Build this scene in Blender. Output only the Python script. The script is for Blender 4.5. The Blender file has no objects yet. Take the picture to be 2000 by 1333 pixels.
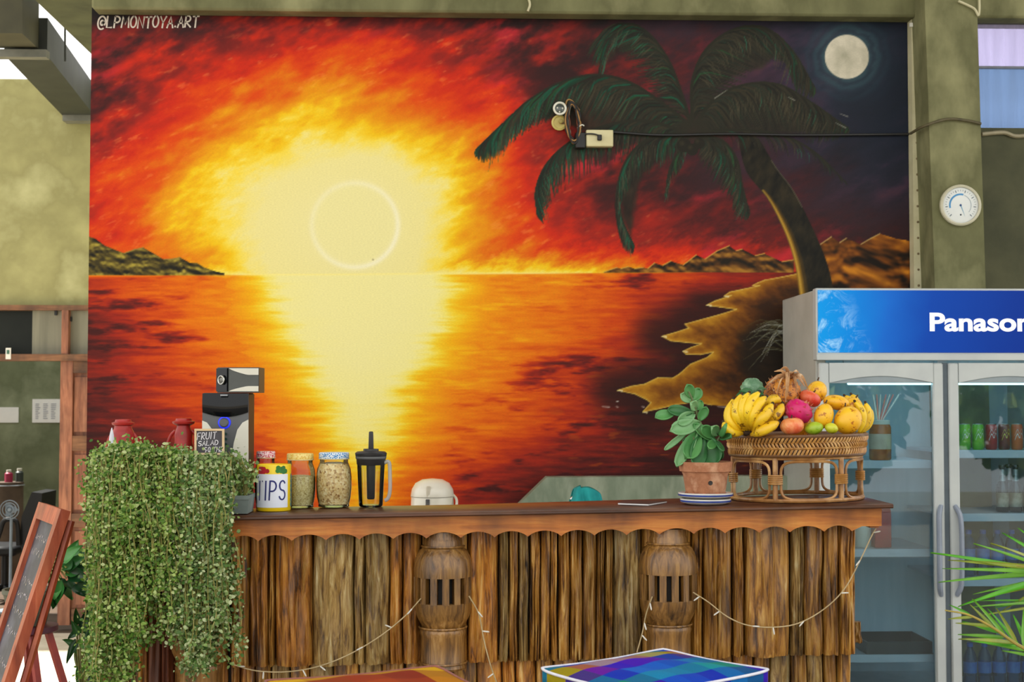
import bpy, math, random
import numpy as np
from mathutils import Vector, Matrix

# ------------------------------------------------------------------ camera
scene = bpy.context.scene
EYE = 1.42                       # eye height (m)
FPX = 2778.0                     # focal length in pixels of a 2000 x 1333 frame (50 mm)
YAW = math.radians(2.06)         # a touch to the right
PITCH = math.radians(2.34)       # a touch upwards
cam_d = bpy.data.cameras.new('camera')
cam_d.sensor_width = 36.0
cam_d.lens = 36.0 * FPX / 2000.0
cam_d.clip_end = 500
cam = bpy.data.objects.new('camera', cam_d)
scene.collection.objects.link(cam)
cam.location = (0, 0, EYE)
cam.rotation_euler = (math.pi / 2 + PITCH, 0, -YAW)
scene.camera = cam
cam_d.dof.use_dof = True
cam_d.dof.focus_distance = 4.45
cam_d.dof.aperture_fstop = 9.0

# ------------------------------------------------------------------ sky, sun, exposure
world = bpy.data.worlds.new('overcast_sky')
scene.world = world
world.use_nodes = True
_bg = world.node_tree.nodes['Background']
_bg.inputs['Color'].default_value = (1.0, 0.985, 0.955, 1)
_bg.inputs['Strength'].default_value = 1.0
sun_d = bpy.data.lights.new('sun', 'SUN')
sun_d.energy = 6.0
sun_d.angle = math.radians(1.5)
sun_d.color = (1.0, 0.95, 0.86)
sun = bpy.data.objects.new('sun', sun_d)
scene.collection.objects.link(sun)
_sd = Vector((0.94, -0.34, -1.73))     # the way the light travels: from the left, high
sun.rotation_euler = _sd.to_track_quat('-Z', 'Y').to_euler()
scene.view_settings.view_transform = 'Standard'
scene.view_settings.look = 'None'
scene.view_settings.gamma = 1.0
scene.view_settings.exposure = 0.85
scene.view_settings.use_curve_mapping = False

# ------------------------------------------------------------------ geometry helpers
random.seed(7)
RNG = np.random.default_rng(11)
_F = Vector((math.sin(YAW) * math.cos(PITCH), math.cos(YAW) * math.cos(PITCH), math.sin(PITCH)))
_R = Vector((math.cos(YAW), -math.sin(YAW), 0))
_U = _R.cross(_F)
COL = scene.collection


def P(px, py, Y):
    """the point of the vertical plane at distance Y that the photograph shows at (px, py)"""
    d = _F + _R * ((px - 1000.0) / FPX) + _U * ((666.5 - py) / FPX)
    t = Y / d.y
    return Vector((d.x * t, Y, EYE + d.z * t))


def PX(px, Y):
    return P(px, 780, Y).x


def PZ(py, Y, px=900):
    return P(px, py, Y).z


def to_px(x, y, z):
    """numpy: world to photograph coordinates (only used to lay out the wall painting once)"""
    v = (x, y, z - EYE)
    a = v[0] * _F.x + v[1] * _F.y + v[2] * _F.z
    b = v[0] * _R.x + v[1] * _R.y + v[2] * _R.z
    c = v[0] * _U.x + v[1] * _U.y + v[2] * _U.z
    return 1000 + FPX * b / a, 666.5 - FPX * c / a


def lin(c):
    """sRGB 0-255 -> linear rgba"""
    o = []
    for v in c[:3]:
        v = v / 255.0
        o.append(v / 12.92 if v <= 0.04045 else ((v + 0.055) / 1.055) ** 2.4)
    return (o[0], o[1], o[2], 1.0)


class MB:
    """collects shapes in world space"""
    def __init__(s):
        s.v = []
        s.f = []

    def add(s, verts, faces):
        n = len(s.v)
        s.v += [tuple(p) for p in verts]
        s.f += [tuple(i + n for i in f) for f in faces]
        return s

    def box(s, lo, hi, bev=0.0):
        x0, y0, z0 = lo
        x1, y1, z1 = hi
        if bev <= 0:
            vs = [(x0, y0, z0), (x1, y0, z0), (x1, y1, z0), (x0, y1, z0), (x0, y0, z1), (x1, y0, z1), (x1, y1, z1), (x0, y1, z1)]
            return s.add(vs, [(0, 3, 2, 1), (4, 5, 6, 7), (0, 1, 5, 4), (1, 2, 6, 5), (2, 3, 7, 6), (3, 0, 4, 7)])
        b = min(bev, (x1 - x0) / 2.01, (y1 - y0) / 2.01, (z1 - z0) / 2.01)
        poly = lambda k: [(x0 + b, y0 + k), (x1 - b, y0 + k), (x1 - k, y0 + b), (x1 - k, y1 - b), (x1 - b, y1 - k), (x0 + b, y1 - k), (x0 + k, y1 - b), (x0 + k, y0 + b)]
        rings = [(z0, b), (z0 + b, 0), (z1 - b, 0), (z1, b)]
        vs = []
        for z, k in rings:
            if k:
                vs += [(x, y, z) for x, y in [(x0 + b, y0 + b), (x1 - b, y0 + b), (x1 - b, y0 + b), (x1 - b, y1 - b), (x1 - b, y1 - b), (x0 + b, y1 - b), (x0 + b, y1 - b), (x0 + b, y0 + b)]]
            else:
                vs += [(x, y, z) for x, y in poly(0)]
        fs = [tuple(range(7, -1, -1)), tuple(range(24, 32))]
        for r in range(3):
            for i in range(8):
                j = (i + 1) % 8
                fs.append((r * 8 + i, r * 8 + j, r * 8 + 8 + j, r * 8 + 8 + i))
        return s.add(vs, fs)

    def quadbox(s, quad, dy):
        """a slab: four corner points (counter-clockwise from the front) pushed back by dy along +Y"""
        q = [Vector(p) for p in quad]
        b = [p + Vector((0, dy, 0)) for p in q]
        return s.add(q + b, [(0, 1, 2, 3), (7, 6, 5, 4), (0, 4, 5, 1), (1, 5, 6, 2), (2, 6, 7, 3), (3, 7, 4, 0)])

    def prism(s, pts, off):
        """polygon of points extruded by vector off"""
        q = [Vector(p) for p in pts]
        o = Vector(off)
        n = len(q)
        fs = [tuple(range(n)), tuple(range(2 * n - 1, n - 1, -1))]
        for i in range(n):
            j = (i + 1) % n
            fs.append((i, i + n, j + n, j))
        return s.add(q + [p + o for p in q], fs)

    def lathe(s, prof, c, seg=32, axis='z', cap=True, squash=1.0):
        """prof: (radius, height) from bottom to top around c"""
        c = Vector(c)
        vs = []
        for r, h in prof:
            for i in range(seg):
                a = 2 * math.pi * i / seg
                p = (r * math.cos(a), r * math.sin(a) * squash, h)
                if axis == 'y':
                    p = (p[0], -p[2], p[1])
                elif axis == 'x':
                    p = (p[2], p[0], p[1])
                vs.append(c + Vector(p))
        fs = []
        for k in range(len(prof) - 1):
            for i in range(seg):
                j = (i + 1) % seg
                fs.append((k * seg + i, k * seg + j, (k + 1) * seg + j, (k + 1) * seg + i))
        if cap:
            fs.append(tuple(range(seg - 1, -1, -1)))
            fs.append(tuple(range((len(prof) - 1) * seg, len(prof) * seg)))
        return s.add(vs, fs)

    def tube(s, pts, rad, seg=8, closed=False, flat=1.0):
        pts = [Vector(p) for p in pts]
        n = len(pts)
        if not hasattr(rad, '__len__'):
            rad = [rad] * n
        vs = []
        ref = None
        for i, p in enumerate(pts):
            if closed:
                t = pts[(i + 1) % n] - pts[i - 1]
            else:
                t = pts[min(i + 1, n - 1)] - pts[max(i - 1, 0)]
            if t.length < 1e-9:
                t = Vector((0, 0, 1))
            t.normalize()
            if ref is None:
                ref = t.orthogonal().normalized() if abs(t.y) > 0.9 else t.cross(Vector((0, 1, 0))).normalized()
            u = (ref - t * ref.dot(t))
            if u.length < 1e-6:
                u = t.orthogonal()
            u.normalize()
            ref = u
            w = t.cross(u)
            for k in range(seg):
                a = 2 * math.pi * k / seg
                vs.append(p + u * (rad[i] * math.cos(a)) + w * (rad[i] * flat * math.sin(a)))
        fs = []
        m = n if closed else n - 1
        for i in range(m):
            a0 = i * seg
            b0 = ((i + 1) % n) * seg
            for k in range(seg):
                l = (k + 1) % seg
                fs.append((a0 + k, a0 + l, b0 + l, b0 + k))
        if not closed:
            fs.append(tuple(range(seg - 1, -1, -1)))
            fs.append(tuple(range((n - 1) * seg, n * seg)))
        return s.add(vs, fs)

    def ring(s, c, R, r, seg=48, sub=8, z=0.0, ry=None):
        c = Vector(c)
        ry = R if ry is None else ry
        return s.tube([c + Vector((R * math.cos(2 * math.pi * i / seg), ry * math.sin(2 * math.pi * i / seg), z)) for i in range(seg)], r, sub, closed=True)

    def ball(s, c, r, seg=20, rings=12, fn=None):
        """ellipsoid; r a number or triple; fn(unit vector)->radius factor"""
        c = Vector(c)
        rx, ry, rz = (r, r, r) if not hasattr(r, '__len__') else r
        vs = []
        for k in range(rings + 1):
            th = math.pi * k / rings
            for i in range(seg):
                a = 2 * math.pi * i / seg
                n = Vector((math.sin(th) * math.cos(a), math.sin(th) * math.sin(a), math.cos(th)))
                f = fn(n) if fn else 1.0
                vs.append(c + Vector((n.x * rx * f, n.y * ry * f, n.z * rz * f)))
        fs = []
        for k in range(rings):
            for i in range(seg):
                j = (i + 1) % seg
                if k == 0:
                    fs.append((i, (k + 1) * seg + i, (k + 1) * seg + j))
                elif k == rings - 1:
                    fs.append((k * seg + i, (k + 1) * seg + i, k * seg + j))
                else:
                    fs.append((k * seg + i, (k + 1) * seg + i, (k + 1) * seg + j, k * seg + j))
        return s.add(vs, fs)

    def grid(s, fn, nu, nv, closed_u=False):
        """fn(u,v)->point, u,v in 0..1"""
        vs = [fn(i / nu, j / nv) for j in range(nv + 1) for i in range(nu + 1)]
        fs = []
        for j in range(nv):
            for i in range(nu):
                a = j * (nu + 1) + i
                fs.append((a, a + 1, a + nu + 2, a + nu + 1))
        return s.add(vs, fs)

    def xform(s, M):
        s.v = [tuple(M @ Vector(p)) for p in s.v]
        return s


def root_loc(o):
    l = Vector((0, 0, 0))
    while o is not None:
        l = l + Vector(o.location)
        o = o.parent
    return l


def clean(me):
    """drop the unused vertices a ball's poles leave and recompute normals"""
    import bmesh
    bm = bmesh.new()
    bm.from_mesh(me)
    bmesh.ops.remove_doubles(bm, verts=bm.verts, dist=1e-6)
    bmesh.ops.recalc_face_normals(bm, faces=bm.faces)
    bm.to_mesh(me)
    bm.free()


def obj(name, mb, mat, parent=None, smooth=True, fix=True, auto=40):
    """one mesh object from a builder in world space; a top-level one gets its origin at its base"""
    if parent is not None:
        o0 = root_loc(parent)
    else:
        a = np.array(mb.v)
        lo, hi = a.min(0), a.max(0)
        o0 = Vector(((lo[0] + hi[0]) / 2, (lo[1] + hi[1]) / 2, lo[2]))
    me = bpy.data.meshes.new(name)
    me.from_pydata([(p[0] - o0.x, p[1] - o0.y, p[2] - o0.z) for p in mb.v], [], mb.f)
    if fix:
        clean(me)
    if smooth:
        me.shade_smooth()
        if auto:
            try:
                me.set_sharp_from_angle(angle=math.radians(auto))
            except Exception:
                pass
    me.materials.append(mat)
    o = bpy.data.objects.new(name, me)
    COL.objects.link(o)
    if parent is not None:
        o.parent = parent
    else:
        o.location = o0
    return o


def thing(name, label, cat, loc, group=None):
    o = bpy.data.objects.new(name, None)
    o.empty_display_size = 0.05
    COL.objects.link(o)
    o.location = loc
    o['label'] = label
    o['category'] = cat
    if group:
        o['group'] = group
    return o


def tag(o, label, cat, group=None):
    o['label'] = label
    o['category'] = cat
    if group:
        o['group'] = group
    return o


def struct(name, mb, mat, parent=None, label=None, **kw):
    o = obj(name, mb, mat, parent, **kw)
    if parent is None:
        o['kind'] = 'structure'
        if label:
            o['label'] = label
    return o


def smoothstep(a, b, x):
    t = np.clip((x - a) / (b - a), 0, 1)
    return t * t * (3 - 2 * t)


def spline(pts, n):
    """Catmull-Rom through points (tuples of any length)"""
    p = [np.array(q, float) for q in pts]
    p = [2 * p[0] - p[1]] + p + [2 * p[-1] - p[-2]]
    out = []
    m = len(p) - 3
    for i in range(n + 1):
        t = i / n * m
        k = min(int(t), m - 1)
        u = t - k
        a, b, c, d = p[k], p[k + 1], p[k + 2], p[k + 3]
        out.append(0.5 * ((2 * b) + (-a + c) * u + (2 * a - 5 * b + 4 * c - d) * u * u + (-a + 3 * b - 3 * c + d) * u ** 3))
    return out


# ------------------------------------------------------------------ materials (all node based)
MATS = {}


def _new(name):
    m = bpy.data.materials.new(name)
    m.use_nodes = True
    nt = m.node_tree
    b = nt.nodes['Principled BSDF']
    return m, nt, b


def _noise(nt, scale, detail=4, stretch=(1, 1, 1), rough=0.55, coord='Object', dist=0.0):
    tc = nt.nodes.new('ShaderNodeTexCoord')
    mp = nt.nodes.new('ShaderNodeMapping')
    mp.inputs['Scale'].default_value = stretch
    nt.links.new(tc.outputs[coord], mp.inputs['Vector'])
    n = nt.nodes.new('ShaderNodeTexNoise')
    n.inputs['Scale'].default_value = scale
    n.inputs['Detail'].default_value = detail
    n.inputs['Roughness'].default_value = rough
    n.inputs['Distortion'].default_value = dist
    nt.links.new(mp.outputs['Vector'], n.inputs['Vector'])
    return n, mp


def _ramp(nt, fac, stops):
    r = nt.nodes.new('ShaderNodeValToRGB')
    el = r.color_ramp.elements
    while len(el) < len(stops):
        el.new(0.5)
    for e, (p, c) in zip(el, stops):
        e.position = p
        e.color = lin(c)
    nt.links.new(fac, r.inputs['Fac'])
    return r


def pmat(name, c1, c2=None, scale=12.0, rough=0.5, metal=0.0, bump=0.0, stretch=(1, 1, 1), detail=4, spec=0.5, lo=0.35, hi=0.65, coat=0.0, c3=None, bscale=None, sss=0.0, emit=None, trans=0.0):
    """procedural material: two or three colours mixed by noise, with a fine bump"""
    if name in MATS:
        return MATS[name]
    m, nt, b = _new(name)
    c2 = c2 or tuple(max(0, v * 0.88) for v in c1)
    n, mp = _noise(nt, scale, detail, stretch)
    stops = [(lo, c1), (hi, c2)] if c3 is None else [(lo, c1), ((lo + hi) / 2, c2), (hi, c3)]
    r = _ramp(nt, n.outputs['Fac'], stops)
    nt.links.new(r.outputs['Color'], b.inputs['Base Color'])
    b.inputs['Roughness'].default_value = rough
    b.inputs['Metallic'].default_value = metal
    b.inputs['Specular IOR Level'].default_value = spec
    b.inputs['Coat Weight'].default_value = coat
    b.inputs['Coat Roughness'].default_value = 0.15
    if sss:
        b.inputs['Subsurface Weight'].default_value = sss
        b.inputs['Subsurface Radius'].default_value = (0.01, 0.006, 0.003)
    if trans:
        b.inputs['Transmission Weight'].default_value = trans
    if emit:
        b.inputs['Emission Color'].default_value = lin(emit[0])
        b.inputs['Emission Strength'].default_value = emit[1]
    if bump:
        n2, _ = _noise(nt, bscale or scale * 3, 5, stretch)
        bp = nt.nodes.new('ShaderNodeBump')
        bp.inputs['Strength'].default_value = bump
        bp.inputs['Distance'].default_value = 0.01
        nt.links.new(n2.outputs['Fac'], bp.inputs['Height'])
        nt.links.new(bp.outputs['Normal'], b.inputs['Normal'])
    MATS[name] = m
    return m


def island_mat(name, stops, rough=0.5, spec=0.4, trans=0.25, coat=0.0):
    """leaves: each loose piece takes its own colour from the ramp; a little light passes through"""
    m, nt, b = _new(name)
    g = nt.nodes.new('ShaderNodeNewGeometry')
    r = _ramp(nt, g.outputs['Random Per Island'], stops)
    nt.links.new(r.outputs['Color'], b.inputs['Base Color'])
    b.inputs['Roughness'].default_value = rough
    b.inputs['Specular IOR Level'].default_value = spec
    b.inputs['Coat Weight'].default_value = coat
    if trans:
        t = nt.nodes.new('ShaderNodeBsdfTranslucent')
        nt.links.new(r.outputs['Color'], t.inputs['Color'])
        mx = nt.nodes.new('ShaderNodeMixShader')
        mx.inputs['Fac'].default_value = trans
        out = nt.nodes['Material Output']
        nt.links.new(b.outputs['BSDF'], mx.inputs[1])
        nt.links.new(t.outputs['BSDF'], mx.inputs[2])
        nt.links.new(mx.outputs['Shader'], out.inputs['Surface'])
    MATS[name] = m
    return m


def wood(name, stops, scale=9.0, stretch=(6, 6, 0.7), rough=0.42, bump=0.35, coat=0.15, vary=0.25, knots=0.0):
    """varnished timber: streaks along the grain; tone shifts from piece to piece"""
    m, nt, b = _new(name)
    n, mp = _noise(nt, scale, 6, stretch, 0.62, dist=0.6)
    inf = nt.nodes.new('ShaderNodeObjectInfo')
    ad = nt.nodes.new('ShaderNodeVectorMath')
    ad.operation = 'ADD'
    cb = nt.nodes.new('ShaderNodeCombineXYZ')
    ml = nt.nodes.new('ShaderNodeMath')
    ml.operation = 'MULTIPLY'
    ml.inputs[1].default_value = 37.0
    nt.links.new(inf.outputs['Random'], ml.inputs[0])
    for k in range(3):
        nt.links.new(ml.outputs[0], cb.inputs[k])
    nt.links.new(mp.outputs['Vector'], ad.inputs[0])
    nt.links.new(cb.outputs[0], ad.inputs[1])
    nt.links.new(ad.outputs[0], n.inputs['Vector'])
    r = _ramp(nt, n.outputs['Fac'], stops)
    hs = nt.nodes.new('ShaderNodeHueSaturation')
    mr = nt.nodes.new('ShaderNodeMapRange')
    mr.inputs['To Min'].default_value = 1 - vary
    mr.inputs['To Max'].default_value = 1 + vary
    nt.links.new(inf.outputs['Random'], mr.inputs['Value'])
    nt.links.new(mr.outputs[0], hs.inputs['Value'])
    nt.links.new(r.outputs['Color'], hs.inputs['Color'])
    # large soft stains with a shape of their own
    n3, _ = _noise(nt, 5.0, 3, (1.6, 1.6, 0.7))
    r3 = _ramp(nt, n3.outputs['Fac'], [(0.3, (150, 150, 150)), (0.62, (255, 255, 255))])
    mx = nt.nodes.new('ShaderNodeMix')
    mx.data_type = 'RGBA'
    mx.blend_type = 'MULTIPLY'
    mx.inputs['Factor'].default_value = 0.8
    nt.links.new(hs.outputs['Color'], mx.inputs['A'])
    nt.links.new(r3.outputs['Color'], mx.inputs['B'])
    nt.links.new(mx.outputs['Result'], b.inputs['Base Color'])
    b.inputs['Roughness'].default_value = rough
    b.inputs['Coat Weight'].default_value = coat
    b.inputs['Coat Roughness'].default_value = 0.2
    bp = nt.nodes.new('ShaderNodeBump')
    bp.inputs['Strength'].default_value = bump
    bp.inputs['Distance'].default_value = 0.012
    nt.links.new(n.outputs['Fac'], bp.inputs['Height'])
    nt.links.new(bp.outputs['Normal'], b.inputs['Normal'])
    MATS[name] = m
    return m


def thin_glass(name, tint=(245, 250, 248), gloss=0.9, rough=0.02, ior=1.45, haze=0.0, hazec=(220, 230, 235)):
    """a thin pane: clear straight through, mirror-like by Fresnel, optionally misted"""
    m, nt, b = _new(name)
    nt.nodes.remove(b)
    out = nt.nodes['Material Output']
    t = nt.nodes.new('ShaderNodeBsdfTransparent')
    t.inputs['Color'].default_value = lin(tint)
    g = nt.nodes.new('ShaderNodeBsdfGlossy')
    g.inputs['Roughness'].default_value = rough
    g.inputs['Color'].default_value = (gloss, gloss, gloss, 1)
    fr = nt.nodes.new('ShaderNodeFresnel')
    fr.inputs['IOR'].default_value = ior
    mx = nt.nodes.new('ShaderNodeMixShader')
    nt.links.new(fr.outputs[0], mx.inputs['Fac'])
    src = t.outputs[0]
    if haze:
        d = nt.nodes.new('ShaderNodeBsdfTranslucent')
        d.inputs['Color'].default_value = lin(hazec)
        d2 = nt.nodes.new('ShaderNodeBsdfDiffuse')
        d2.inputs['Color'].default_value = lin(hazec)
        m3 = nt.nodes.new('ShaderNodeMixShader')
        nt.links.new(d.outputs[0], m3.inputs[1])
        nt.links.new(d2.outputs[0], m3.inputs[2])
        n, _ = _noise(nt, 3.0, 4, (9, 9, 0.6))
        mr = nt.nodes.new('ShaderNodeMapRange')
        mr.inputs['To Min'].default_value = haze * 0.4
        mr.inputs['To Max'].default_value = haze * 1.6
        nt.links.new(n.outputs['Fac'], mr.inputs['Value'])
        m2 = nt.nodes.new('ShaderNodeMixShader')
        nt.links.new(mr.outputs[0], m2.inputs['Fac'])
        nt.links.new(t.outputs[0], m2.inputs[1])
        nt.links.new(m3.outputs[0], m2.inputs[2])
        src = m2.outputs[0]
    nt.links.new(src, mx.inputs[1])
    nt.links.new(g.outputs[0], mx.inputs[2])
    nt.links.new(mx.outputs[0], out.inputs['Surface'])
    MATS[name] = m
    return m


# ------------------------------------------------------------------ hand lettering: strokes in a unit box
def _arc(cx, cy, rx, ry, a0, a1, n=14):
    return [(cx + rx * math.cos(math.radians(a0 + (a1 - a0) * i / n)), cy + ry * math.sin(math.radians(a0 + (a1 - a0) * i / n))) for i in range(n + 1)]


GLYPH = {
    'A': [[(0, 0), (.5, 1), (1, 0)], [(.2, .38), (.8, .38)]],
    'B': [[(0, 0), (0, 1)], [(0, 1)] + _arc(.35, .77, .5, .23, 90, -90) + [(0, .54)], [(0, .54)] + _arc(.4, .27, .55, .27, 90, -90) + [(0, 0)]],
    'D': [[(0, 0), (0, 1)], [(0, 1)] + _arc(.25, .5, .7, .5, 90, -90) + [(0, 0)]],
    'F': [[(0, 0), (0, 1), (.9, 1)], [(0, .52), (.7, .52)]],
    'H': [[(0, 0), (0, 1)], [(1, 0), (1, 1)], [(0, .5), (1, .5)]],
    'I': [[(.5, 0), (.5, 1)]],
    'L': [[(0, 1), (0, 0), (.85, 0)]],
    'M': [[(0, 0), (.12, 1), (.5, .25), (.88, 1), (1, 0)]],
    'N': [[(0, 0), (.05, 1), (.95, 0), (1, 1)]],
    'O': [_arc(.5, .5, .5, .5, 90, 450, 22)],
    '0': [_arc(.5, .5, .42, .5, 90, 450, 22)],
    'P': [[(0, 0), (.05, 1)], [(.05, 1)] + _arc(.35, .73, .55, .27, 90, -90) + [(.03, .46)]],
    'R': [[(0, 0), (.03, 1)], [(.03, 1)] + _arc(.35, .74, .5, .26, 90, -90) + [(.03, .48), (.95, 0)]],
    'S': [_arc(.5, .75, .42, .25, 30, 270, 12) + _arc(.5, .25, .44, .25, 90, -160, 12)],
    'T': [[(0, .97), (1, 1)], [(.5, 0), (.5, 1)]],
    'U': [[(0, 1), (0, .4)] + _arc(.5, .35, .5, .35, 180, 360) + [(1, 1)]],
    'Y': [[(0, 1), (.5, .45), (1, 1)], [(.5, .45), (.45, 0)]],
    '9': [_arc(.45, .72, .42, .28, 0, 360, 18), [(.87, .75), (.8, .3), (.5, 0)]],
    '.': [[(.4, .0), (.6, .06)]],
    '@': [_arc(.52, .45, .2, .22, 0, 360, 14), [(.72, .62), (.74, .3), (.9, .25), (1.05, .45)] + _arc(.5, .45, .55, .58, 0, 300, 20)],
}


def lettering(mb, text, fn, h, w, gap, t, slant=0.0, jitter=0.0, seed=3):
    """ribbons along the strokes of text; fn(u, v) maps the flat page to the surface"""
    rn = random.Random(seed)
    u0 = 0.0
    for ch in text:
        if ch == ' ':
            u0 += w * 0.8
            continue
        ww = w * (0.25 if ch in '.' else 0.5 if ch == 'I' else 1.25 if ch in 'M@' else 1.0)
        dv = rn.uniform(-jitter, jitter) * h
        for st in GLYPH[ch]:
            pts = [(u0 + x * ww + slant * y * h, y * h + dv) for x, y in st]
            n = len(pts)
            vs = []
            for i, (u, v) in enumerate(pts):
                a = pts[max(i - 1, 0)]
                c = pts[min(i + 1, n - 1)]
                dx, dy = c[0] - a[0], c[1] - a[1]
                L = math.hypot(dx, dy) or 1
                nx, ny = -dy / L * t / 2, dx / L * t / 2
                ex = ey = 0
                if i == 0:
                    ex, ey = -dx / L * t / 3, -dy / L * t / 3
                if i == n - 1:
                    ex, ey = dx / L * t / 3, dy / L * t / 3
                vs.append(fn(u + nx + ex, v + ny + ey))
                vs.append(fn(u - nx + ex, v - ny + ey))
            mb.add(vs, [(2 * i, 2 * i + 1, 2 * i + 3, 2 * i + 2) for i in range(n - 1)])
        u0 += ww + gap
    return u0
# ================================================================== the painted wall
YW = 7.05                                   # distance of the painted wall
WX0, WX1 = P(173, 540, YW).x, P(1781, 540, YW).x
WZ1 = P(900, 22, YW).z
WZ0 = 0.80


def vnoise(x, y, seed):
    r = np.random.default_rng(seed)
    T = r.random((256, 256))
    xi = np.floor(x).astype(int)
    yi = np.floor(y).astype(int)
    fx = x - xi
    fy = y - yi
    fx = fx * fx * (3 - 2 * fx)
    fy = fy * fy * (3 - 2 * fy)
    a = T[yi % 256, xi % 256]
    b = T[yi % 256, (xi + 1) % 256]
    c = T[(yi + 1) % 256, xi % 256]
    d = T[(yi + 1) % 256, (xi + 1) % 256]
    return a + (b - a) * fx + (c - a) * fy + (a - b - c + d) * fx * fy


def fbm(x, y, seed, octv=5, g=0.55):
    s = 0
    w = 1.0
    tot = 0
    for o in range(octv):
        s = s + w * vnoise(x * 2 ** o + 17.3 * o, y * 2 ** o + 5.1 * o, seed + o)
        tot += w
        w *= g
    return s / tot * 2 - 1                    # about -1..1


def ramp(t, stops):
    xs = [s[0] for s in stops]
    return np.stack([np.interp(t, xs, [s[1][k] for s in stops]) for k in range(3)], -1)


class Canvas:
    def __init__(s, X, Y, C):
        s.X, s.Y, s.C = X, Y, C

    def window(s, x0, x1, y0, y1):
        # X rises along columns, Y falls along rows; both nearly regular
        cx = s.X[s.X.shape[0] // 2]
        cy = s.Y[:, s.Y.shape[1] // 2]
        i0 = max(np.searchsorted(cx, x0) - 3, 0)
        i1 = min(np.searchsorted(cx, x1) + 3, len(cx))
        j0 = max(np.searchsorted(-cy, -y1) - 8, 0)
        j1 = min(np.searchsorted(-cy, -y0) + 8, len(cy))
        return slice(j0, j1), slice(i0, i1)

    def blend(s, w, a, col):
        a = np.clip(a, 0, 1)[..., None]
        s.C[w] = s.C[w] * (1 - a) + np.asarray(col, float) * a

    def stroke(s, pts, wid, col, alpha=1.0, soft=1.2):
        """tapered brush stroke along pts"""
        pts = [np.array(p, float) for p in pts]
        if not hasattr(wid, '__len__'):
            wid = [wid] * len(pts)
        m = max(wid) + soft + 2
        xs = [p[0] for p in pts]
        ys = [p[1] for p in pts]
        w = s.window(min(xs) - m, max(xs) + m, min(ys) - m, max(ys) + m)
        X, Y = s.X[w], s.Y[w]
        if X.size == 0:
            return
        A = np.zeros_like(X)
        for i in range(len(pts) - 1):
            a, b = pts[i], pts[i + 1]
            d = b - a
            L = max(d @ d, 1e-6)
            t = np.clip(((X - a[0]) * d[0] + (Y - a[1]) * d[1]) / L, 0, 1)
            r = np.hypot(X - a[0] - t * d[0], Y - a[1] - t * d[1])
            hw = (wid[i] + (wid[i + 1] - wid[i]) * t) / 2
            A = np.maximum(A, np.clip((hw + soft / 2 - r) / soft, 0, 1))
        s.blend(w, A * alpha, col)

    def poly(s, pts, pad=30):
        """window, signed distance (positive inside) of a polygon"""
        pts = np.array(pts, float)
        w = s.window(pts[:, 0].min() - pad, pts[:, 0].max() + pad, pts[:, 1].min() - pad, pts[:, 1].max() + pad)
        X, Y = s.X[w], s.Y[w]
        ins = np.zeros(X.shape, bool)
        D = np.full(X.shape, 1e9)
        n = len(pts)
        for i in range(n):
            a, b = pts[i], pts[(i + 1) % n]
            d = b - a
            L = max(d @ d, 1e-9)
            t = np.clip(((X - a[0]) * d[0] + (Y - a[1]) * d[1]) / L, 0, 1)
            D = np.minimum(D, (X - a[0] - t * d[0]) ** 2 + (Y - a[1] - t * d[1]) ** 2)
            c = (a[1] > Y) != (b[1] > Y)
            xi = a[0] + (Y - a[1]) * d[0] / (d[1] if abs(d[1]) > 1e-9 else 1e-9)
            ins ^= c & (X < xi)
        D = np.sqrt(D)
        return w, X, Y, np.where(ins, D, -D)


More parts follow.
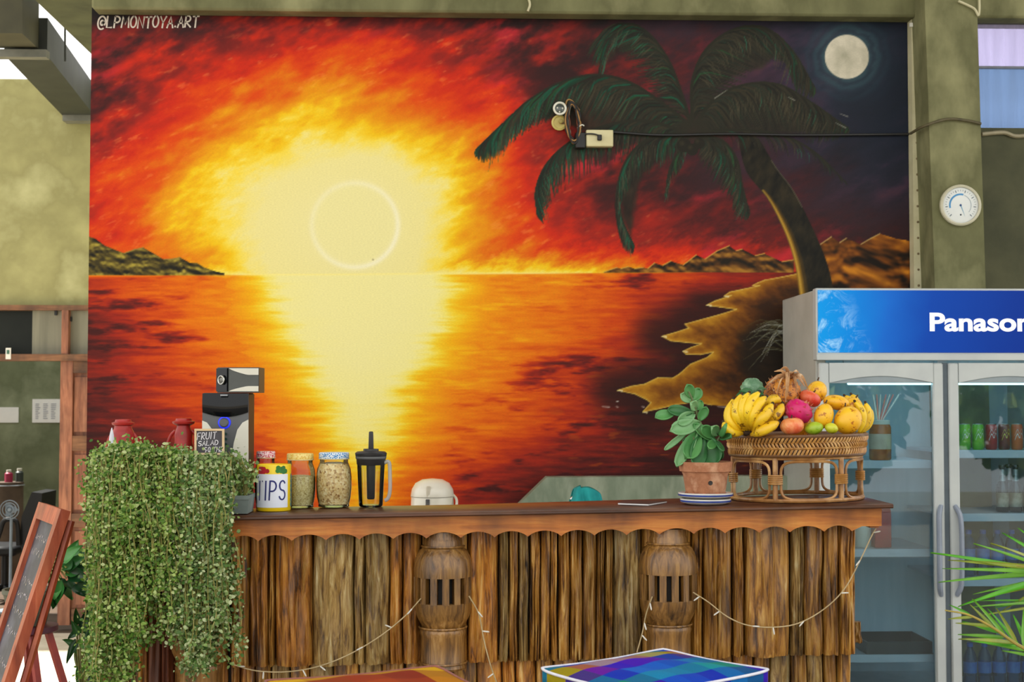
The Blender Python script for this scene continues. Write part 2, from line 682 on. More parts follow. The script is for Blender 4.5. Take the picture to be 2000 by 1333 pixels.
def paint():
    step = 0.0049
    nx = int((WX1 - WX0) / step) + 1
    nz = int((WZ1 - WZ0) / step) + 1
    gx = np.linspace(WX0, WX1, nx)
    gz = np.linspace(WZ0, WZ1, nz)
    GX, GZ = np.meshgrid(gx, gz)
    X, Y = to_px(GX, np.full_like(GX, YW), GZ)
    X = X.astype(float)

    # ---------------- sky
    ca, sa = math.cos(math.radians(24)), math.sin(math.radians(24))
    rx = X * ca - Y * sa
    ry = X * sa + Y * ca
    big = fbm(rx / 170, ry / 80, 3, 4)
    mid = fbm(rx / 62, ry / 27, 21, 4, 0.6)
    fine = fbm(rx / 24, ry / 9.0, 41, 4, 0.7)
    puff = fbm(rx / 34 + 3, ry / 19, 61, 4, 0.65)
    tiny = fbm(rx / 11, ry / 4.5, 66, 3, 0.7)
    dx, dy = X - 690, Y - 432
    d = np.hypot(dx * np.where(dx > 0, 1.04, 0.76), dy * np.where(dy < 0, 1.12, 0.8))
    dn = d + (52 * big + 62 * mid + 40 * puff + 26 * fine + 18 * tiny) * smoothstep(90, 240, d) * np.interp(d, [0, 240, 420, 800], [0.7, 0.8, 1.5, 2.6])
    heat = np.interp(dn, [0, 140, 172, 202, 236, 280, 325, 385, 465, 600, 800, 1200],
                     [1.02, 0.98, 0.90, 0.78, 0.66, 0.56, 0.46, 0.37, 0.285, 0.20, 0.14, 0.08])
    # warm band along the horizon
    hz = np.exp(-np.abs(536 - Y) / 46.0) * np.exp(-(np.abs(X - 720) / np.where(X > 720, 560, 430)) ** 2.4)
    hz2 = np.exp(-np.abs(536 - Y) / 88.0) * np.exp(-(np.abs(X - 760) / 900) ** 4)
    heat = np.maximum(heat, 0.42 * hz + 0.56 * hz2 + 0.10 * mid + 0.10 * puff * (1 - hz) + 0.06 * fine)
    heat = heat + (0.06 * puff + 0.05 * fine + 0.03 * tiny) * smoothstep(0.9, 0.8, heat)
    # dark cloud banks away from the sun
    dark = smoothstep(-0.25, 0.75, big * 0.6 + mid * 0.55 + puff * 0.45 + fine * 0.25 + 0.16) * smoothstep(300, 560, d) * (1 - np.clip(hz2 * 1.25, 0, 1))
    heat = heat * (1 - 0.74 * dark)
    heat = heat - 0.10 * smoothstep(80, 10, Y) - 0.09 * smoothstep(330, 170, X) * smoothstep(440, 160, Y)
    C = ramp(heat, [(0.0, (30, 24, 24)), (0.08, (54, 26, 26)), (0.16, (98, 28, 26)), (0.25, (152, 34, 24)), (0.34, (204, 42, 16)),
                    (0.43, (222, 72, 6)), (0.52, (226, 112, 4)), (0.62, (234, 152, 6)), (0.72, (244, 196, 16)),
                    (0.82, (248, 220, 78)), (0.92, (244, 228, 132)), (1.0, (240, 230, 160))])
    # rosy and purple passages
    pk = smoothstep(0.1, 0.6, fbm(rx / 120, ry / 40, 77, 4)) * smoothstep(330, 470, d) * smoothstep(0.05, 0.2, heat) * smoothstep(0.5, 0.36, heat)
    C = C * (1 - 0.55 * pk[..., None]) + np.array((218, 44, 62)) * 0.55 * pk[..., None]
    ngt = smoothstep(1190, 1680, X + (240 - Y) * 0.55 + 90 * big)
    ngt = ngt * smoothstep(520, 330, Y)
    nc = ramp(0.5 + 0.5 * (0.7 * big + 0.6 * mid), [(0.15, (22, 26, 34)), (0.45, (38, 38, 54)), (0.62, (62, 46, 66)), (0.8, (88, 54, 70)), (1.0, (70, 70, 100))])
    C = C * (1 - 0.9 * ngt[..., None]) + nc * 0.9 * ngt[..., None]
    navy = smoothstep(1500, 1720, X + 60 * big) * smoothstep(420, 240, Y + 40 * mid)
    C = C * (1 - 0.75 * navy[..., None]) + np.array((26, 36, 50)) * 0.75 * navy[..., None]
    # pale brush flecks
    fl = smoothstep(0.30, 0.7, fbm(rx / 26, ry / 9, 90, 3, 0.6)) * smoothstep(190, 280, d) * smoothstep(0.12, 0.3, heat) * 0.30
    C = C * (1 - fl[..., None]) + np.array((250, 170, 90)) * fl[..., None]
    # the painted sun: pale disc with a lighter rim
    sd = np.hypot(X - 693, (Y - 440) * 1.02)
    rim = np.exp(-((sd - 84) / 5.5) ** 2) * 0.75 * (0.75 + 0.25 * np.cos(np.arctan2(Y - 440, X - 693) - 0.6))
    ds = smoothstep(86, 76, sd)
    C = C * (1 - 0.7 * ds[..., None]) + np.array((240, 232, 164)) * 0.7 * ds[..., None]
    C = C * (1 - rim[..., None]) + np.array((250, 246, 216)) * rim[..., None]
    # ---------------- sea
    HZ = 539 - (X - 172) * 0.0055
    sea = smoothstep(-1.2, 1.2, Y - HZ)
    s1 = fbm(X / 210, Y / 15, 5, 4)
    s2 = fbm(X / 60, Y / 5.5, 9, 4, 0.62)
    s3 = fbm(X / 150, Y / 60, 13, 4)
    s4 = fbm(X / 34, Y / 8, 33, 3, 0.6)
    yy = Y - HZ
    s5 = fbm(X / 48, Y / 10, 39, 4, 0.62)
    cxs = 703 + yy * 0.015
    half = np.interp(yy, [0, 60, 110, 160, 220, 260, 310, 360, 460], [165, 158, 136, 108, 72, 54, 40, 34, 30])
    soft = np.interp(yy, [0, 200, 400], [60, 78, 90])
    u = (np.abs(X - cxs) - half) / soft + 0.45 * s1 + 0.30 * s2 + 0.25 * s5
    core = np.interp(u, [-1.2, -0.3, 0.05, 0.4, 0.8, 1.4, 2.2], [1.0, 0.97, 0.90, 0.78, 0.69, 0.60, 0.0])
    core = core - 0.05 * smoothstep(150, 280, yy) - 0.22 * smoothstep(290, 420, yy + 25 * s1)
    # broad orange field right and left of the light path
    fl_ = np.interp(X - 60 * s3 - 50 * s5 - yy * 0.70, [-60, 60, 160, 260, 380, 520], [0.13, 0.20, 0.31, 0.44, 0.55, 0.60])
    field = np.where(X > cxs, np.interp(X + 50 * s3 + 60 * s5 + yy * 0.72, [700, 1030, 1160, 1270, 1400, 1560, 1783], [0.64, 0.60, 0.52, 0.38, 0.26, 0.19, 0.15]), fl_)
    field = field + 0.07 * s1 + 0.08 * s2 + 0.09 * s5 + 0.04 * s4
    near = np.exp(-yy / 16.0) * np.interp(X, [172, 500, 900, 1100, 1350, 1500], [0.50, 0.62, 0.68, 0.58, 0.40, 0.1])
    field = np.maximum(field, near)
    dk = smoothstep(0.04, 0.55, s3 * 0.6 + s1 * 0.5 + s5 * 0.55) * smoothstep(0.66, 0.34, field)
    field = field * (1 - 0.68 * dk)
    field = field - 0.15 * smoothstep(250, 430, yy) * np.where(X > cxs, 0.8, 1.0)
    sh = np.maximum(np.maximum(core, field), 0.085 + 0.05 * s5)
    SC = ramp(sh, [(0.0, (30, 18, 18)), (0.08, (58, 22, 20)), (0.17, (100, 28, 22)), (0.28, (158, 38, 20)), (0.38, (202, 66, 8)),
                   (0.48, (226, 104, 2)), (0.58, (236, 136, 4)), (0.68, (244, 176, 6)), (0.77, (246, 208, 44)), (0.86, (246, 228, 108)), (0.95, (244, 234, 152)), (1.05, (242, 234, 168))])
    gld = smoothstep(0.35, 0.7, fbm(X / 40, Y / 7, 55, 3)) * smoothstep(980, 1150, X) * smoothstep(600, 690, Y) * 0.5
    SC = SC * (1 - gld[..., None]) + np.array((176, 82, 20)) * gld[..., None]
    C = C * (1 - sea[..., None]) + SC * sea[..., None]
    hl = np.exp(-((Y - HZ) / 1.6) ** 2) * smoothstep(400, 520, X) * smoothstep(1220, 1000, X)
    C = C * (1 - 0.8 * hl[..., None]) + np.array((252, 238, 140)) * 0.8 * hl[..., None]
    cv = Canvas(X, Y, C)

    # ---------------- moon
    md = np.hypot(X - 1654, Y - 111)
    for r, col, a in ((84, (36, 62, 74), 0.7), (62, (70, 96, 100), 0.65)):
        k = np.exp(-(md / r) ** 4) * a * (0.8 + 0.3 * np.sin(md / 3.0 + 4 * mid))
        C[:] = C * (1 - k[..., None]) + np.array(col) * k[..., None]
    k = smoothstep(44, 42, md)
    mc = ramp(0.5 + 0.5 * fbm(X / 22, Y / 22, 8, 4) + 0.3 * smoothstep(20, 42, md), [(0.2, (172, 168, 146)), (0.6, (196, 190, 168)), (1.0, (222, 214, 192))])
    C[:] = C * (1 - k[..., None]) + mc * k[..., None]

    # ---------------- mountains
    def hills(ridge, bottom, dark, light, warm, seed, sc, rim):
        pts = ridge + [(ridge[-1][0], bottom), (ridge[0][0], bottom)]
        w, wx, wy, D = cv.poly(pts)
        n1 = fbm((wx + wy * 1.4) / sc + 0.8 * vnoise(wx / sc, wy / sc, seed + 7), (wy - wx * 0.5) / (sc * 0.42), seed, 3, 0.5)
        n2 = fbm((wx + wy * 1.4) / sc + 0.8 * vnoise(wx / sc, wy / sc, seed + 7) + 0.3, (wy - wx * 0.5) / (sc * 0.42) + 0.55, seed, 3, 0.5)
        lit = np.clip((n2 - n1) * 0.9 + 0.42, 0, 1)
        col = ramp(lit, [(0, dark), (0.45, warm), (1, light)])
        a = smoothstep(-0.7, 0.9, D)[..., None]
        cv.C[w] = cv.C[w] * (1 - a) + col * a
        for i in range(len(ridge) - 1):
            if ridge[i + 1][1] < ridge[i][1]:
                cv.stroke([ridge[i], ridge[i + 1]], 2.2, rim, 0.8)

    hills([(172, 462), (186, 466), (205, 480), (225, 488), (243, 495), (262, 488), (280, 484), (298, 494), (320, 507), (338, 506), (352, 503), (372, 514), (385, 514), (400, 523), (420, 530), (438, 534)], 538,
          (30, 28, 18), (176, 158, 60), (84, 72, 30), 101, 26, (150, 130, 60))
    Z = lambda a, b: (1160 + a / 3.125, 430 + b / 3.125)
    hills([Z(60, 318), Z(140, 290), Z(165, 297), Z(210, 285), Z(250, 297), Z(300, 290), Z(330, 297), Z(370, 262), Z(420, 278), Z(470, 250), Z(545, 275), Z(625, 213), Z(680, 238), Z(750, 190), Z(825, 158), Z(870, 188), Z(905, 178), Z(985, 218), Z(1040, 205), Z(1150, 255), Z(1220, 243)], 533,
          (34, 26, 16), (168, 116, 40), (92, 58, 24), 111, 34, (206, 160, 70))
    hills([Z(1380, 150), Z(1450, 102), Z(1500, 138), Z(1540, 112), Z(1630, 148), Z(1690, 112), Z(1745, 84), Z(1800, 100), Z(1850, 116), Z(1900, 122), Z(1960, 140)], 720,
          (26, 18, 10), (204, 128, 30), (120, 66, 18), 121, 62, (190, 160, 96))

    # ---------------- beach on the right
    shore = [Z(*p) for p in [(1260, 325), (1150, 348), (1040, 368), (1000, 384), (968, 400), (1010, 402), (905, 424), (830, 440), (795, 464), (838, 462), (740, 494), (688, 520), (770, 531), (872, 546), (760, 580), (650, 610), (556, 636), (578, 660), (500, 686), (415, 710), (470, 738), (560, 747), (655, 756), (590, 780), (543, 802), (565, 820), (650, 822), (730, 806), (690, 840), (590, 880), (520, 942), (480, 966), (388, 964), (310, 1002), (230, 1015), (145, 1040), (250, 1062), (322, 1097), (348, 1116), (298, 1172), (400, 1152), (500, 1128), (620, 1110), (720, 1130), (820, 1138), (1200, 1200), (1400, 1200), (1400, 325)]]
    w, wx, wy, D = cv.poly(shore, 90)
    k = (smoothstep(-85, -8, D) * (D < 0) * 0.80 * smoothstep(545, 590, wy))[..., None]
    cv.C[w] = cv.C[w] * (1 - k) + np.array((34, 18, 16)) * k
    n1 = fbm((wx + wy) / 60, (wy - wx * 0.5) / 26, 131, 4, 0.6)
    n2 = fbm((wx + wy) / 18, (wy - wx * 0.5) / 9, 141, 3, 0.6)
    g = np.exp(-np.clip(D, 0, 400) / 26.0) * 0.74 + 0.26 * n1 + 0.14 * n2 + 0.10
    g = g - 0.16 * smoothstep(1420, 1530, wx)
    col = ramp(g, [(0.0, (52, 30, 14)), (0.25, (94, 52, 16)), (0.5, (136, 82, 18)), (0.75, (178, 122, 26)), (1.0, (206, 158, 44))])
    a = smoothstep(-1.0, 1.0, D)[..., None]
    cv.C[w] = cv.C[w] * (1 - a) + col * a
    for i in range(len(shore) - 5):
        p, q = shore[i], shore[i + 1]
        cv.stroke([p, q], 1.8, (226, 196, 90), 0.75)
    for p in ((415, 710), (543, 802), (145, 1040), (298, 1172), (795, 464), (690, 520)):
        cv.stroke([Z(*p), Z(p[0] + 26, p[1] + 4)], [1.2, 3.4], (236, 222, 168), 0.85)
    # dry grass tuft by the fridge
    tuft = [Z(890, 700), Z(960, 650), Z(1060, 632), Z(1200, 640), Z(1200, 1100), Z(930, 960), Z(900, 860)]
    w, wx, wy, D = cv.poly(tuft)
    a = (smoothstep(-16, 14, D) * 0.8)[..., None]
    cv.C[w] = cv.C[w] * (1 - a) + np.array((30, 26, 20)) * a
    rn = random.Random(5)
    for i in range(26):
        b0 = (1552, rn.uniform(638, 700))
        ex, ey = Z(rn.uniform(890, 1060), rn.uniform(640, 930))
        up = rn.uniform(20, 46)
        m_ = (b0[0] - (b0[0] - ex) * 0.55, min(b0[1], ey) - up * 0.25)
        cv.stroke(spline([b0, m_, (ex, ey)], 8), [0.8, 1.4, 1.7, 1.8, 1.7, 1.5, 1.2, 0.9, 0.5], rn.choice([(150, 156, 140), (110, 112, 86), (180, 184, 170), (86, 78, 48)]), 0.75)

    # ---------------- coconut palm
    tl = spline([(1440, 262), (1457, 334), (1496, 384), (1523, 432), (1543, 480), (1556, 530), (1566, 600)], 24)
    tr = spline([(1482, 270), (1516, 327), (1547, 368), (1574, 418), (1602, 479), (1620, 530), (1634, 600)], 24)
    w, wx, wy, D = cv.poly([tuple(p) for p in tl] + [tuple(p) for p in tr[::-1]])
    a = smoothstep(-1.0, 1.0, D)[..., None]
    tn = fbm((wx + wy * 0.4) / 12, (wy - wx * 0.5) / 30, 151, 4)
    cv.C[w] = cv.C[w] * (1 - a) + ramp(tn, [(-0.6, (20, 20, 16)), (0.6, (48, 42, 28))]) * a
    for k_, (off, wd, col, al) in enumerate(((7, 20, (96, 70, 24), 0.5), (4.5, 11, (160, 116, 30), 0.7), (3, 5, (216, 170, 64), 0.75))):
        seg = tl[7:]
        cv.stroke([(p[0] + off, p[1]) for p in seg], list(np.interp(np.linspace(0, 1, len(seg)), [0, 0.3, 1], [1.5, wd * 0.6, wd])), col, al, soft=4)
    cv.stroke([(p[0] - 1, p[1]) for p in tr[3:12]], 1.6, (110, 104, 84), 0.6)
    GREEN = [(16, 62, 44), (22, 80, 58), (26, 54, 38), (34, 70, 40)]
    DARKS = [(36, 34, 26), (44, 42, 32), (30, 30, 24), (52, 48, 34), (38, 44, 34)]

    def frond(sp, side, length, greenish, seed, n=150, droop=1.0, dense=1.0, lw=3.0, thin=False):
        """spine sp; leaflets fall from it. side: direction (dx, dy) of the leaflet pull"""
        rn = random.Random(seed)
        s_ = spline(sp, 60)
        for i in range(n):
            t = rn.random()
            k = t * 59.99
            j = int(k)
            p = s_[j] + (s_[j + 1] - s_[j]) * (k - j)
            tg = s_[min(j + 2, 60)] - s_[max(j - 2, 0)]
            tg = tg / (np.hypot(*tg) + 1e-9)
            env = (np.interp(t, [0, 0.12, 0.35, 0.7, 0.92, 1], [0.55, 0.8, 1.0, 0.85, 0.4, 0.12]))
            L = length * env * rn.uniform(0.45, 1.1)
            dr = np.array(side[0]) * (1 - t) + np.array(side[1]) * t
            dirv = tg * 0.55 + dr
            dirv = dirv / np.hypot(*dirv)
            e = p + dirv * L
            md_ = p + (tg * 0.8 + dr * 0.6) * L * 0.5
            e = e + np.array((0, 1)) * L * 0.25 * droop
            gr = np.interp(t, [0, 0.4, 1], [greenish[0], greenish[0] * 0.6 + greenish[1] * 0.3, greenish[1] * 0.8])
            base = rn.choice(GREEN) if rn.random() < gr else rn.choice(DARKS)
            wd = lw * rn.uniform(0.7, 1.2)
            cv.stroke(spline([p, md_, e], 5), [wd * 0.7, wd, wd * 1.05, wd * 0.85, wd * 0.55, 0.4], base, 0.92 if not thin else 0.6, 1.3)
        cv.stroke(s_[::3], list(np.interp(np.linspace(0, 1, len(s_[::3])), [0, 1], [7, 1.2])), (38, 38, 28), 0.95)
        for i in range(int(n * 0.10)):                 # light passes
            t = rn.uniform(0.2, 0.95)
            j = int(t * 59)
            p = s_[j]
            dr = np.array(side[0]) * (1 - t) + np.array(side[1]) * t
            q = p + dr * length * rn.uniform(0.1, 0.4)
            e = q + dr * length * 0.3 + np.array((rn.uniform(-6, 2), 4))
            gr = np.interp(t, [0, 0.4, 1], [greenish[0], greenish[0] * 0.6 + greenish[1] * 0.3, greenish[1] * 0.8])
            cv.stroke([q, (q + e) / 2 + np.array((2, -2)), e], [0.5, 1.8, 0.4], (38, 104, 78) if rn.random() < gr else (74, 68, 50), 0.6)

    # dark masses of the crown under the single leaflets
    for body, al in (([(1350, 246), (1292, 200), (1228, 160), (1160, 146), (1092, 162), (1030, 198), (978, 246), (936, 286), (1000, 254), (1052, 236), (1084, 232), (1140, 258), (1200, 262), (1290, 262), (1345, 258)], 0.9),
                     ([(1358, 242), (1402, 188), (1462, 164), (1524, 166), (1588, 202), (1650, 248), (1600, 256), (1540, 262), (1450, 262), (1370, 258)], 0.92),
                     ([(1352, 238), (1352, 160), (1380, 95), (1436, 56), (1494, 54), (1546, 96), (1578, 146), (1545, 122), (1516, 108), (1490, 132), (1440, 146), (1402, 172), (1376, 226)], 0.85),
                     ([(1348, 238), (1332, 185), (1306, 118), (1268, 66), (1228, 46), (1196, 70), (1174, 126), (1204, 108), (1240, 102), (1282, 128), (1316, 182)], 0.8),
                     ([(1342, 262), (1276, 268), (1232, 300), (1208, 356), (1214, 424), (1234, 470), (1240, 400), (1252, 350), (1284, 316), (1330, 290)], 0.85),
                     ([(1190, 250), (1112, 280), (1066, 322), (1046, 372), (1049, 412), (1064, 366), (1084, 338), (1112, 312), (1160, 290)], 0.8),
                     ([(1362, 262), (1412, 276), (1440, 314), (1450, 364), (1462, 408), (1436, 350), (1412, 318), (1370, 290)], 0.85)):
        w, wx, wy, D = cv.poly(body)
        n_ = fbm(wx / 9, wy / 22, 181, 3)
        a = (smoothstep(-5, 7, D + 4 * n_) * al)[..., None]
        cv.C[w] = cv.C[w] * (1 - a) + ramp(n_, [(-0.6, (30, 29, 22)), (0.6, (50, 46, 34))]) * a
    # upper left
    frond([(1348, 238), (1332, 185), (1306, 118), (1268, 66), (1228, 46), (1196, 70), (1172, 130)], ((-0.9, -0.1), (-0.1, 1.0)), 104, (0.05, 0.65), 201, 520, 0.4)
    # upper right
    frond([(1352, 238), (1352, 160), (1380, 95), (1436, 56), (1494, 54), (1546, 96), (1592, 172)], ((0.9, 0.2), (-0.35, 1.0)), 128, (0.03, 0.18), 202, 640, 0.6)
    # right
    frond([(1358, 242), (1402, 188), (1462, 164), (1524, 166), (1588, 202), (1656, 250)], ((0.5, 0.9), (-0.5, 0.8)), 104, (0.02, 0.1), 203, 640, 0.3, lw=3.6)
    # lower right, thin and sparse
    frond([(1372, 256), (1440, 254), (1520, 262), (1590, 296), (1652, 356)], ((0.5, 0.9), (0.3, 1.0)), 56, (0.1, 0.35), 204, 80, 0.6, thin=True)
    # big left
    frond([(1350, 246), (1292, 200), (1228, 160), (1160, 146), (1092, 162), (1030, 198), (978, 246), (932, 290)], ((-0.7, 0.9), (0.05, 0.8)), 122, (0.05, 0.75), 205, 900, 0.25, lw=3.8)
    # second left, drooping
    frond([(1338, 258), (1260, 236), (1180, 246), (1112, 278), (1066, 322), (1046, 372), (1049, 418)], ((-0.2, 1.0), (0.55, 0.7)), 92, (0.1, 0.8), 206, 520, 0.6)
    # hanging middle left
    frond([(1342, 262), (1276, 268), (1232, 300), (1208, 356), (1214, 424), (1236, 476)], ((0.0, 1.0), (0.1, 0.8)), 84, (0.15, 0.4), 207, 480, 0.7, lw=3.4)
    frond([(1344, 268), (1328, 292), (1308, 330), (1300, 378)], ((0.2, 0.9), (0.0, 1.0)), 46, (0.2, 0.5), 208, 120, 0.6)
    # hanging right
    frond([(1362, 262), (1412, 276), (1440, 314), (1450, 364), (1464, 414)], ((-0.5, 0.9), (-0.3, 0.8)), 74, (0.1, 0.25), 209, 320, 0.6)
    frond([(1364, 262), (1402, 286), (1428, 318), (1440, 360)], ((-0.6, 0.8), (-0.4, 0.8)), 64, (0.15, 0.3), 210, 160, 0.6)
    # heart of the crown and nuts
    w = cv.window(1300, 1420, 200, 320)
    r_ = np.hypot((cv.X[w] - 1356) / 1.3, cv.Y[w] - 252)
    cv.blend(w, smoothstep(36, 14, r_) * 0.9, (42, 40, 30))
    for cx, cy, rr in ((1336, 284, 14), (1352, 292, 12), (1366, 280, 11)):
        w = cv.window(cx - 30, cx + 30, cy - 30, cy + 30)
        r_ = np.hypot(cv.X[w] - cx, cv.Y[w] - cy)
        cv.blend(w, smoothstep(rr + 1, rr - 1, r_), (34, 32, 24))
        cv.blend(w, smoothstep(rr * 0.6, 0, np.hypot(cv.X[w] - cx + 4, cv.Y[w] - cy + 4)) * 0.4, (72, 66, 44))
    for p, q in (((1640, 222), (1656, 228)), ((1632, 240), (1652, 250)), ((1420, 176), (1396, 192)), ((1540, 190), (1552, 196))):
        cv.stroke([p, q], [1.0, 2.2], (150, 150, 138), 0.7)
    # small white chips in the paint
    for cx, cy, l in ((1176, 795, 14), (1203, 795, 4), (1204, 784, 3), (1253, 795, 5), (1402, 795, 16), (727, 507, 2)):
        cv.stroke([(cx, cy), (cx + l, cy + 0.5)], [1.5, 2.0], (214, 206, 196) if cx != 727 else (110, 96, 60), 0.9)
    # shadow under the tie beam, painted dark along the top edge
    e = smoothstep(30, 22, Y - (X - 172) * 0.008 + 4 * fbm(X / 30, Y / 30, 171, 3))
    C[:] = C * (1 - 0.85 * e[..., None]) + np.array((26, 22, 20)) * 0.85 * e[..., None]
    return GX, GZ, np.clip(C, 0, 255)


def build_mural():
    GX, GZ, C = paint()
    nz, nx = GX.shape
    ox, oz = (WX0 + WX1) / 2, WZ0
    co = np.stack([GX - ox, np.full_like(GX, 0.0), GZ - oz], -1).reshape(-1, 3).astype(np.float32)
    idx = np.arange(nz * nx).reshape(nz, nx)
    q = np.stack([idx[:-1, :-1], idx[:-1, 1:], idx[1:, 1:], idx[1:, :-1]], -1).reshape(-1, 4)
    me = bpy.data.meshes.new('mural')
    me.vertices.add(len(co))
    me.vertices.foreach_set('co', co.ravel())
    me.loops.add(q.size)
    me.loops.foreach_set('vertex_index', q.ravel().astype(np.int32))
    me.polygons.add(len(q))
    me.polygons.foreach_set('loop_start', np.arange(0, q.size, 4, dtype=np.int32))
    me.update(calc_edges=True)
    s = C / 255.0
    l = np.where(s <= 0.04045, s / 12.92, ((s + 0.055) / 1.055) ** 2.4)
    l = np.concatenate([l, np.ones(l.shape[:2] + (1,))], -1).reshape(-1, 4).astype(np.float32)
    at = me.color_attributes.new('paint', 'FLOAT_COLOR', 'POINT')
    at.data.foreach_set('color', l.ravel())
    m, nt, b = _new('mural_paint')
    a = nt.nodes.new('ShaderNodeAttribute')
    a.attribute_name = 'paint'
    n, _ = _noise(nt, 260.0, 3, (0.35, 1, 1))
    mr = nt.nodes.new('ShaderNodeMapRange')
    mr.inputs['To Min'].default_value = 0.84
    mr.inputs['To Max'].default_value = 1.16
    hs = nt.nodes.new('ShaderNodeHueSaturation')
    hs.inputs['Saturation'].default_value = 1.0
    nt.links.new(n.outputs['Fac'], mr.inputs['Value'])
    nt.links.new(mr.outputs[0], hs.inputs['Value'])
    nt.links.new(a.outputs['Color'], hs.inputs['Color'])
    nt.links.new(hs.outputs['Color'], b.inputs['Base Color'])
    b.inputs['Roughness'].default_value = 0.6
    b.inputs['Specular IOR Level'].default_value = 0.18
    bp = nt.nodes.new('ShaderNodeBump')
    bp.inputs['Strength'].default_value = 0.12
    bp.inputs['Distance'].default_value = 0.004
    nt.links.new(n.outputs['Fac'], bp.inputs['Height'])
    nt.links.new(bp.outputs['Normal'], b.inputs['Normal'])
    me.materials.append(m)
    o = bpy.data.objects.new('mural', me)
    COL.objects.link(o)
    o.location = (ox, YW, oz)
    tag(o, 'sunset beach mural with palm tree and moon painted across the wall', 'mural')
    # the hand-painted handle in the corner
    mb = MB()
    w0 = P(191, 54, YW)
    sc = YW / FPX
    lettering(mb, '@LPMONTOYA.ART', lambda u, v: (w0.x + u * sc, YW - 0.0012, w0.z + v * sc + u * sc * 0.012), 22, 11.0, 3.3, 3.0, 0.10, 0.05)
    obj('signature', mb, pmat('signature_white', (226, 216, 200), (196, 180, 164), 60, 0.6), o, smooth=False, fix=False)
    return o


MURAL = build_mural()
# ================================================================== the place
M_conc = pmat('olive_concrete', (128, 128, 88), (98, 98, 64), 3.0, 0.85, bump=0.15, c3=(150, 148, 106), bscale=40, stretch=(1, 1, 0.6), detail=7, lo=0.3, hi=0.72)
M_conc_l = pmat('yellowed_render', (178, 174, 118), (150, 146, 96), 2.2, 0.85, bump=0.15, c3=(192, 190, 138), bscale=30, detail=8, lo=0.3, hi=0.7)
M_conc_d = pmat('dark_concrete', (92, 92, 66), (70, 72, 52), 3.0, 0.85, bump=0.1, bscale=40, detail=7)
M_conc_g = pmat('grey_green_concrete', (150, 160, 138), (122, 134, 112), 5.0, 0.7, bump=0.15, c3=(168, 174, 152), bscale=30, stretch=(1.6, 1, 0.5), detail=7, lo=0.3, hi=0.7)
M_floor = pmat('polished_floor', (150, 140, 120), (126, 116, 100), 4.0, 0.45, detail=6)
M_yard = pmat('pale_yard', (214, 204, 184), (190, 178, 156), 5.0, 0.9, detail=6)
M_roof = pmat('added_roof', (150, 146, 134), (128, 124, 112), 3.0, 0.9)
M_steel = pmat('shaded_grey_steel', (58, 62, 56), (48, 52, 48), 6.0, 0.6, detail=5)  # darkened so the colour carries the shade on the beam's side
M_steel_l = pmat('worn_steel', (128, 128, 116), (106, 108, 98), 8.0, 0.6, detail=6, stretch=(1, 3, 1))
M_teak = wood('door_teak', [(0.3, (120, 70, 46)), (0.5, (160, 100, 70)), (0.7, (184, 124, 90))], 7, (5, 5, 0.5), 0.55, 0.15, 0.0, 0.08)
M_teak_h = wood('frame_teak', [(0.3, (92, 58, 34)), (0.5, (128, 84, 50)), (0.7, (150, 104, 66))], 7, (0.5, 5, 5), 0.55, 0.15, 0.0, 0.08)
M_white = pmat('white_plastic', (232, 230, 220), (220, 218, 206), 10, 0.4)
M_cream = pmat('cream_plastic', (206, 200, 164), (188, 182, 144), 8, 0.5, detail=5)

# floor of the bar room, the sunny yard behind it and the room across the yard
struct('floor', MB().box((-9, -9, -0.12), (9, 7.25, 0)), M_floor, label='polished concrete floor of the open bar room')
o = struct('floor_yard', MB().box((-14, 7.25, -0.5), (9, 16, -0.3)), M_yard, label='pale sunlit yard floor behind the painted wall')
struct('ceiling', MB().box((-6.4, 1.2, 6.5), (7.5, 7.6, 6.7)), M_roof, label='unseen high roof added to keep sun off the bar')  # roof added out of view to block sun and top light over the bar

# wall behind the mural
struct('wall_back', MB().box((WX0 + 0.002, YW + 0.004, 0), (WX1 + 0.22, YW + 0.22, WZ1 + 0.75)), M_conc, label='concrete wall that carries the mural')
# tie beam over the mural
zb0 = P(900, 24, 6.93).z
mb = MB()
mb.box((P(178, 20, 6.93).x, 6.93, zb0), (6.5, YW - 0.003, zb0 + 0.6), 0.012)
struct('trim_1', mb, M_conc, label='olive concrete tie beam above the mural')
# slab that runs back over the yard
za = P(178, 105, 8.6).z
mb = MB()
q = [P(110, 33, 7.84), P(178, 105, 8.6)]
x_a, x_b = q[0].x, q[1].x
dx = (x_b - x_a) / (8.6 - 7.84)
mb.prism([(x_a - dx * 0.55, 7.29, za), (x_b + dx * 1.2, 9.8, za), (2.0, 9.8, za), (2.0, 7.29, za)], (0, 0, 0.5))
struct('trim_2', mb, pmat('mossy_concrete', (92, 96, 66), (70, 74, 50), 4, 0.9, detail=6), label='mossy concrete slab edge behind the mural, top left')
# column on the right, wall and high window beyond
xc0, xc1 = P(1816, 300, 6.78).x, P(1917, 300, 6.78).x
mb = MB()
t0, t1 = P(1806, 0, 6.78), P(1908, 0, 6.78)
b0, b1 = P(1826, 560, 6.78), P(1925, 560, 6.78)
def ext(a, b, z):
    return a + (b - a) * ((z - a.z) / (b.z - a.z))
c = [ext(t0, b0, 0.0), ext(t1, b1, 0.0), ext(t1, b1, 3.9), ext(t0, b0, 3.9)]
mb.quadbox(c, 0.3)
struct('wall_column', mb, M_conc, label='concrete column right of the mural')
YR = 7.5
wl, wr = P(1905, 40, YR).x, 5.2
zt, zs = P(1950, 42, YR).z, P(1950, 250, YR).z
mb = MB()
mb.box((xc1 - 0.35, YR, 0), (wr, YR + 0.15, zs))
mb.box((xc1 - 0.35, YR, zt), (wr, YR + 0.15, zt + 0.8))
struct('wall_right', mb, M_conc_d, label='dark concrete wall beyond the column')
win = bpy.data.objects.new('window_1', None)
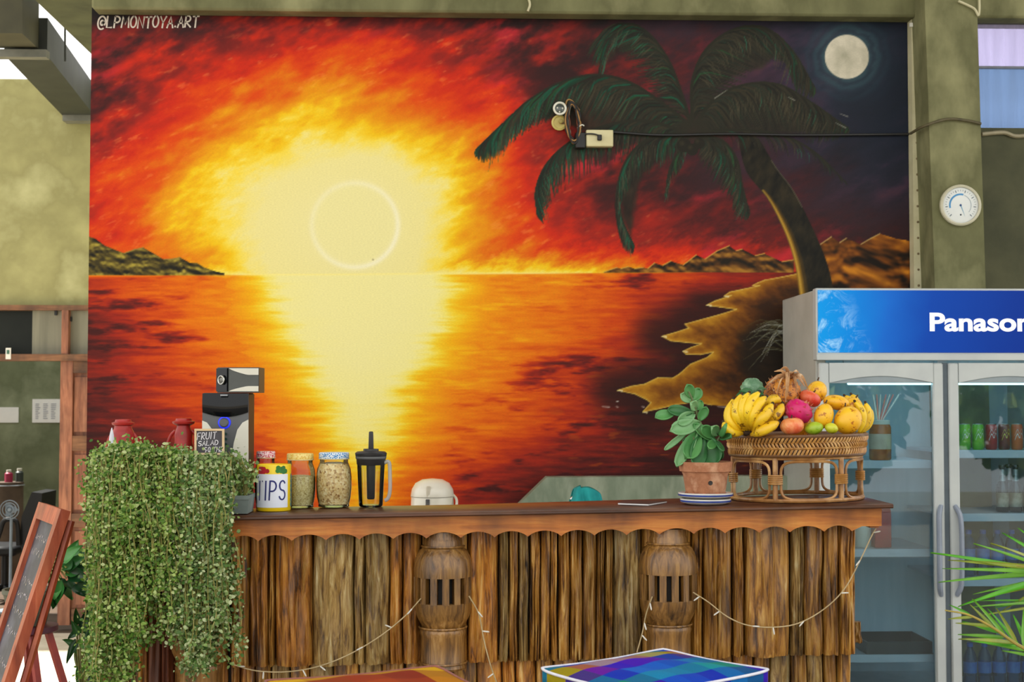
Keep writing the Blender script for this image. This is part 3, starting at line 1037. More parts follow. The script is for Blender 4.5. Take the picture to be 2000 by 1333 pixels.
COL.objects.link(win)
win.location = (wl, YR, zs)
win['kind'] = 'structure'
win['label'] = 'high blue tinted window right of the column'
zm = P(1950, 127, YR).z
obj('pane', MB().box((wl - 0.3, YR + 0.06, zm + 0.004), (wr, YR + 0.068, zt)), thin_glass('lavender_glass', (226, 222, 244), 0.5, 0.2, 1.3, 0.35, (206, 204, 236)), win)
obj('pane', MB().box((wl - 0.3, YR + 0.06, zs), (wr, YR + 0.068, zm - 0.004)), thin_glass('blue_glass', (172, 192, 220), 0.5, 0.2, 1.3, 0.4, (160, 180, 210)), win)
obj('window_bar', MB().box((wl - 0.3, YR + 0.05, zm - 0.006), (wr, YR + 0.075, zm + 0.006)), pmat('window_bar_grey', (150, 156, 176)), win)

# cream cable trunking at the edge of the mural
mb = MB()
ta, tb = P(1780, 38, 6.98), P(1794, 38, 6.98)
ba, bb = P(1786, 600, 6.98), P(1803, 600, 6.98)
mb.quadbox([ba, bb, tb, ta], 0.065)
tr = obj('cable_trunking', mb, M_cream, smooth=False)
tag(tr, 'narrow cream plastic cable trunking between mural and column', 'trunking')
for i in range(17):
    py = 62 + i * 31
    k = (py - 38) / 562
    c = P(1787.5 + 7 * k, py, 6.98)
    obj('rivet', MB().lathe([(0.006, 0), (0.006, 0.003), (0.003, 0.005)], c + Vector((0, 0.001, 0)), 8, 'y'), pmat('rivet_brown', (120, 104, 70)), tr)
ts = obj('cable_clip', MB().box(P(1777, 52, 6.97), P(1791, 46, 6.97) + Vector((0, 0.01, 0.004))), M_white, tr)

# thin cables: along the mural, over the column and on the beam
def cable(name, pts, r, mat, label, cat='cable', n=24):
    p = [tuple(P(*q)) for q in pts]
    mb = MB().tube(spline(p, n), r, 6)
    return tag(obj(name, mb, mat), label, cat)

M_blk = pmat('black_rubber', (26, 25, 24), (18, 18, 17), 20, 0.5)
M_grn = pmat('weathered_cable', (96, 88, 58), (74, 68, 46), 20, 0.7)
cable('black_cable', [(1196, 258, 7.035), (1290, 264, 7.035), (1420, 262, 7.035), (1560, 264, 7.035), (1700, 263, 7.035), (1778, 262, 7.035)], 0.0065, M_blk, 'black cable running across the painted palm to the trunking')
cable('brown_cable', [(1778, 261, 6.95), (1806, 246, 6.77), (1850, 233, 6.765), (1890, 236, 6.765), (1916, 242, 6.77)], 0.007, M_grn, 'brownish cable bent across the column above the dial')
cable('white_cable', [(1918, 262, 7.485), (1960, 259, 7.485), (1985, 266, 7.485), (2030, 262, 7.485)], 0.011, pmat('old_white_cable', (170, 160, 130), (150, 140, 112)), 'thick whitish cable under the blue window')
cable('looped_cable', [(1800, 14, 6.90), (1806, 0, 6.90), (1812, -16, 6.90)], 0.007, M_cream, 'short cream cable at top left of the column')
cable('looped_cable', [(1872, 2, 6.765), (1890, 10, 6.765), (1904, 18, 6.765), (1911, 30, 6.77), (1913, 12, 6.77), (1912, -12, 6.77)], 0.006, M_cream, 'looping cream cable at top right of the column')
cable('beam_cable', [(1030, -8, 6.92), (1035, 8, 6.92), (1031, 22, 6.92)], 0.006, M_cream, 'short cream cable hanging over the beam above the mural')

# ------------------------------------------------------------------ across the yard: wall, door, room
YD = 10.7
ztop = P(100, 155, YD).z
zlin = P(100, 597, YD).z
xl = -9.0
xr = -0.6
mb = MB()
mb.box((xl, YD, zlin), (xr, YD + 0.2, ztop))
mb.box((P(205, 800, YD).x, YD, -0.3), (xr, YD + 0.2, zlin))
mb.box((xl, YD, -0.3), (P(-190, 800, YD).x, YD + 0.2, zlin))
struct('wall_left', mb, M_conc_l, label='yellowed rendered wall across the yard')
ROOM_Z = 2.75
struct('wall_room', MB().box((xl, 14.0, -0.3), (xr, 14.15, ROOM_Z)), pmat('mossy_room_wall', (128, 136, 104), (98, 106, 78), 1.6, 0.9, detail=7, c3=(148, 156, 126), lo=0.3, hi=0.7), label='mossy wall at the back of the room behind the door')
struct('wall_side', MB().box((-1.2, YD + 0.2, -0.3), (-1.05, 14.0, ROOM_Z)), M_conc_d, label='side wall of the room behind the door')
struct('ceiling_room', MB().box((xl, YD + 0.2, ROOM_Z), (xr, 12.1, ROOM_Z + 0.15)), M_conc_d, label='ceiling of the room behind the door, cut short to let daylight in')  # unseen ceiling stopped short so daylight falls into the room
struct('floor_room', MB().box((xl, YD - 0.05, -0.3), (xr, 14.0, -0.285)), pmat('dark_room_floor', (92, 72, 54), (70, 54, 40), 3, 0.7), label='dark floor inside the far room')

def prect(mb, x0, x1, y0, y1, Y, dy):
    """box from pixel rectangle at distance Y"""
    a = P(x0, (y0 + y1) / 2, Y)
    b = P(x1, (y0 + y1) / 2, Y)
    z1 = P((x0 + x1) / 2, y0, Y).z
    z0 = P((x0 + x1) / 2, y1, Y).z
    return mb.box((a.x, Y, z0), (b.x, Y + dy, z1))

fr = bpy.data.objects.new('window_2', None)
COL.objects.link(fr)
fr.location = P(60, 705, YD - 0.04)
fr['kind'] = 'structure'
fr['label'] = 'wooden transom window over the far doorway'
mb = MB(); prect(mb, -190, 205, 596, 606, YD - 0.05, 0.14); obj('lintel', mb, M_teak_h, fr)
mb = MB(); prect(mb, -190, 205, 692, 705, YD - 0.06, 0.16); obj('transom_rail', mb, M_teak_h, fr)
mb = MB(); prect(mb, 120, 133, 606, 692, YD - 0.05, 0.14); obj('mullion', mb, M_teak, fr)
mb = MB(); prect(mb, -190, 63, 606, 692, YD + 0.03, 0.01); obj('pane', mb, pmat('dark_pane', (34, 38, 34), (26, 30, 28), 3, 0.5, spec=0.15), fr)
M_board = pmat('grey_board', (136, 134, 114), (116, 114, 96), 3, 0.6, stretch=(6, 1, 0.4), detail=6)
mb = MB(); prect(mb, 63, 120, 606, 692, YD + 0.015, 0.012); obj('pane', mb, M_board, fr)
mb = MB(); prect(mb, 133, 205, 606, 692, YD + 0.015, 0.012); obj('pane', mb, M_board, fr)
for px, py in ((108, 610), (137, 622)):
    mb = MB(); prect(mb, px - 2, px + 3, py - 3, py + 6, YD - 0.002, 0.016); obj('latch', mb, M_blk, fr)
sw = thing('wall_tag', 'small white tag hooked on the wooden transom rail', 'tag', P(15, 702, YD - 0.07))
mb = MB(); prect(mb, 11, 21, 680, 702, YD - 0.068, 0.008); obj('plate', mb, M_white, sw)
mb = MB(); prect(mb, 13, 18, 684, 692, YD - 0.071, 0.003); obj('mark', mb, pmat('tag_green', (60, 110, 90)), sw)

dr = bpy.data.objects.new('door_1', None)
COL.objects.link(dr)
dr.location = P(150, 1225, YD)
dr['kind'] = 'structure'
dr['label'] = 'brown panelled wooden door left of the mural'
zd0 = -0.285
def dbox(x0, x1, y0, y1, Y, dy, name, mat):
    mb = MB(); prect(mb, x0, x1, y0, y1, Y, dy); return obj(name, mb, mat, dr)
dbox(115, 139, 705, 1222, YD - 0.03, 0.07, 'stile', M_teak)
dbox(186, 205, 705, 1222, YD - 0.03, 0.07, 'stile', M_teak)
dbox(139, 186, 705, 729, YD - 0.025, 0.06, 'rail', M_teak_h)
dbox(139, 186, 852, 881, YD - 0.025, 0.06, 'rail', M_teak_h)
dbox(139, 186, 1004, 1030, YD - 0.025, 0.06, 'rail', M_teak_h)
dbox(139, 186, 1190, 1222, YD - 0.025, 0.06, 'rail', M_teak_h)
for a, b in ((729, 852), (881, 1004), (1030, 1190)):
    dbox(139, 186, a, b, YD + 0.01, 0.015, 'door_panel', M_teak)
    dbox(145, 186, a + 8, b - 8, YD - 0.004, 0.016, 'raised_field', M_teak)

# notices on the room wall
M_paper = pmat('notice_paper', (236, 236, 232), (224, 226, 224), 4, 0.8)
M_ink = pmat('notice_ink', (150, 156, 174))
def notice(x0, x1, y0, y1, label, cols):
    t = thing('paper_notice', label, 'notice', P((x0 + x1) / 2, y1, 13.99), None)
    mb = MB(); prect(mb, x0, x1, y0, y1, 13.992, 0.006); obj('sheet', mb, M_paper, t)
    mb = MB()
    rn = random.Random(x0)
    for c in range(cols if cols > 1 else 0):
        cx0 = x0 + 6 + c * (x1 - x0 - 8) / cols
        cx1 = cx0 + (x1 - x0 - 8) / cols - 5
        for k in range(9):
            yy = y0 + 9 + k * (y1 - y0 - 14) / 9
            prect(mb, cx0, cx0 + (cx1 - cx0) * rn.uniform(0.5, 1), yy, yy + 1.2, 13.99, 0.001)
    if cols > 1:
        o_ = obj('print', mb, M_ink, t)
        o_['kind'] = 'stuff'
notice(63, 117, 780, 826, 'printed paper notice with columns on the far room wall', 3)
notice(-10, 36, 796, 826, 'smaller blank-looking paper sheet at the left of the room wall', 1)

# steel beam boxes top left
mb = MB()
f0, f1 = P(43, 65, 8.05), P(75, 98, 8.4)
x0 = P(-40, 65, 8.05).x
z1 = 4.4
mb.add([(x0, 8.05, f0.z), (f0.x, 8.05, f0.z), (f0.x, 8.05, z1), (x0, 8.05, z1), (x0, 8.4, f0.z), (f1.x, 8.4, f0.z), (f1.x, 8.4, z1), (x0, 8.4, z1)],
       [(0, 1, 2, 3), (7, 6, 5, 4), (0, 4, 5, 1), (1, 5, 6, 2), (2, 6, 7, 3), (3, 7, 4, 0)])
struct('trim_3', mb, pmat('shaded_beam_end', (82, 80, 58), (70, 68, 50), 5, 0.7), label='short grey beam end at the top left corner', smooth=False)  # dark tone puts the shade of its side into the colour
mb = MB()
z0 = P(92, 108, 8.42).z
z1b = P(85, 35, 8.42).z
a0, a1 = P(8, 113, 8.42).x, P(92, 108, 8.42).x
c0, c1 = P(126, 232, YD).x, P(188, 215, YD).x
zf = P(128, 230, YD).z
mb.add([(a0, 8.42, z0), (a1, 8.42, z0), (a1, 8.42, z1b), (a0, 8.42, z1b), (c0, YD, zf), (c1, YD, zf), (c1, YD, zf + z1b - z0), (c0, YD, zf + z1b - z0)],
       [(0, 1, 2, 3), (7, 6, 5, 4), (0, 4, 5, 1), (1, 5, 6, 2), (2, 6, 7, 3), (3, 7, 4, 0)])
tb_ = struct('trim_4', mb, M_steel, label='long grey steel box beam running back to the yellowed wall', smooth=False)
mb = MB()
mb.box((a0 - 0.3, 8.36, z0 - 0.025), (a1 + 0.012, 8.43, z0 + 0.02))
obj('flange', mb, M_steel_l, tb_, smooth=False)
mb = MB()
prect(mb, 122, 190, 222, 236, YD - 0.13, 0.12)
obj('end_plate', mb, M_steel_l, tb_, smooth=False)
mb = MB().tube([P(127, 30, 8.5), P(127, 120, 8.5)], 0.006, 6)
obj('hanger_rod', mb, M_steel, tb_)
# ================================================================== the bar
YB = 4.30                                    # front edge of the bar top
yA = lambda x: 1008 - 0.0185 * (x - 504)     # front top edge of the board (the bar stands a little out of level)
yB = lambda x: 1017 - 0.0185 * (x - 504)     # front bottom edge of the board
yC = lambda x: 1058 - 0.0172 * (x - 504)     # scallop tips
yD = lambda x: 1301 - 0.0205 * (x - 490)     # foot of the upper log row
_pa, _pb = P(504, yA(504), YB), P(1543, yA(1543), YB)
ZSL = (_pb.z - _pa.z) / (_pb.x - _pa.x)


def zbar(x):
    return _pa.z + ZSL * (x - _pa.x)


M_top = wood('bar_top_wood', [(0.3, (64, 36, 22)), (0.5, (92, 54, 34)), (0.7, (116, 76, 52))], 6, (0.5, 6, 6), 0.35, 0.08, 0.1, 0.05)
M_fas = wood('fascia_wood', [(0.28, (138, 72, 20)), (0.5, (188, 110, 38)), (0.72, (210, 140, 58))], 8, (0.5, 6, 6), 0.45, 0.12, 0.05, 0.03)
LOG_STOPS = [(0.30, (40, 22, 10)), (0.40, (112, 70, 24)), (0.50, (172, 118, 46)), (0.60, (200, 150, 68)), (0.72, (236, 204, 138))]
M_log = wood('varnished_log', LOG_STOPS, 7.5, (7, 7, 0.75), 0.33, 0.9, 0.25, 0.16)
M_log_g = wood('mossy_log', [(0.30, (40, 28, 16)), (0.40, (110, 80, 38)), (0.50, (160, 126, 66)), (0.60, (182, 154, 96)), (0.76, (220, 208, 168))], 8.5, (7, 7, 1.0), 0.4, 0.9, 0.2, 0.12)
M_log_r = wood('ruddy_log', [(0.32, (44, 24, 10)), (0.41, (130, 78, 24)), (0.50, (188, 120, 42)), (0.60, (212, 152, 64)), (0.74, (234, 198, 128))], 7.5, (7, 7, 0.75), 0.33, 0.9, 0.25, 0.12)
M_dark = wood('dark_backing', [(0.3, (40, 26, 16)), (0.7, (62, 42, 26))], 7, (6, 6, 0.5), 0.6, 0.2, 0.0, 0.05)
M_hub = wood('hub_wood', [(0.30, (66, 42, 18)), (0.44, (122, 84, 38)), (0.58, (158, 114, 56)), (0.74, (190, 150, 92))], 9, (6, 6, 0.7), 0.28, 0.5, 0.35, 0.05)

BAR = thing('bar_counter', 'long wooden bar with scalloped fascia and rough log front', 'bar', (PX(1000, YB) * 0 + 0.2, 4.5, 0.0))

# ---- top board
xl0, xr0 = P(176, 1012, YB).x, P(1745, yA(1745), YB).x
def top_back(x):
    a, b = PX(900, 4.6), PX(1745, 4.6)
    t = max(0.0, min(1.0, (x - a) / (b - a)))
    return 4.60 + 0.20 * t
mb = MB()
xs = [xl0 + (xr0 - xl0) * i / 30 for i in range(31)]
th = zbar(0) - P(1000, yB(1000), YB).z + 0.002
vs = []
for x in xs:
    z = zbar(x)
    vs += [(x, YB + 0.004, z - th), (x, YB, z - th + 0.004), (x, YB, z - 0.004), (x, YB + 0.005, z), (x, top_back(x), z), (x, top_back(x), z - th)]
fs = []
for i in range(30):
    for k in range(6):
        l = (k + 1) % 6
        fs.append((i * 6 + k, i * 6 + l, i * 6 + 6 + l, i * 6 + 6 + k))
fs += [(0, 1, 2, 3, 4, 5), tuple(range(30 * 6 + 5, 30 * 6 - 1, -1))]
mb.add(vs, fs)
obj('top_board', mb, M_top, BAR)

# ---- scalloped fascia
mb = MB()
YF = 4.335
cusp = [447, 504, 570, 636.5, 702, 768, 833, 900, 966, 1031, 1096, 1161, 1224, 1288, 1355, 1416, 1483, 1543, 1610, 1664, 1722]
top_pts, bot_pts = [], []
for a, b in zip(cusp[:-1], cusp[1:]):
    flat = a == 1664
    for k in range(9):
        t = k / 9
        x = a + (b - a) * t
        lift = 11.5 * math.sin(math.pi * t) ** 0.72 if not flat else 9 * min(1, t * 3)
        bot_pts.append(P(x, yC(x) - lift, YF))
        top_pts.append(P(x, yB(x) - 3, YF))
bot_pts.append(P(1722, yC(1722) - 9, YF))
top_pts.append(P(1722, yB(1722) - 3, YF))
n = len(bot_pts)
d = Vector((0, 0.028, 0))
vs = bot_pts + top_pts + [p + d for p in bot_pts] + [p + d for p in top_pts]
fs = []
for i in range(n - 1):
    fs += [(i, i + 1, n + i + 1, n + i), (2 * n + i + 1, 2 * n + i, 3 * n + i, 3 * n + i + 1), (i, 2 * n + i, 2 * n + i + 1, i + 1), (n + i, n + i + 1, 3 * n + i + 1, 3 * n + i)]
fs += [(0, n, 3 * n, 2 * n), (n - 1, 3 * n - 1, 4 * n - 1, 2 * n - 1)]
mb.add(vs, fs)
obj('fascia', mb, M_fas, BAR, auto=30)
# returns at both ends
for px, nm in ((447, 'fascia_return'), (1722, 'fascia_return')):
    a, b = P(px, yC(px) - 4, YF), P(px, yB(px) - 3, YF)
    s = 1 if px < 900 else -1
    mb = MB().box((min(a.x, a.x + 0.028 * s), YF + 0.028, a.z), (max(a.x, a.x + 0.028 * s), 4.58 if px < 900 else 4.74, b.z))
    obj(nm, mb, M_fas, BAR, smooth=False)


# ---- log slabs
def log_slab(x0, x1, f_top, f_bot, Y, bulge, seed, mat, name='log_slab', ridges=3):
    rn = random.Random(seed)
    ph = [rn.uniform(0, 6.28) for _ in range(8)]
    fr = [rn.uniform(2.0, 4.5) * (ridges / 3) for _ in range(4)]
    nu, nv = 20, 20
    mb = MB()
    dep = 0.045

    def pt(u, v):
        wob = 0.9 * math.sin(v * 5 + ph[4]) + 0.6 * math.sin(v * 11 + ph[5])
        x = x0 + (x1 - x0) * u + wob * (1 if 0.02 < u < 0.98 else 0.6)
        yt, yb = f_top(x), f_bot(x) + 1.2 * math.sin(u * 9 + ph[6])
        y = yb + (yt - yb) * v
        c = 2 * u - 1
        prof = math.sqrt(max(0.0, 1 - abs(c) ** 3.2))
        rid = 0.0
        for k in range(3):
            rid += math.sin(u * 6.28 * fr[k] + ph[k] + 1.6 * math.sin(v * (3 + k) + ph[k + 3])) / (k + 1.4)
        p = P(x, y, Y)
        f = bulge * (-0.12 + 1.25 * prof) + (0.0050 * rid + 0.004 * math.sin(v * 9 + ph[2]) * math.sin(u * 7 + ph[3])) * prof
        if v < 0.02:
            f -= 0.004
        return Vector((p.x, Y - f, p.z))
    mb.grid(pt, nu, nv)
    # close sides and bottom back to the backing
    row = nu + 1
    n0 = len(mb.v)
    rim = [i for i in range(row)] + [j * row + nu for j in range(1, nv + 1)] + [nv * row + i for i in range(nu - 1, -1, -1)] + [j * row for j in range(nv - 1, 0, -1)]
    back = [(mb.v[i][0], Y + dep * 0.36, mb.v[i][2]) for i in rim]
    mb.v += back
    m = len(rim)
    for i in range(m):
        j = (i + 1) % m
        mb.f.append((rim[i], n0 + i, n0 + j, rim[j]))
    mb.f.append(tuple(range(n0, n0 + m)))
    return obj(name, mb, mat, BAR, auto=60)


YL = 4.43
f_t = lambda x: yC(x) - 20
rowU = [(451, 488, 0), (489, 526, 2), (527, 537, 0), (538, 611, 2), (612, 692, 1), (693, 713, 1), (713, 761, 1), (762, 786, 2), (787, 823, 2), (824, 846, 0), (880, 913, 0),
        (914, 973, 2), (975, 993, 1), (994, 1012, 0), (1013, 1032, 1), (1034, 1054, 0), (1055, 1074, 0), (1075, 1088, 0), (1090, 1112, 0), (1113, 1137, 0), (1138, 1164, 0), (1165, 1180, 0), (1181, 1196, 0), (1197, 1252, 1), (1253, 1290, 0), (1326, 1348, 0),
        (1349, 1371, 0), (1372, 1428, 0), (1430, 1451, 0), (1453, 1541, 0), (1544, 1568, 1), (1569, 1605, 0), (1606, 1636, 0), (1637, 1669, 0)]
mats3 = [M_log, M_log_g, M_log_r]
for i, (a, b, k) in enumerate(rowU):
    log_slab(a, b, f_t, yD, YL, 0.016 + 0.00022 * (b - a) + 0.006 * ((i * 37) % 5) / 5, 100 + i, mats3[k], ridges=2 + (b - a) / 22)
rowL = [(452, 470, 2), (471, 498, 2), (500, 530, 0), (532, 566, 1), (568, 604, 0), (606, 650, 1), (652, 700, 0), (702, 745, 1), (747, 790, 0), (792, 828, 0), (884, 930, 0), (932, 980, 2), (982, 1006, 2), (1008, 1046, 2), (1048, 1080, 0), (1082, 1130, 0), (1132, 1170, 1), (1172, 1215, 0), (1217, 1262, 0), (1264, 1292, 0), (1328, 1380, 0), (1382, 1430, 0), (1432, 1470, 2), (1472, 1500, 0), (1502, 1542, 1), (1544, 1574, 0), (1576, 1606, 1), (1608, 1632, 0), (1634, 1660, 0)]
f_lt = lambda x: yD(x) - 12
f_lb = lambda x: 1470
for i, (a, b, k) in enumerate(rowL):
    log_slab(a, b, f_lt, f_lb, YL + 0.028, 0.013 + 0.004 * ((i * 53) % 5) / 5, 300 + i, mats3[k], ridges=2)
f_lb2 = lambda x: 1640
log_slab(1660, 1682, lambda x: 1215, lambda x: 1256, YL + 0.05, 0.012, 399, M_log, 'log_stub')
# lower foot row down to the floor, out of the photograph
ROWF = [452 + i * 60 for i in range(21)]
for i, a in enumerate(ROWF[:-1]):
    log_slab(a, a + 58, lambda x: 1466, lambda x: 1690, YL + 0.03, 0.014, 500 + i, M_log)

# carcass behind the slabs
mb = MB()
xL, xR = P(184, 1100, YL).x, P(1664, 1100, YL).x
zc = lambda x: zbar(x) - th - 0.001
ya, yb_ = YL + 0.046, 4.56
mb.add([(xL, ya, 0), (xR, ya, 0), (xR, yb_, 0), (xL, yb_, 0), (xL, ya, zc(xL)), (xR, ya, zc(xR)), (xR, yb_, zc(xR)), (xL, yb_, zc(xL))],
       [(0, 3, 2, 1), (4, 5, 6, 7), (0, 1, 5, 4), (1, 2, 6, 5), (2, 3, 7, 6), (3, 0, 4, 7)])
obj('carcass', mb, M_dark, BAR, smooth=False)

# red-brown boards of the left end, half hidden by the trailing plants
M_redb = wood('red_boards', [(0.3, (70, 34, 20)), (0.5, (110, 56, 32)), (0.72, (140, 84, 54))], 7, (6, 6, 0.5), 0.45, 0.3, 0.15, 0.2)
for i, a in enumerate(range(186, 446, 26)):
    log_slab(a, a + 25, lambda x: 1020, lambda x: 1690, YL + 0.012, 0.012, 700 + i, M_redb if i % 3 else M_log_r, 'end_board', 2)


# ---- turned wooden hubs with slots
def hub(cx, ytop, ybot, name_y):
    """cx: pixel; y values: neck top, barrel etc. taken from the photograph"""
    Y = 4.372
    s = Y / FPX
    c = P(cx, 1150, Y)
    dz = lambda py: P(cx, py, Y).z - c.z
    t = thing_part = bpy.data.objects.new('wheel_hub', None)
    COL.objects.link(t)
    t.parent = BAR
    o = name_y
    prof = [(44, 1310 + o), (46, 1306 + o), (44, 1300 + o), (44, 1246 + o), (46, 1238 + o), (45, 1232 + o), (42, 1227 + o), (44, 1222 + o), (51, 1208 + o), (55, 1194 + o), (56, 1178 + o)]
    lower = [(r * s, dz(y)) for r, y in prof]
    upper = [(57 * s, dz(1128 + o)), (57.5 * s, dz(1112 + o)), (55 * s, dz(1094 + o)), (48 * s, dz(1078 + o)), (40 * s, dz(1071 + o)), (38 * s, dz(1067 + o)), (38 * s, dz(1058 + o)), (36 * s, dz(1054 + o)), (36 * s, dz(1040 + o))]
    cc = Vector((c.x, 0, 0))
    C3 = Vector((c.x, Y + 0.035, c.z))
    mb = MB().lathe(lower, C3, 40)
    obj('barrel', mb, M_hub, t)
    mb = MB().lathe(upper, C3, 40)
    obj('barrel', mb, M_hub, t)
    mb = MB().lathe([(40 * s, dz(1180 + o)), (40 * s, dz(1126 + o))], C3, 24)
    obj('core', mb, pmat('hub_core_dark', (24, 20, 18), (16, 14, 12), 8, 0.7), t)
    nb = 15
    for i in range(nb):
        a = 2 * math.pi * (i + 0.5) / nb
        w = 2 * math.pi / nb * 0.28
        mb = MB()
        r0, r1 = 46 * s, 57 * s
        pts = []
        for rr, sg in ((r0, -1), (r1, -1), (r1, 1), (r0, 1)):
            pts.append(C3 + Vector((rr * math.cos(a + sg * w), rr * math.sin(a + sg * w), dz(1179 + o))))
        mb.prism(pts, (0, 0, dz(1127 + o) - dz(1179 + o)))
        obj('slat', mb, M_hub, t, smooth=False)
    for py, r in ((1069, 41.5), (1228, 46), (1297, 46)):
        obj('band', MB().ring(C3, r * s, 2.2 * s, 36, 6, dz(py + o)), M_hub, t)
    return t


def _hub_fix():
    pass


for cx, o in ((865, 0), (1308, -6), (386, 70)):
    h = hub(cx, 0, 0, o)

# the bar's unseen foot
obj('plinth', MB().box((xL + 0.03, YL + 0.05, 0), (xR - 0.03, YL + 0.12, 0.08)), M_dark, BAR, smooth=False)
# ================================================================== things on the bar
def on_bar(px, Y, half=0.055):
    """the spot on the bar top at (px, Y); the bar slopes a little, so a foot of that half width just clears it"""
    x = PX(px, Y)
    return Vector((x, Y, zbar(x) + abs(ZSL) * half + 0.0006))


def scale_at(Y):
    return Y / FPX                       # metres per photograph pixel at that distance


# ---- tip can
c = on_bar(536, 4.49)
s = scale_at(4.49)
t = thing('tip_can', 'yellow tin can with a white TIPS paper label', 'can', c)
R_ = 33 * s
H_ = 89 * s
M_yel = pmat('tin_yellow', (246, 214, 30), (238, 200, 18), 8, 0.35)
obj('can_body', MB().lathe([(R_ * 0.97, 0), (R_, 0.003), (R_, H_ - 0.003), (R_ * 0.985, H_), (R_ * 0.93, H_), (R_ * 0.93, H_ - 0.02)], c, 40), M_yel, t)
def on_can(u, v, lift):
    a = -math.pi / 2 + u / R_
    return (c.x + (R_ + lift) * math.cos(a), c.y + (R_ + lift) * math.sin(a), c.z + v)
zl0, zl1 = 7 * s, 71 * s
mb = MB().grid(lambda u, v: on_can((-40 + 74 * u) * s, zl0 + (zl1 - zl0) * v, 0.0008), 24, 2)
obj('paper_label', mb, pmat('label_paper', (232, 236, 246), (222, 228, 242), 14, 0.7), t, fix=False)
mb = MB()
lettering(mb, 'TIPS', lambda u, v: on_can(u - 33 * s, v + zl0 + 14 * s, 0.0016), 36 * s, 13.5 * s, 4.2 * s, 3.0 * s, 0.03, 0.04, 5)
obj('lettering', mb, pmat('felt_pen_blue', (36, 44, 120), (26, 34, 96), 30, 0.6), t, smooth=False, fix=False)
rn = random.Random(4)
for nm, u0, col in (('printed_cherry', -26, (200, 40, 50)), ('printed_leaf', 12, (40, 130, 40)), ('printed_band', 46, (30, 140, 190))):
    pts = []
    mb = MB()
    for k in range(7):
        uu = u0 + (k % 4) * 5.5 + rn.uniform(-1, 1)
        vv = 76 + (k // 4) * 6 + rn.uniform(-1.5, 1.5)
        if nm == 'printed_band':
            uu, vv = 50, 12 + k * 9
        r = 4.6 if nm != 'printed_band' else 5.2
        mb.add([on_can((uu + r * math.cos(a * math.pi / 4)) * s, (vv + r * math.sin(a * math.pi / 4)) * s, 0.0007 + 0.00004 * k) for a in range(8)], [tuple(range(8))])
    o_ = obj(nm, mb, pmat(nm, col, tuple(int(v * 0.8) for v in col), 60, 0.4), t, smooth=False, fix=False)
    o_['kind'] = 'stuff'

# ---- storage jars
M_gl = thin_glass('jar_glass', (248, 252, 248), 0.9, 0.02, 1.42)


def lid_mat(name, base, spots, scale=220):
    m, nt, b = _new(name)
    tc = nt.nodes.new('ShaderNodeTexCoord')
    v = nt.nodes.new('ShaderNodeTexVoronoi')
    v.inputs['Scale'].default_value = scale
    nt.links.new(tc.outputs['Object'], v.inputs['Vector'])
    r = _ramp(nt, v.outputs['Distance'], [(0.40, spots), (0.52, base)])
    nt.links.new(r.outputs['Color'], b.inputs['Base Color'])
    b.inputs['Roughness'].default_value = 0.35
    return m


def grain_mat(name, stops, scale):
    m, nt, b = _new(name)
    tc = nt.nodes.new('ShaderNodeTexCoord')
    v = nt.nodes.new('ShaderNodeTexVoronoi')
    v.inputs['Scale'].default_value = scale
    nt.links.new(tc.outputs['Object'], v.inputs['Vector'])
    r = _ramp(nt, v.outputs['Color'], stops)
    nt.links.new(r.outputs['Color'], b.inputs['Base Color'])
    bp = nt.nodes.new('ShaderNodeBump')
    bp.inputs['Distance'].default_value = 0.004
    bp.inputs['Strength'].default_value = 0.6
    nt.links.new(v.outputs['Distance'], bp.inputs['Height'])
    nt.links.new(bp.outputs['Normal'], b.inputs['Normal'])
    b.inputs['Roughness'].default_value = 0.8
    return m


def jar(px, Y, w, h, lidm, fill, fillm, label, group='storage jars on the bar'):
    c = on_bar(px, Y)
    s = scale_at(Y)
    t = thing('storage_jar', label, 'jar', c, group)
    r = w / 2 * s
    prof = [(0.80, 0.0), (0.88, 0.02), (0.86, 0.06), (0.95, 0.18), (1.0, 0.36), (1.0, 0.56), (0.95, 0.70), (0.84, 0.79), (0.80, 0.82), (0.80, 0.90)]
    P_ = [(r * a, h * s * b) for a, b in prof]
    obj('glass', MB().lathe(P_, c, 40, cap=False), M_gl, t)
    obj('glass_base', MB().lathe([(r * 0.70, 0.001), (r * 0.80, 0.003), (r * 0.70, 0.010)], c, 32), thin_glass('jar_base_glass', (226, 236, 230), 0.9, 0.03, 1.5) if 'jar_base_glass' not in MATS else MATS['jar_base_glass'], t)
    inner = [(r * 0.955 * a, h * s * (0.045 + 0.955 * b)) for a, b in prof if b <= fill]
    inner.append((r * 0.4, inner[-1][1] + 0.004))
    obj('filling', MB().lathe(inner, c, 36), fillm, t)
    ld = obj('lid', MB().lathe([(r * 0.84, h * s * 0.875), (r * 0.86, h * s * 0.885), (r * 0.86, h * s * 0.985), (r * 0.82, h * s)], c, 40), lidm, t)
    obj('bead', MB().ring(c, r * 0.86, 0.0016, 40, 6, h * s * 0.885), pmat('lid_rim_cream', (222, 206, 160), (206, 190, 140), 20, 0.4), ld)
    return t


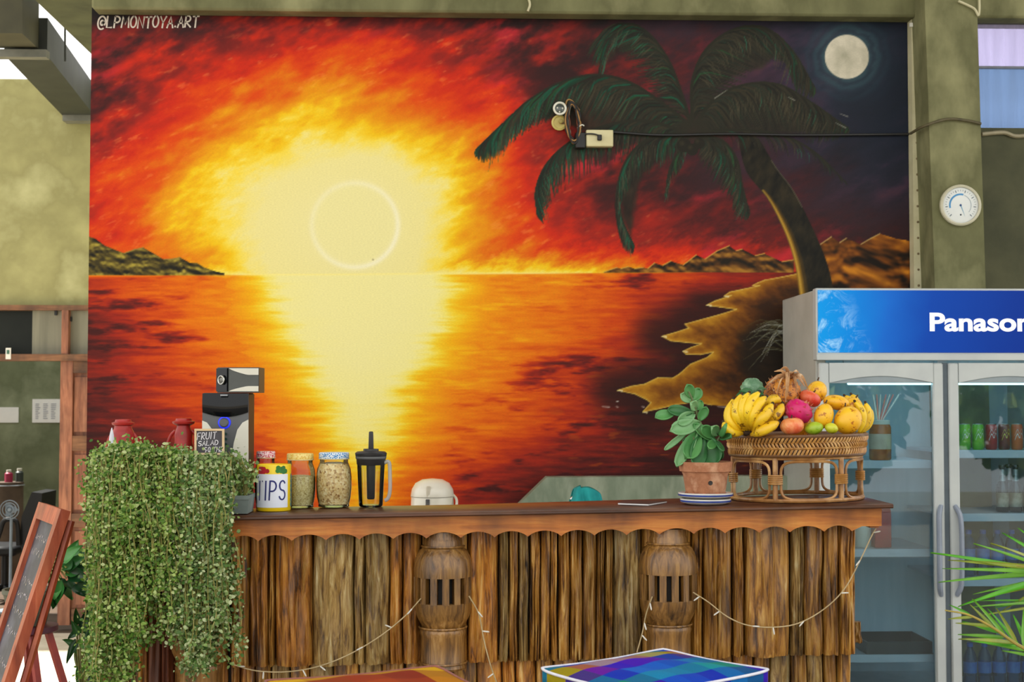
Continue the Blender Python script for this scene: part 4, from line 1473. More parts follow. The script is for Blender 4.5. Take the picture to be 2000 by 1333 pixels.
L_blue = lid_mat('lid_blue', (226, 236, 244), (20, 130, 200))
L_yel = lid_mat('lid_yellow', (236, 214, 130), (222, 184, 84), 160)
L_red = lid_mat('lid_red', (236, 206, 210), (186, 30, 70))
G_oat = grain_mat('muesli', [(0.1, (156, 112, 62)), (0.3, (216, 182, 124)), (0.6, (234, 208, 154)), (0.9, (244, 228, 188))], 170)
G_seed = grain_mat('rolled_oats', [(0.1, (172, 150, 92)), (0.4, (208, 190, 132)), (0.8, (226, 214, 166))], 300)
jar(653, 4.57, 68, 106, L_blue, 0.80, G_oat, 'glass jar of muesli with a blue patterned lid')
jar(587, 4.572, 60, 105, L_yel, 0.66, G_seed, 'glass jar half full of pale oats with a yellow lid')
jar(520, 4.58, 42, 110, L_red, 0.7, pmat('red_powder', (150, 40, 34), (120, 30, 26), 40, 0.8), 'glass jar with a red patterned lid behind the tip can')

# ---- blender jug
c = on_bar(725, 4.565)
s = scale_at(4.60)
t = thing('blender_jug', 'clear blender jug with black lid and tamper', 'jug', c)
M_bp = pmat('black_plastic', (38, 38, 40), (28, 28, 30), 20, 0.4)
M_cl = thin_glass('clear_jug', (240, 244, 244), 0.9, 0.04, 1.42)
obj('jug', MB().lathe([(22 * s, 0.002), (23 * s, 0.006), (27 * s, 92 * s), (28 * s, 96 * s)], c, 32, cap=False), M_cl, t)
obj('jug_base', MB().lathe([(20 * s, 0), (22 * s, 0.003), (20 * s, 0.006)], c, 24), M_cl, t)
obj('lid', MB().lathe([(26 * s, 80 * s), (27.5 * s, 82 * s), (28.4 * s, 94 * s), (30 * s, 98 * s), (30.5 * s, 103 * s), (27 * s, 106 * s), (15 * s, 107 * s), (14.5 * s, 111 * s), (9 * s, 111.5 * s)], c, 32), M_bp, t)
obj('lid_stripe', MB().lathe([(29.2 * s, 92 * s), (29.6 * s, 93 * s), (29.8 * s, 96 * s), (29.2 * s, 97 * s)], c, 32), pmat('grey_plastic', (90, 92, 92), (80, 82, 82)), t)
obj('tamper', MB().lathe([(6 * s, 14 * s), (7.5 * s, 16 * s), (8.8 * s, 80 * s)], c, 20), M_bp, t)
obj('tamper_grip', MB().lathe([(5 * s, 111 * s), (5.2 * s, 112 * s), (4.4 * s, 138 * s), (4.2 * s, 143 * s), (3 * s, 144.5 * s)], c, 16), M_bp, t)
hp = [(26, 84), (32, 87), (36, 82), (37, 60), (37, 30), (33, 16), (27, 12)]
obj('handle', MB().tube(spline([(c.x + a * s, c.y - 0.01, c.z + b * s) for a, b in hp], 20), 3.6 * s, 8), thin_glass('jug_handle', (226, 228, 226), 0.9, 0.08, 1.45, 0.5, (232, 232, 230)), t)

# ---- loudspeakers
YS = 4.47
s = scale_at(YS)
c = on_bar(441, YS, 0.08)
t = thing('subwoofer', 'large black and white loudspeaker box with blue ringed knob', 'loudspeaker', c)
x0, x1 = PX(395, YS), PX(486, YS)
zt_ = P(441, 768, YS).z
M_cab = pmat('speaker_cabinet', (46, 30, 22), (36, 24, 18), 10, 0.45)
M_gry = pmat('speaker_grey', (84, 86, 88), (76, 78, 80), 12, 0.35)
M_bgl = pmat('gloss_black', (14, 16, 20), (10, 12, 16), 8, 0.10, spec=0.3)
M_swh = pmat('speaker_white', (214, 212, 198), (204, 202, 188), 10, 0.4)
obj('cabinet', MB().box((x0, YS, c.z), (x1, 4.592, zt_), 0.004), M_cab, t)
def Pf(px, py, d=0.0):
    p = P(px, py, YS) - Vector((0, d, 0))
    p.z = max(p.z, c.z)
    return p


obj('front_panel', MB().prism([Pf(395.5, 1000, .002), Pf(485.5, 1000, .002), Pf(485.5, 769, .002), Pf(395.5, 769, .002)], (0, 0.008, 0)), M_gry, t, smooth=False)
vis = [(396, 769), (485, 769), (485, 806)] + [(485 - 89 * k / 12, 806 + 9 * math.sin(math.pi * k / 12)) for k in range(1, 12)] + [(396, 806)]
def visor(u, v):
    px = 396 + 89 * u
    yb = 806 + 9 * math.sin(math.pi * u)
    py = 769 + (yb - 769) * (1 - v)
    bul = 0.004 + 0.010 * math.sin(math.pi * (1 - v) * 0.9 + 0.1) * (0.6 + 0.4 * math.sin(math.pi * u))
    return Pf(px, py, bul)
mb = MB().grid(visor, 16, 10)
obj('gloss_visor', mb, M_bgl, t, auto=0)
lobe_l = [Pf(395.5, 822, .006), Pf(405, 826, .006), Pf(414, 838, .006), Pf(420, 862, .006), Pf(424, 900, .006), Pf(424, 998, .006), Pf(395.5, 998, .006)]
lobe_r = [Pf(485.5, 820, .006), Pf(474, 826, .006), Pf(464, 840, .006), Pf(457, 866, .006), Pf(452, 900, .006), Pf(450, 998, .006), Pf(485.5, 998, .006)]
obj('white_inlay', MB().prism(lobe_l, (0, 0.006, 0)), M_swh, t, smooth=False)
obj('white_inlay', MB().prism(lobe_r[::-1], (0, 0.006, 0)), M_swh, t, smooth=False)
kc = Pf(438.5, 826, 0.002)
obj('blue_ring', MB().ring(Vector((0, 0, 0)), 10 * s, 2.6 * s, 32, 8).xform(Matrix.Translation(kc) @ Matrix.Rotation(math.pi / 2, 4, 'X')), pmat('blue_ring', (36, 50, 220), (28, 40, 190), 10, 0.3, emit=((30, 50, 230), 0.35)), t)
obj('volume_knob', MB().lathe([(9 * s, 0), (9 * s, 0.008), (7 * s, 0.011)], kc, 28, 'y'), M_gry, t)
for py in (848, 858, 868, 878):
    obj('button', MB().lathe([(2.6 * s, 0), (2.6 * s, 0.004)], Pf(441, py, 0.003), 12, 'y'), pmat('button_green', (20, 60, 50), (14, 46, 40), 10, 0.3), t)
obj('brand_plate', MB().box(Pf(432, 774, 0.016), Pf(446, 771, 0.010)), pmat('plate_grey', (150, 154, 160)), t)

t2 = thing('satellite_speaker', 'small loudspeaker lying on top of the large one', 'loudspeaker', Vector((PX(462, YS), YS, zt_)))
sx0, sx1 = PX(420, YS), PX(506, YS)
zs1 = P(462, 718, YS).z
zs0 = zt_ + 0.0008
mb = MB().prism([(sx0 + 0.002, YS + 0.028, zs0), (sx0 + 0.042, YS - 0.004, zs0), (sx1, YS - 0.004, zs0), (sx1, 4.59, zs0), (sx0 + 0.012, 4.59, zs0)], (0, 0, zs1 - zs0))
obj('cabinet', mb, pmat('satellite_dark', (56, 56, 52), (46, 46, 42), 10, 0.4), t2, smooth=False)
mb = MB().prism([(sx0 + 0.002, YS + 0.0275, zs0 + 0.004), (sx0 + 0.0405, YS - 0.0035, zs0 + 0.004), (sx0 + 0.0405, YS - 0.0035, zs1 - 0.003), (sx0 + 0.002, YS + 0.0275, zs1 - 0.003)], (-0.003, -0.004, 0))
obj('gloss_cheek', mb, M_bgl, t2, smooth=False)
g0, g1 = sx0 + 0.044, sx1 - 0.001
obj('grille', MB().prism([(g0, YS - 0.0045, zs0 + 0.004), (g1, YS - 0.0045, zs0 + 0.004), (g1, YS - 0.0045, zs1 - 0.002), (g0, YS - 0.0045, zs1 - 0.002)], (0, -0.003, 0)), pmat('satellite_grille', (70, 74, 70), (60, 64, 60), 12, 0.35), t2, smooth=False)
zz = zs1 - zs0
def arcstrip(top):
    pts = []
    for k in range(13):
        u = k / 12
        pts.append((g0 + (g1 - g0) * u, u))
    lo, hi = [], []
    for x, u in pts:
        h = zz * (0.26 * min(1.0, u * 1.6) ** 0.7)
        if top:
            hi.append((x, YS - 0.0078, zs1 - 0.003))
            lo.append((x, YS - 0.0078, zs1 - 0.003 - max(h, 0.0006)))
        else:
            lo.append((x, YS - 0.0078, zs0 + 0.004))
            hi.append((x, YS - 0.0078, zs0 + 0.004 + max(h * 0.8, 0.0006)))
    return lo + hi[::-1]
obj('white_inlay', MB().prism(arcstrip(True), (0, -0.0025, 0)), M_swh, t2, smooth=False)
obj('white_inlay', MB().prism(arcstrip(False), (0, -0.0025, 0)), M_swh, t2, smooth=False)
tc_ = Vector((sx0 + 0.022, YS + 0.006, (zs0 + zs1) / 2))
mt = Matrix.Translation(tc_) @ Matrix.Rotation(math.radians(-38), 4, 'Z') @ Matrix.Rotation(math.pi / 2, 4, 'X')
obj('tweeter_ring', MB().ring((0, 0, 0), 0.0125, 0.0028, 28, 8, 0.006).xform(mt), pmat('tweeter_chrome', (190, 190, 184), (160, 160, 156), 10, 0.2, metal=0.9), t2)
obj('tweeter', MB().lathe([(0.0118, 0.004), (0.008, 0.0055), (0.003, 0.010), (0.001, 0.0105)], (0, 0, 0), 20).xform(mt), pmat('tweeter_dome', (168, 168, 160), (40, 40, 40), 200, 0.3), t2)

# ---- red lanterns
M_red = pmat('lantern_red', (186, 34, 26), (140, 24, 20), 14, 0.45, coat=0.1)
M_redd = pmat('lantern_dark', (70, 16, 16), (50, 12, 12), 14, 0.5)


def lantern(px, Y, top_py, label, w=1.0):
    c = on_bar(px, Y)
    s = scale_at(Y)
    H = P(px, top_py, Y).z - c.z
    u = H / 180.0
    t = thing('storm_lantern', label, 'lantern', c, 'red storm lanterns behind the plants')
    obj('fount', MB().lathe([(30 * u, 0), (33 * u, 4 * u), (33 * u, 24 * u), (26 * u, 34 * u), (16 * u, 36 * u)], c, 28), M_red, t)
    obj('burner', MB().lathe([(18 * u, 36 * u), (20 * u, 44 * u), (14 * u, 52 * u)], c, 24), M_redd, t)
    obj('globe', MB().lathe([(16 * u, 50 * u), (24 * u, 66 * u), (27 * u, 84 * u), (24 * u, 102 * u), (17 * u, 116 * u), (16 * u, 124 * u)], c, 28, cap=False), M_gl, t)
    obj('chimney', MB().lathe([(20 * u * w, 122 * u), (21 * u * w, 128 * u), (18 * u * w, 134 * u), (19 * u * w, 150 * u), (16 * u * w, 160 * u), (14 * u * w, 164 * u), (13 * u * w, 172 * u)], c, 28), M_red, t)
    obj('cap', MB().lathe([(13 * u, 168 * u), (21 * u, 172 * u), (22 * u, 176 * u), (16 * u, 178 * u), (15 * u, 182 * u), (6 * u, 183 * u)], c, 28), M_red, t)
    for sg in (-1, 1):
        pts = [(28 * sg, 20), (34 * sg, 40), (35 * sg, 80), (33 * sg, 120), (26 * sg, 146), (16 * sg, 158)]
        obj('side_tube', MB().tube(spline([(c.x + a * u, c.y, c.z + b * u) for a, b in pts], 16), 3.2 * u, 8), M_red, t)
    return t


lantern(241, 4.52, 822, 'squat red storm lantern at the left end of the bar', 1.25)
lantern(359, 4.53, 820, 'red storm lantern beside the small chalk sign', 0.95)
# folded white napkin leaning on the first lantern
c = on_bar(219, 4.44)
zn0, zn1 = c.z, P(219, 836, 4.44).z
s = scale_at(4.47)
mb = MB()
k = zn1 - zn0
mb.lathe([(16 * s, 0), (13 * s, k * 0.45), (9 * s, k * 0.7), (4 * s, k * 0.92), (0.8 * s, k)], c, 9, squash=0.55)
tag(obj('paper_cone', mb, pmat('napkin_white', (226, 226, 232), (200, 202, 214), 20, 0.8)), 'white folded paper cone standing beside the left lantern', 'napkin')

# ---- small chalk sign
YC_ = 4.36
t = thing('chalk_sign', 'small framed chalkboard reading fruit salad, stuck in the plants', 'sign', P(409, 985, YC_))
q = lambda px, py, d: P(px, py, YC_) - Vector((0, d, 0))
obj('board', MB().prism([q(383, 885, 0), q(436, 885, 0), q(436, 841, 0), q(383, 841, 0)], (0, 0.006, 0)), pmat('chalkboard', (78, 76, 80), (62, 60, 66), 14, 0.8, detail=6), t, smooth=False)
M_sfr = pmat('pale_frame', (222, 196, 156), (200, 172, 132), 10, 0.6)
for a, b, d, e in ((380, 438, 838, 842), (380, 438, 885, 889), (380, 384, 842, 885), (434, 438, 842, 885)):
    obj('frame_bar', MB().prism([q(a, e, .003), q(b, e, .003), q(b, d, .003), q(a, d, .003)], (0, 0.010, 0)), M_sfr, t, smooth=False)
M_chk = pmat('chalk', (232, 230, 232), (200, 196, 204), 90, 0.9)
s = scale_at(YC_)
for txt, px, py, h, w in (('FRUIT', 385, 860, 13, 6.2), ('SALAD', 387, 872, 9, 6.0), ('90 THB', 399, 884, 9, 4.6)):
    o_ = q(px, py, 0.0012)
    mb = MB()
    lettering(mb, txt, lambda u, v: (o_.x + u, o_.y, o_.z + v + u * 0.06), h * s, w * s, 2.0 * s, 1.5 * s, 0.12, 0.08, len(txt))
    obj('chalk_lettering', mb, M_chk, t, smooth=False, fix=False)
obj('stake', MB().box(q(407, 995, -0.006), q(411, 880, -0.012)), M_sfr, t, smooth=False)

# ---- slim grey tablet case lying on the bar
a, b = P(1214, 984, 4.5), P(1300, 984, 4.5)
zz0 = zbar(PX(1300, 4.5)) + 0.0008
mb = MB()
ya_, yb_2 = 4.36, 4.52
xa0, xa1 = PX(1212, ya_), PX(1268, ya_)
xb0, xb1 = PX(1218, yb_2), PX(1300, yb_2)
pts = [(xa0, 4.44, zz0), (xa1, 4.39, zz0), (xb1, 4.50, zz0 + 0.001), (xb0, 4.54, zz0 + 0.001)]
t = thing('menu_folder', 'thin dark folder with white edge lying flat by the plant pot', 'folder', Vector(pts[0]))
obj('pages', MB().prism(pts, (0, 0, 0.004)), pmat('page_white', (228, 226, 224), (214, 212, 210), 30, 0.7), t, smooth=False)
obj('cover', MB().prism([(p[0], p[1], p[2] + 0.0042) for p in pts], (0, 0, 0.0012)), pmat('cover_dark', (58, 46, 44), (46, 38, 36), 20, 0.4), t, smooth=False)

# ---- terracotta pot with succulent on two plates
YP = 4.42
c = on_bar(1377, YP, 0.062)
s = scale_at(YP)
M_pl_w = pmat('plate_glaze', (226, 226, 220), (212, 212, 206), 12, 0.2)
M_pl_b = pmat('plate_blue', (36, 64, 150), (28, 52, 128), 12, 0.2)
def plate(z0, rim, band, label):
    t = thing('plate', label, 'plate', c + Vector((0, 0, z0)), 'plates under the terracotta pot')
    cc = c + Vector((0, 0, z0))
    obj('dish', MB().lathe([(34 * s, 0), (38 * s, 0), ((rim - 3) * s, 3.2 * s), (rim * s, 4.6 * s), ((rim + 0.6) * s, 10.4 * s), ((rim - 1.5) * s, 11.2 * s), ((rim - 3) * s, 9 * s), (36 * s, 4 * s), (1 * s, 3.9 * s)], cc, 48), M_pl_w, t)
    obj('blue_band', MB().lathe([((rim + 0.35 + 0.1 * h_) * s, h_ * s) for h_ in (5.2, 6.6, 8.4)], cc, 48, cap=False), M_pl_b, t)
    return t
plate(0, 49, 5, 'lower blue and white plate under the terracotta pot')
plate(11.6 * s, 53, 5, 'upper blue and white plate directly under the terracotta pot')
zp = 16.8 * s
c2 = c + Vector((0, 0, zp))
t = thing('potted_succulent', 'round-leaved green succulent in a weathered terracotta pot', 'potted plant', c2)
M_ter = pmat('terracotta', (196, 140, 104), (164, 108, 76), 18, 0.9, bump=0.3, c3=(214, 168, 134), detail=8, lo=0.3, hi=0.7)
hpot = P(1377, 902, YP).z - c2.z
mbp = MB().lathe([(36 * s, 0.0), (38 * s, 0.004), (44 * s, hpot * 0.62), (46.5 * s, hpot * 0.70), (50.5 * s, hpot * 0.72), (53 * s, hpot * 0.99), (52 * s, hpot), (47.5 * s, hpot), (46 * s, hpot * 0.86)], c2, 44, cap=False)
rn = random.Random(9)
obj('pot', mbp, M_ter, t)
obj('pot_base', MB().lathe([(34 * s, 0.0005), (36 * s, 0.003), (30 * s, 0.01)], c2, 30), M_ter, t)
# chipped skirt
mb = MB()
for k in range(44):
    a0, a1 = 2 * math.pi * k / 44, 2 * math.pi * (k + 1) / 44
    h0, h1 = (4 + 3.5 * rn.random()) * s, 0
    f = lambda a, r, z: c2 + Vector((r * math.cos(a), r * math.sin(a), z))
    mb.add([f(a0, 38.2 * s, 0.001), f(a1, 38.2 * s, 0.001), f(a1, 40.2 * s, h0), f(a0, 40.2 * s, h0 + rn.uniform(-1.5, 1.5) * s)], [(0, 1, 2, 3)])
o_ = obj('chipped_foot', mb, pmat('terracotta_raw', (206, 130, 92), (186, 112, 76), 30, 0.9), t, smooth=False)
obj('soil', MB().lathe([(46 * s, hpot * 0.88), (1 * s, hpot * 0.9)], c2, 30), pmat('soil', (52, 38, 28), (36, 26, 20), 60, 1.0, bump=0.5), t)
hole = Vector((c2.x, c2.y, c2.z + hpot * 0.40))
obj('drain_hole', MB().lathe([(4.6 * s, 0), (4.2 * s, 0.002), (1 * s, 0.0015)], hole + Vector((0.004, -41.5 * s, 0)), 14, 'y'), pmat('hole_dark', (30, 22, 18)), t)
M_leaf = [pmat('succulent_leaf_' + n_, c_, d_, 9, 0.4, detail=4, spec=0.4, sss=0.0) for n_, c_, d_ in (('mid', (92, 152, 86), (70, 130, 72)), ('pale', (136, 180, 128), (110, 160, 106)), ('deep', (62, 118, 66), (48, 100, 56)))]


def leaf_blade(mb, base, direction, up, L, W, cup=0.12, bend=0.15, th=0.0, nu=6, nv=8, tipw=0.5):
    """rounded leaf from base along direction"""
    d = Vector(direction).normalized()
    u = Vector(up)
    sd = d.cross(u)
    if sd.length < 1e-5:
        sd = d.orthogonal()
    sd.normalize()
    nrm = sd.cross(d).normalized()

    def f(a, b):
        q_ = min(1.0, b * 0.985 + 0.015) ** tipw
        w = W * (math.sqrt(max(0.0, math.sin(math.pi * q_))) if tipw > 0.9 else math.sin(math.pi * q_) ** 0.8) + 0.0006
        x = (a * 2 - 1)
        return base + d * (L * b) + sd * (w * x) + nrm * (-cup * W * (1 - x * x) * 1.5 - bend * L * b * b)
    mb.grid(f, nu, nv)
    return mb


# stems and leaves, positions read off the plant (px, py of tip, size)
stem_pts = [[(1377, 915), (1376, 870), (1372, 840), (1362, 810), (1352, 780), (1345, 765)], [(1377, 915), (1385, 885), (1398, 865), (1408, 850)], [(1377, 915), (1365, 880), (1350, 850), (1335, 835)]]
for i, sp in enumerate(stem_pts):
    pts = [P(x, y, YP + 0.01 * math.sin(i * 2 + k)) for k, (x, y) in enumerate(sp)]
    obj('stem', MB().tube(spline([tuple(p) for p in pts], 14), [3.2 * s * (1 - 0.5 * k / 14) for k in range(15)], 8), pmat('succulent_stem', (104, 118, 74), (88, 98, 60), 30, 0.6), t)
LV = [  # base px, base py, tip px, tip py, half width, depth swing, material
    (1352, 778, 1345, 756, 9, -.02, 0), (1356, 782, 1366, 762, 9, .02, 0), (1350, 785, 1334, 772, 8, -.01, 1), (1362, 800, 1354, 790, 9, -.04, 1),
    (1358, 808, 1330, 824, 11, -.03, 1), (1352, 806, 1312, 800, 10, -.01, 2), (1318, 806, 1286, 812, 10, -.02, 0), (1362, 800, 1370, 785, 7, .03, 0),
    (1368, 826, 1320, 838, 14, -.05, 1), (1366, 822, 1378, 800, 8, -.02, 0), (1366, 845, 1346, 886, 17, -.07, 0), (1360, 842, 1326, 900, 12, -.04, 1),
    (1345, 842, 1304, 874, 5, .01, 1), (1372, 850, 1362, 902, 17, -.06, 2), (1378, 852, 1392, 900, 20, -.05, 2), (1384, 852, 1364, 834, 11, .03, 2),
    (1392, 860, 1362, 832, 11, -.01, 0), (1398, 856, 1376, 838, 10, -.04, 0), (1404, 850, 1395, 838, 9, -.05, 1), (1408, 850, 1420, 836, 11, -.10, 0),
    (1406, 854, 1422, 852, 8, -.10, 2), (1400, 858, 1388, 872, 8, -.06, 0), (1402, 860, 1410, 876, 8, -.08, 2), (1390, 868, 1404, 896, 12, .02, 2), (1370, 868, 1338, 862, 10, .03, 2)]
for k, (bx, by, tx, ty, hw, dz_, mi) in enumerate(LV):
    b = P(bx, by, YP)
    e = P(tx, ty, YP + dz_ * 0.8)
    d = e - b
    mb = MB()
    leaf_blade(mb, b, d, Vector((0.45 * math.sin(k * 2.1), -1, 0.35 + 0.3 * math.sin(k * 1.3))), d.length * 1.16, hw * 1.12 * s, 0.30, 0.03, tipw=1.25, nv=12)
    lf = obj('leaf', mb, M_leaf[mi], t, fix=False, auto=0)
    md = lf.modifiers.new('thick', 'SOLIDIFY')
    md.thickness = 0.0035
    md.offset = 0
# ================================================================== rattan fruit stand
YK = 4.575
ck = on_bar(1555, YK, 0.0)
s = scale_at(YK)
RB = 0.219                                   # radius of the tray
zr1 = P(1561, 851, YK - RB * 0.98).z         # rim top (front)
zr0 = P(1561, 893, YK - RB * 0.98).z         # band bottom
RK = thing('fruit_stand', 'round woven rattan fruit stand on looped cane legs', 'basket', ck)
M_rat = pmat('rattan', (200, 148, 76), (160, 110, 50), 24, 0.4, coat=0.2, c3=(224, 182, 116), stretch=(1, 1, 0.4), lo=0.3, hi=0.7)
M_ratd = pmat('rattan_dark', (112, 74, 36), (86, 54, 26), 24, 0.45, coat=0.2)
M_ratp = pmat('rattan_leg', (184, 132, 72), (140, 94, 46), 12, 0.4, c3=(208, 164, 106), coat=0.2, lo=0.3, hi=0.7)
z = lambda h: h - ck.z
for nm, h, r, rr, m_ in (('top_rim', zr1 - 0.004, RB + 0.002, 0.0062, M_ratd), ('lower_rim', zr0 + 0.003, RB - 0.006, 0.0055, M_ratd), ('middle_rim', zr0 + (zr1 - zr0) * 0.40, RB - 0.001, 0.003, M_rat)):
    obj(nm, MB().ring(ck, r, rr, 72, 8, z(h)), m_, RK)
obj('tray_wall', MB().lathe([(RB - 0.012, z(zr0)), (RB - 0.008, z(zr1) - 0.004), (RB - 0.012, z(zr1) - 0.004), (RB - 0.016, z(zr0))], ck, 60, cap=False), M_ratd, RK)
obj('tray_floor', MB().lathe([(RB - 0.012, z(zr0)), (RB - 0.012, z(zr0) + 0.006)], ck, 60), M_rat, RK)
mb = MB()
hb = zr1 - zr0
for row, (a, b, lean) in enumerate(((0.66, 0.97, 0.055), (0.36, 0.66, -0.05), (0.04, 0.38, 0.055))):
    n = 112
    for i in range(n):
        a0 = 2 * math.pi * (i + 0.5 * row) / n
        pts = []
        for k in range(4):
            t_ = k / 3
            bul = 0.0045 * math.sin(math.pi * t_)
            ang = a0 + lean * t_
            r = RB - 0.006 + bul + (0.006 if row == 0 else 0.003 if row == 1 else 0)
            pts.append((ck.x + r * math.cos(ang), ck.y + r * math.sin(ang), zr0 + hb * (a + (b - a) * t_)))
        mb.tube(pts, 0.0038, 5)
wv = obj('woven_band', mb, M_rat, RK, fix=False)
wv['kind'] = 'stuff'
RL = RB - 0.014
zl = ck.z
obj('foot_ring', MB().ring(ck, RL + 0.002, 0.0065, 72, 8, 0.0075), M_ratp, RK)
obj('upper_ring', MB().ring(ck, RL, 0.005, 64, 8, z(zr0) - 0.006), M_ratp, RK)
NL = 6
A0 = math.radians(-122)
for i in range(NL):
    a = A0 + 2 * math.pi * i / NL
    f = lambda ang, h, r=RL: (ck.x + r * math.cos(ang), ck.y + r * math.sin(ang), ck.z + h)
    H = z(zr0) - 0.004
    obj('leg', MB().tube([f(a, 0.008), f(a, H * 0.5), f(a, H)], 0.0085, 10), M_ratp, RK)
    # bowed hoop between this leg and the next
    b = a + 2 * math.pi / NL
    m0, m1 = a + 0.075, b - 0.075
    pts = []
    for k in range(40):
        th_ = 2 * math.pi * k / 40
        cx_, sx_ = math.cos(th_), math.sin(th_)
        e = 0.42
        ux = math.copysign(abs(cx_) ** e, cx_)
        uz = math.copysign(abs(sx_) ** e, sx_)
        ang = (m0 + m1) / 2 + (m1 - m0) / 2 * ux * 0.97
        pts.append(f(ang, H * 0.5 + (H * 0.5 - 0.011) * uz, RL + 0.001))
    obj('hoop', MB().tube(pts, 0.0046, 6, closed=True), M_ratp, RK)
    lg = None
    for q_ in (-2, -1, 0, 1, 2):
        c_ = Vector(f(a, H * 0.52 + q_ * 0.0062))
        rr = []
        for k in range(20):
            th_ = 2 * math.pi * k / 20
            off = Vector((-math.sin(a), math.cos(a), 0)) * (0.022 * math.cos(th_)) + Vector((math.cos(a), math.sin(a), 0)) * (0.0125 * math.sin(th_))
            rr.append(c_ + off)
        obj('binding', MB().tube(rr, 0.0031, 5, closed=True), M_rat, RK)

# the stand follows the slight slope of the bar top
for ch in RK.children:
    for v in ch.data.vertices:
        v.co.z += ZSL * v.co.x

# ------------------------------------------------------------------ fruit
def spots(name, base, dark, warm, scale, amt=0.62, rough=0.4, bump=0.05):
    """skin with blotches and freckles"""
    m, nt, b = _new(name)
    n, _ = _noise(nt, scale, 3)
    r = _ramp(nt, n.outputs['Fac'], [(0.38, base), (0.62, warm)])
    n2, _ = _noise(nt, scale * 5, 3, (1, 1, 1), 0.7)
    r2 = _ramp(nt, n2.outputs['Fac'], [(amt, (255, 255, 255)), (amt + 0.07, dark)])
    mx = nt.nodes.new('ShaderNodeMix')
    mx.data_type = 'RGBA'
    mx.blend_type = 'MULTIPLY'
    mx.inputs['Factor'].default_value = 0.85
    nt.links.new(r.outputs['Color'], mx.inputs['A'])
    nt.links.new(r2.outputs['Color'], mx.inputs['B'])
    nt.links.new(mx.outputs['Result'], b.inputs['Base Color'])
    b.inputs['Roughness'].default_value = rough
    b.inputs['Coat Weight'].default_value = 0.15
    MATS[name] = m
    return m


M_ban = spots('banana_skin', (244, 206, 34), (110, 70, 20), (228, 182, 28), 9, 0.585)
M_bant = pmat('banana_tip', (64, 46, 26), (40, 28, 18), 60, 0.8)
M_mango = spots('mango_skin', (244, 196, 34), (176, 112, 30), (234, 168, 22), 9, 0.58)
M_apple = spots('apple_skin', (240, 170, 104), (250, 214, 180), (226, 110, 76), 10, 0.5)
M_apple_r = spots('apple_red_skin', (236, 130, 86), (250, 200, 160), (214, 70, 60), 10, 0.5)
M_drag = pmat('dragonfruit_skin', (214, 20, 110), (176, 10, 84), 18, 0.45, coat=0.1)
M_lime = spots('lime_skin', (176, 200, 50), (200, 214, 90), (140, 176, 40), 9, 0.55)
M_lime_y = spots('yellow_lime_skin', (216, 216, 56), (226, 226, 120), (190, 196, 40), 9, 0.55)
M_stalk = pmat('fruit_stalk', (84, 60, 34), (60, 42, 24), 60, 0.8)
M_dry = pmat('dry_leaf', (214, 176, 128), (176, 130, 86), 20, 0.7, c3=(232, 204, 166), lo=0.3, hi=0.7)
ZT = zr0 + 0.008                              # tray floor


def banana(parent, pts, r, tip=True):
    """pts: (px, py, Y) centre line from the crown to the tip"""
    w = [tuple(P(*q)) for q in pts]
    c_ = spline(w, 18)
    rad = []
    for k in range(19):
        t_ = k / 18
        rad.append(r * np.interp(t_, [0, 0.06, 0.2, 0.5, 0.8, 0.93, 1.0], [0.36, 0.42, 0.82, 1.0, 0.9, 0.55, 0.28]))
    bn = obj('banana', MB().tube(c_, rad, 6), M_ban, parent, auto=0)
    if tip:
        d_ = Vector(c_[-1]) - Vector(c_[-2])
        d_.normalize()
        e = Vector(c_[-1])
        obj('banana_tip', MB().tube([e - d_ * 0.003, e + d_ * 0.004, e + d_ * 0.007], [r * 0.32, r * 0.3, r * 0.16], 7), M_bant, bn)
    return bn


zq = lambda a, b: (1260 + a / 4.0, 710 + b / 4.0)
t = thing('banana_bunch', 'large bunch of ripe yellow bananas at the left of the fruit stand', 'bananas', P(1465, 848, 4.46), 'banana bunches on the fruit stand')
BAN = [([(770, 548), (690, 545), (640, 515), (612, 462)], 4.43, 38), ([(780, 548), (700, 500), (650, 410), (690, 280)], 4.45, 42), ([(790, 540), (730, 450), (712, 350), (752, 244)], 4.435, 42),
       ([(800, 530), (762, 420), (765, 320), (812, 232)], 4.425, 42), ([(815, 520), (800, 410), (822, 310), (892, 226)], 4.415, 44), ([(835, 520), (842, 430), (880, 330), (946, 262)], 4.41, 44),
       ([(845, 535), (900, 450), (952, 390), (994, 318)], 4.395, 46), ([(830, 560), (900, 535), (980, 495), (1042, 462)], 4.39, 44), ([(930, 470), (1000, 430), (1050, 375), (1076, 318)], 4.43, 40), ([(900, 350), (960, 310), (1010, 280), (1060, 300)], 4.46, 40)]
for k, (pp, Y, r) in enumerate(BAN):
    banana(t, [zq(*q) + (Y + 0.03 * (i == 0) - 0.012 * math.sin(i * 1.0),) for i, q in enumerate(pp)], r / 4 * scale_at(Y))
obj('crown', MB().ball(P(1460, 846, 4.455), (0.018, 0.014, 0.011), 12, 8), M_bant, t)
t = thing('banana_bunch', 'small bunch of spotted bananas with black tips at the right end of the fruit stand', 'bananas', P(1685, 846, 4.60), 'banana bunches on the fruit stand')
for pp, Y, r in (([(1690, 545), (1735, 460), (1740, 380), (1722, 310)], 4.56, 34), ([(1670, 545), (1700, 450), (1690, 370), (1640, 300)], 4.52, 36), ([(1700, 545), (1752, 470), (1760, 400), (1745, 345)], 4.60, 30), ([(1650, 480), (1640, 380), (1600, 300), (1560, 255)], 4.60, 34), ([(1690, 480), (1680, 360), (1640, 290), (1612, 245)], 4.62, 34)):
    banana(t, [zq(*q) + (Y,) for q in pp], r / 4 * scale_at(Y))


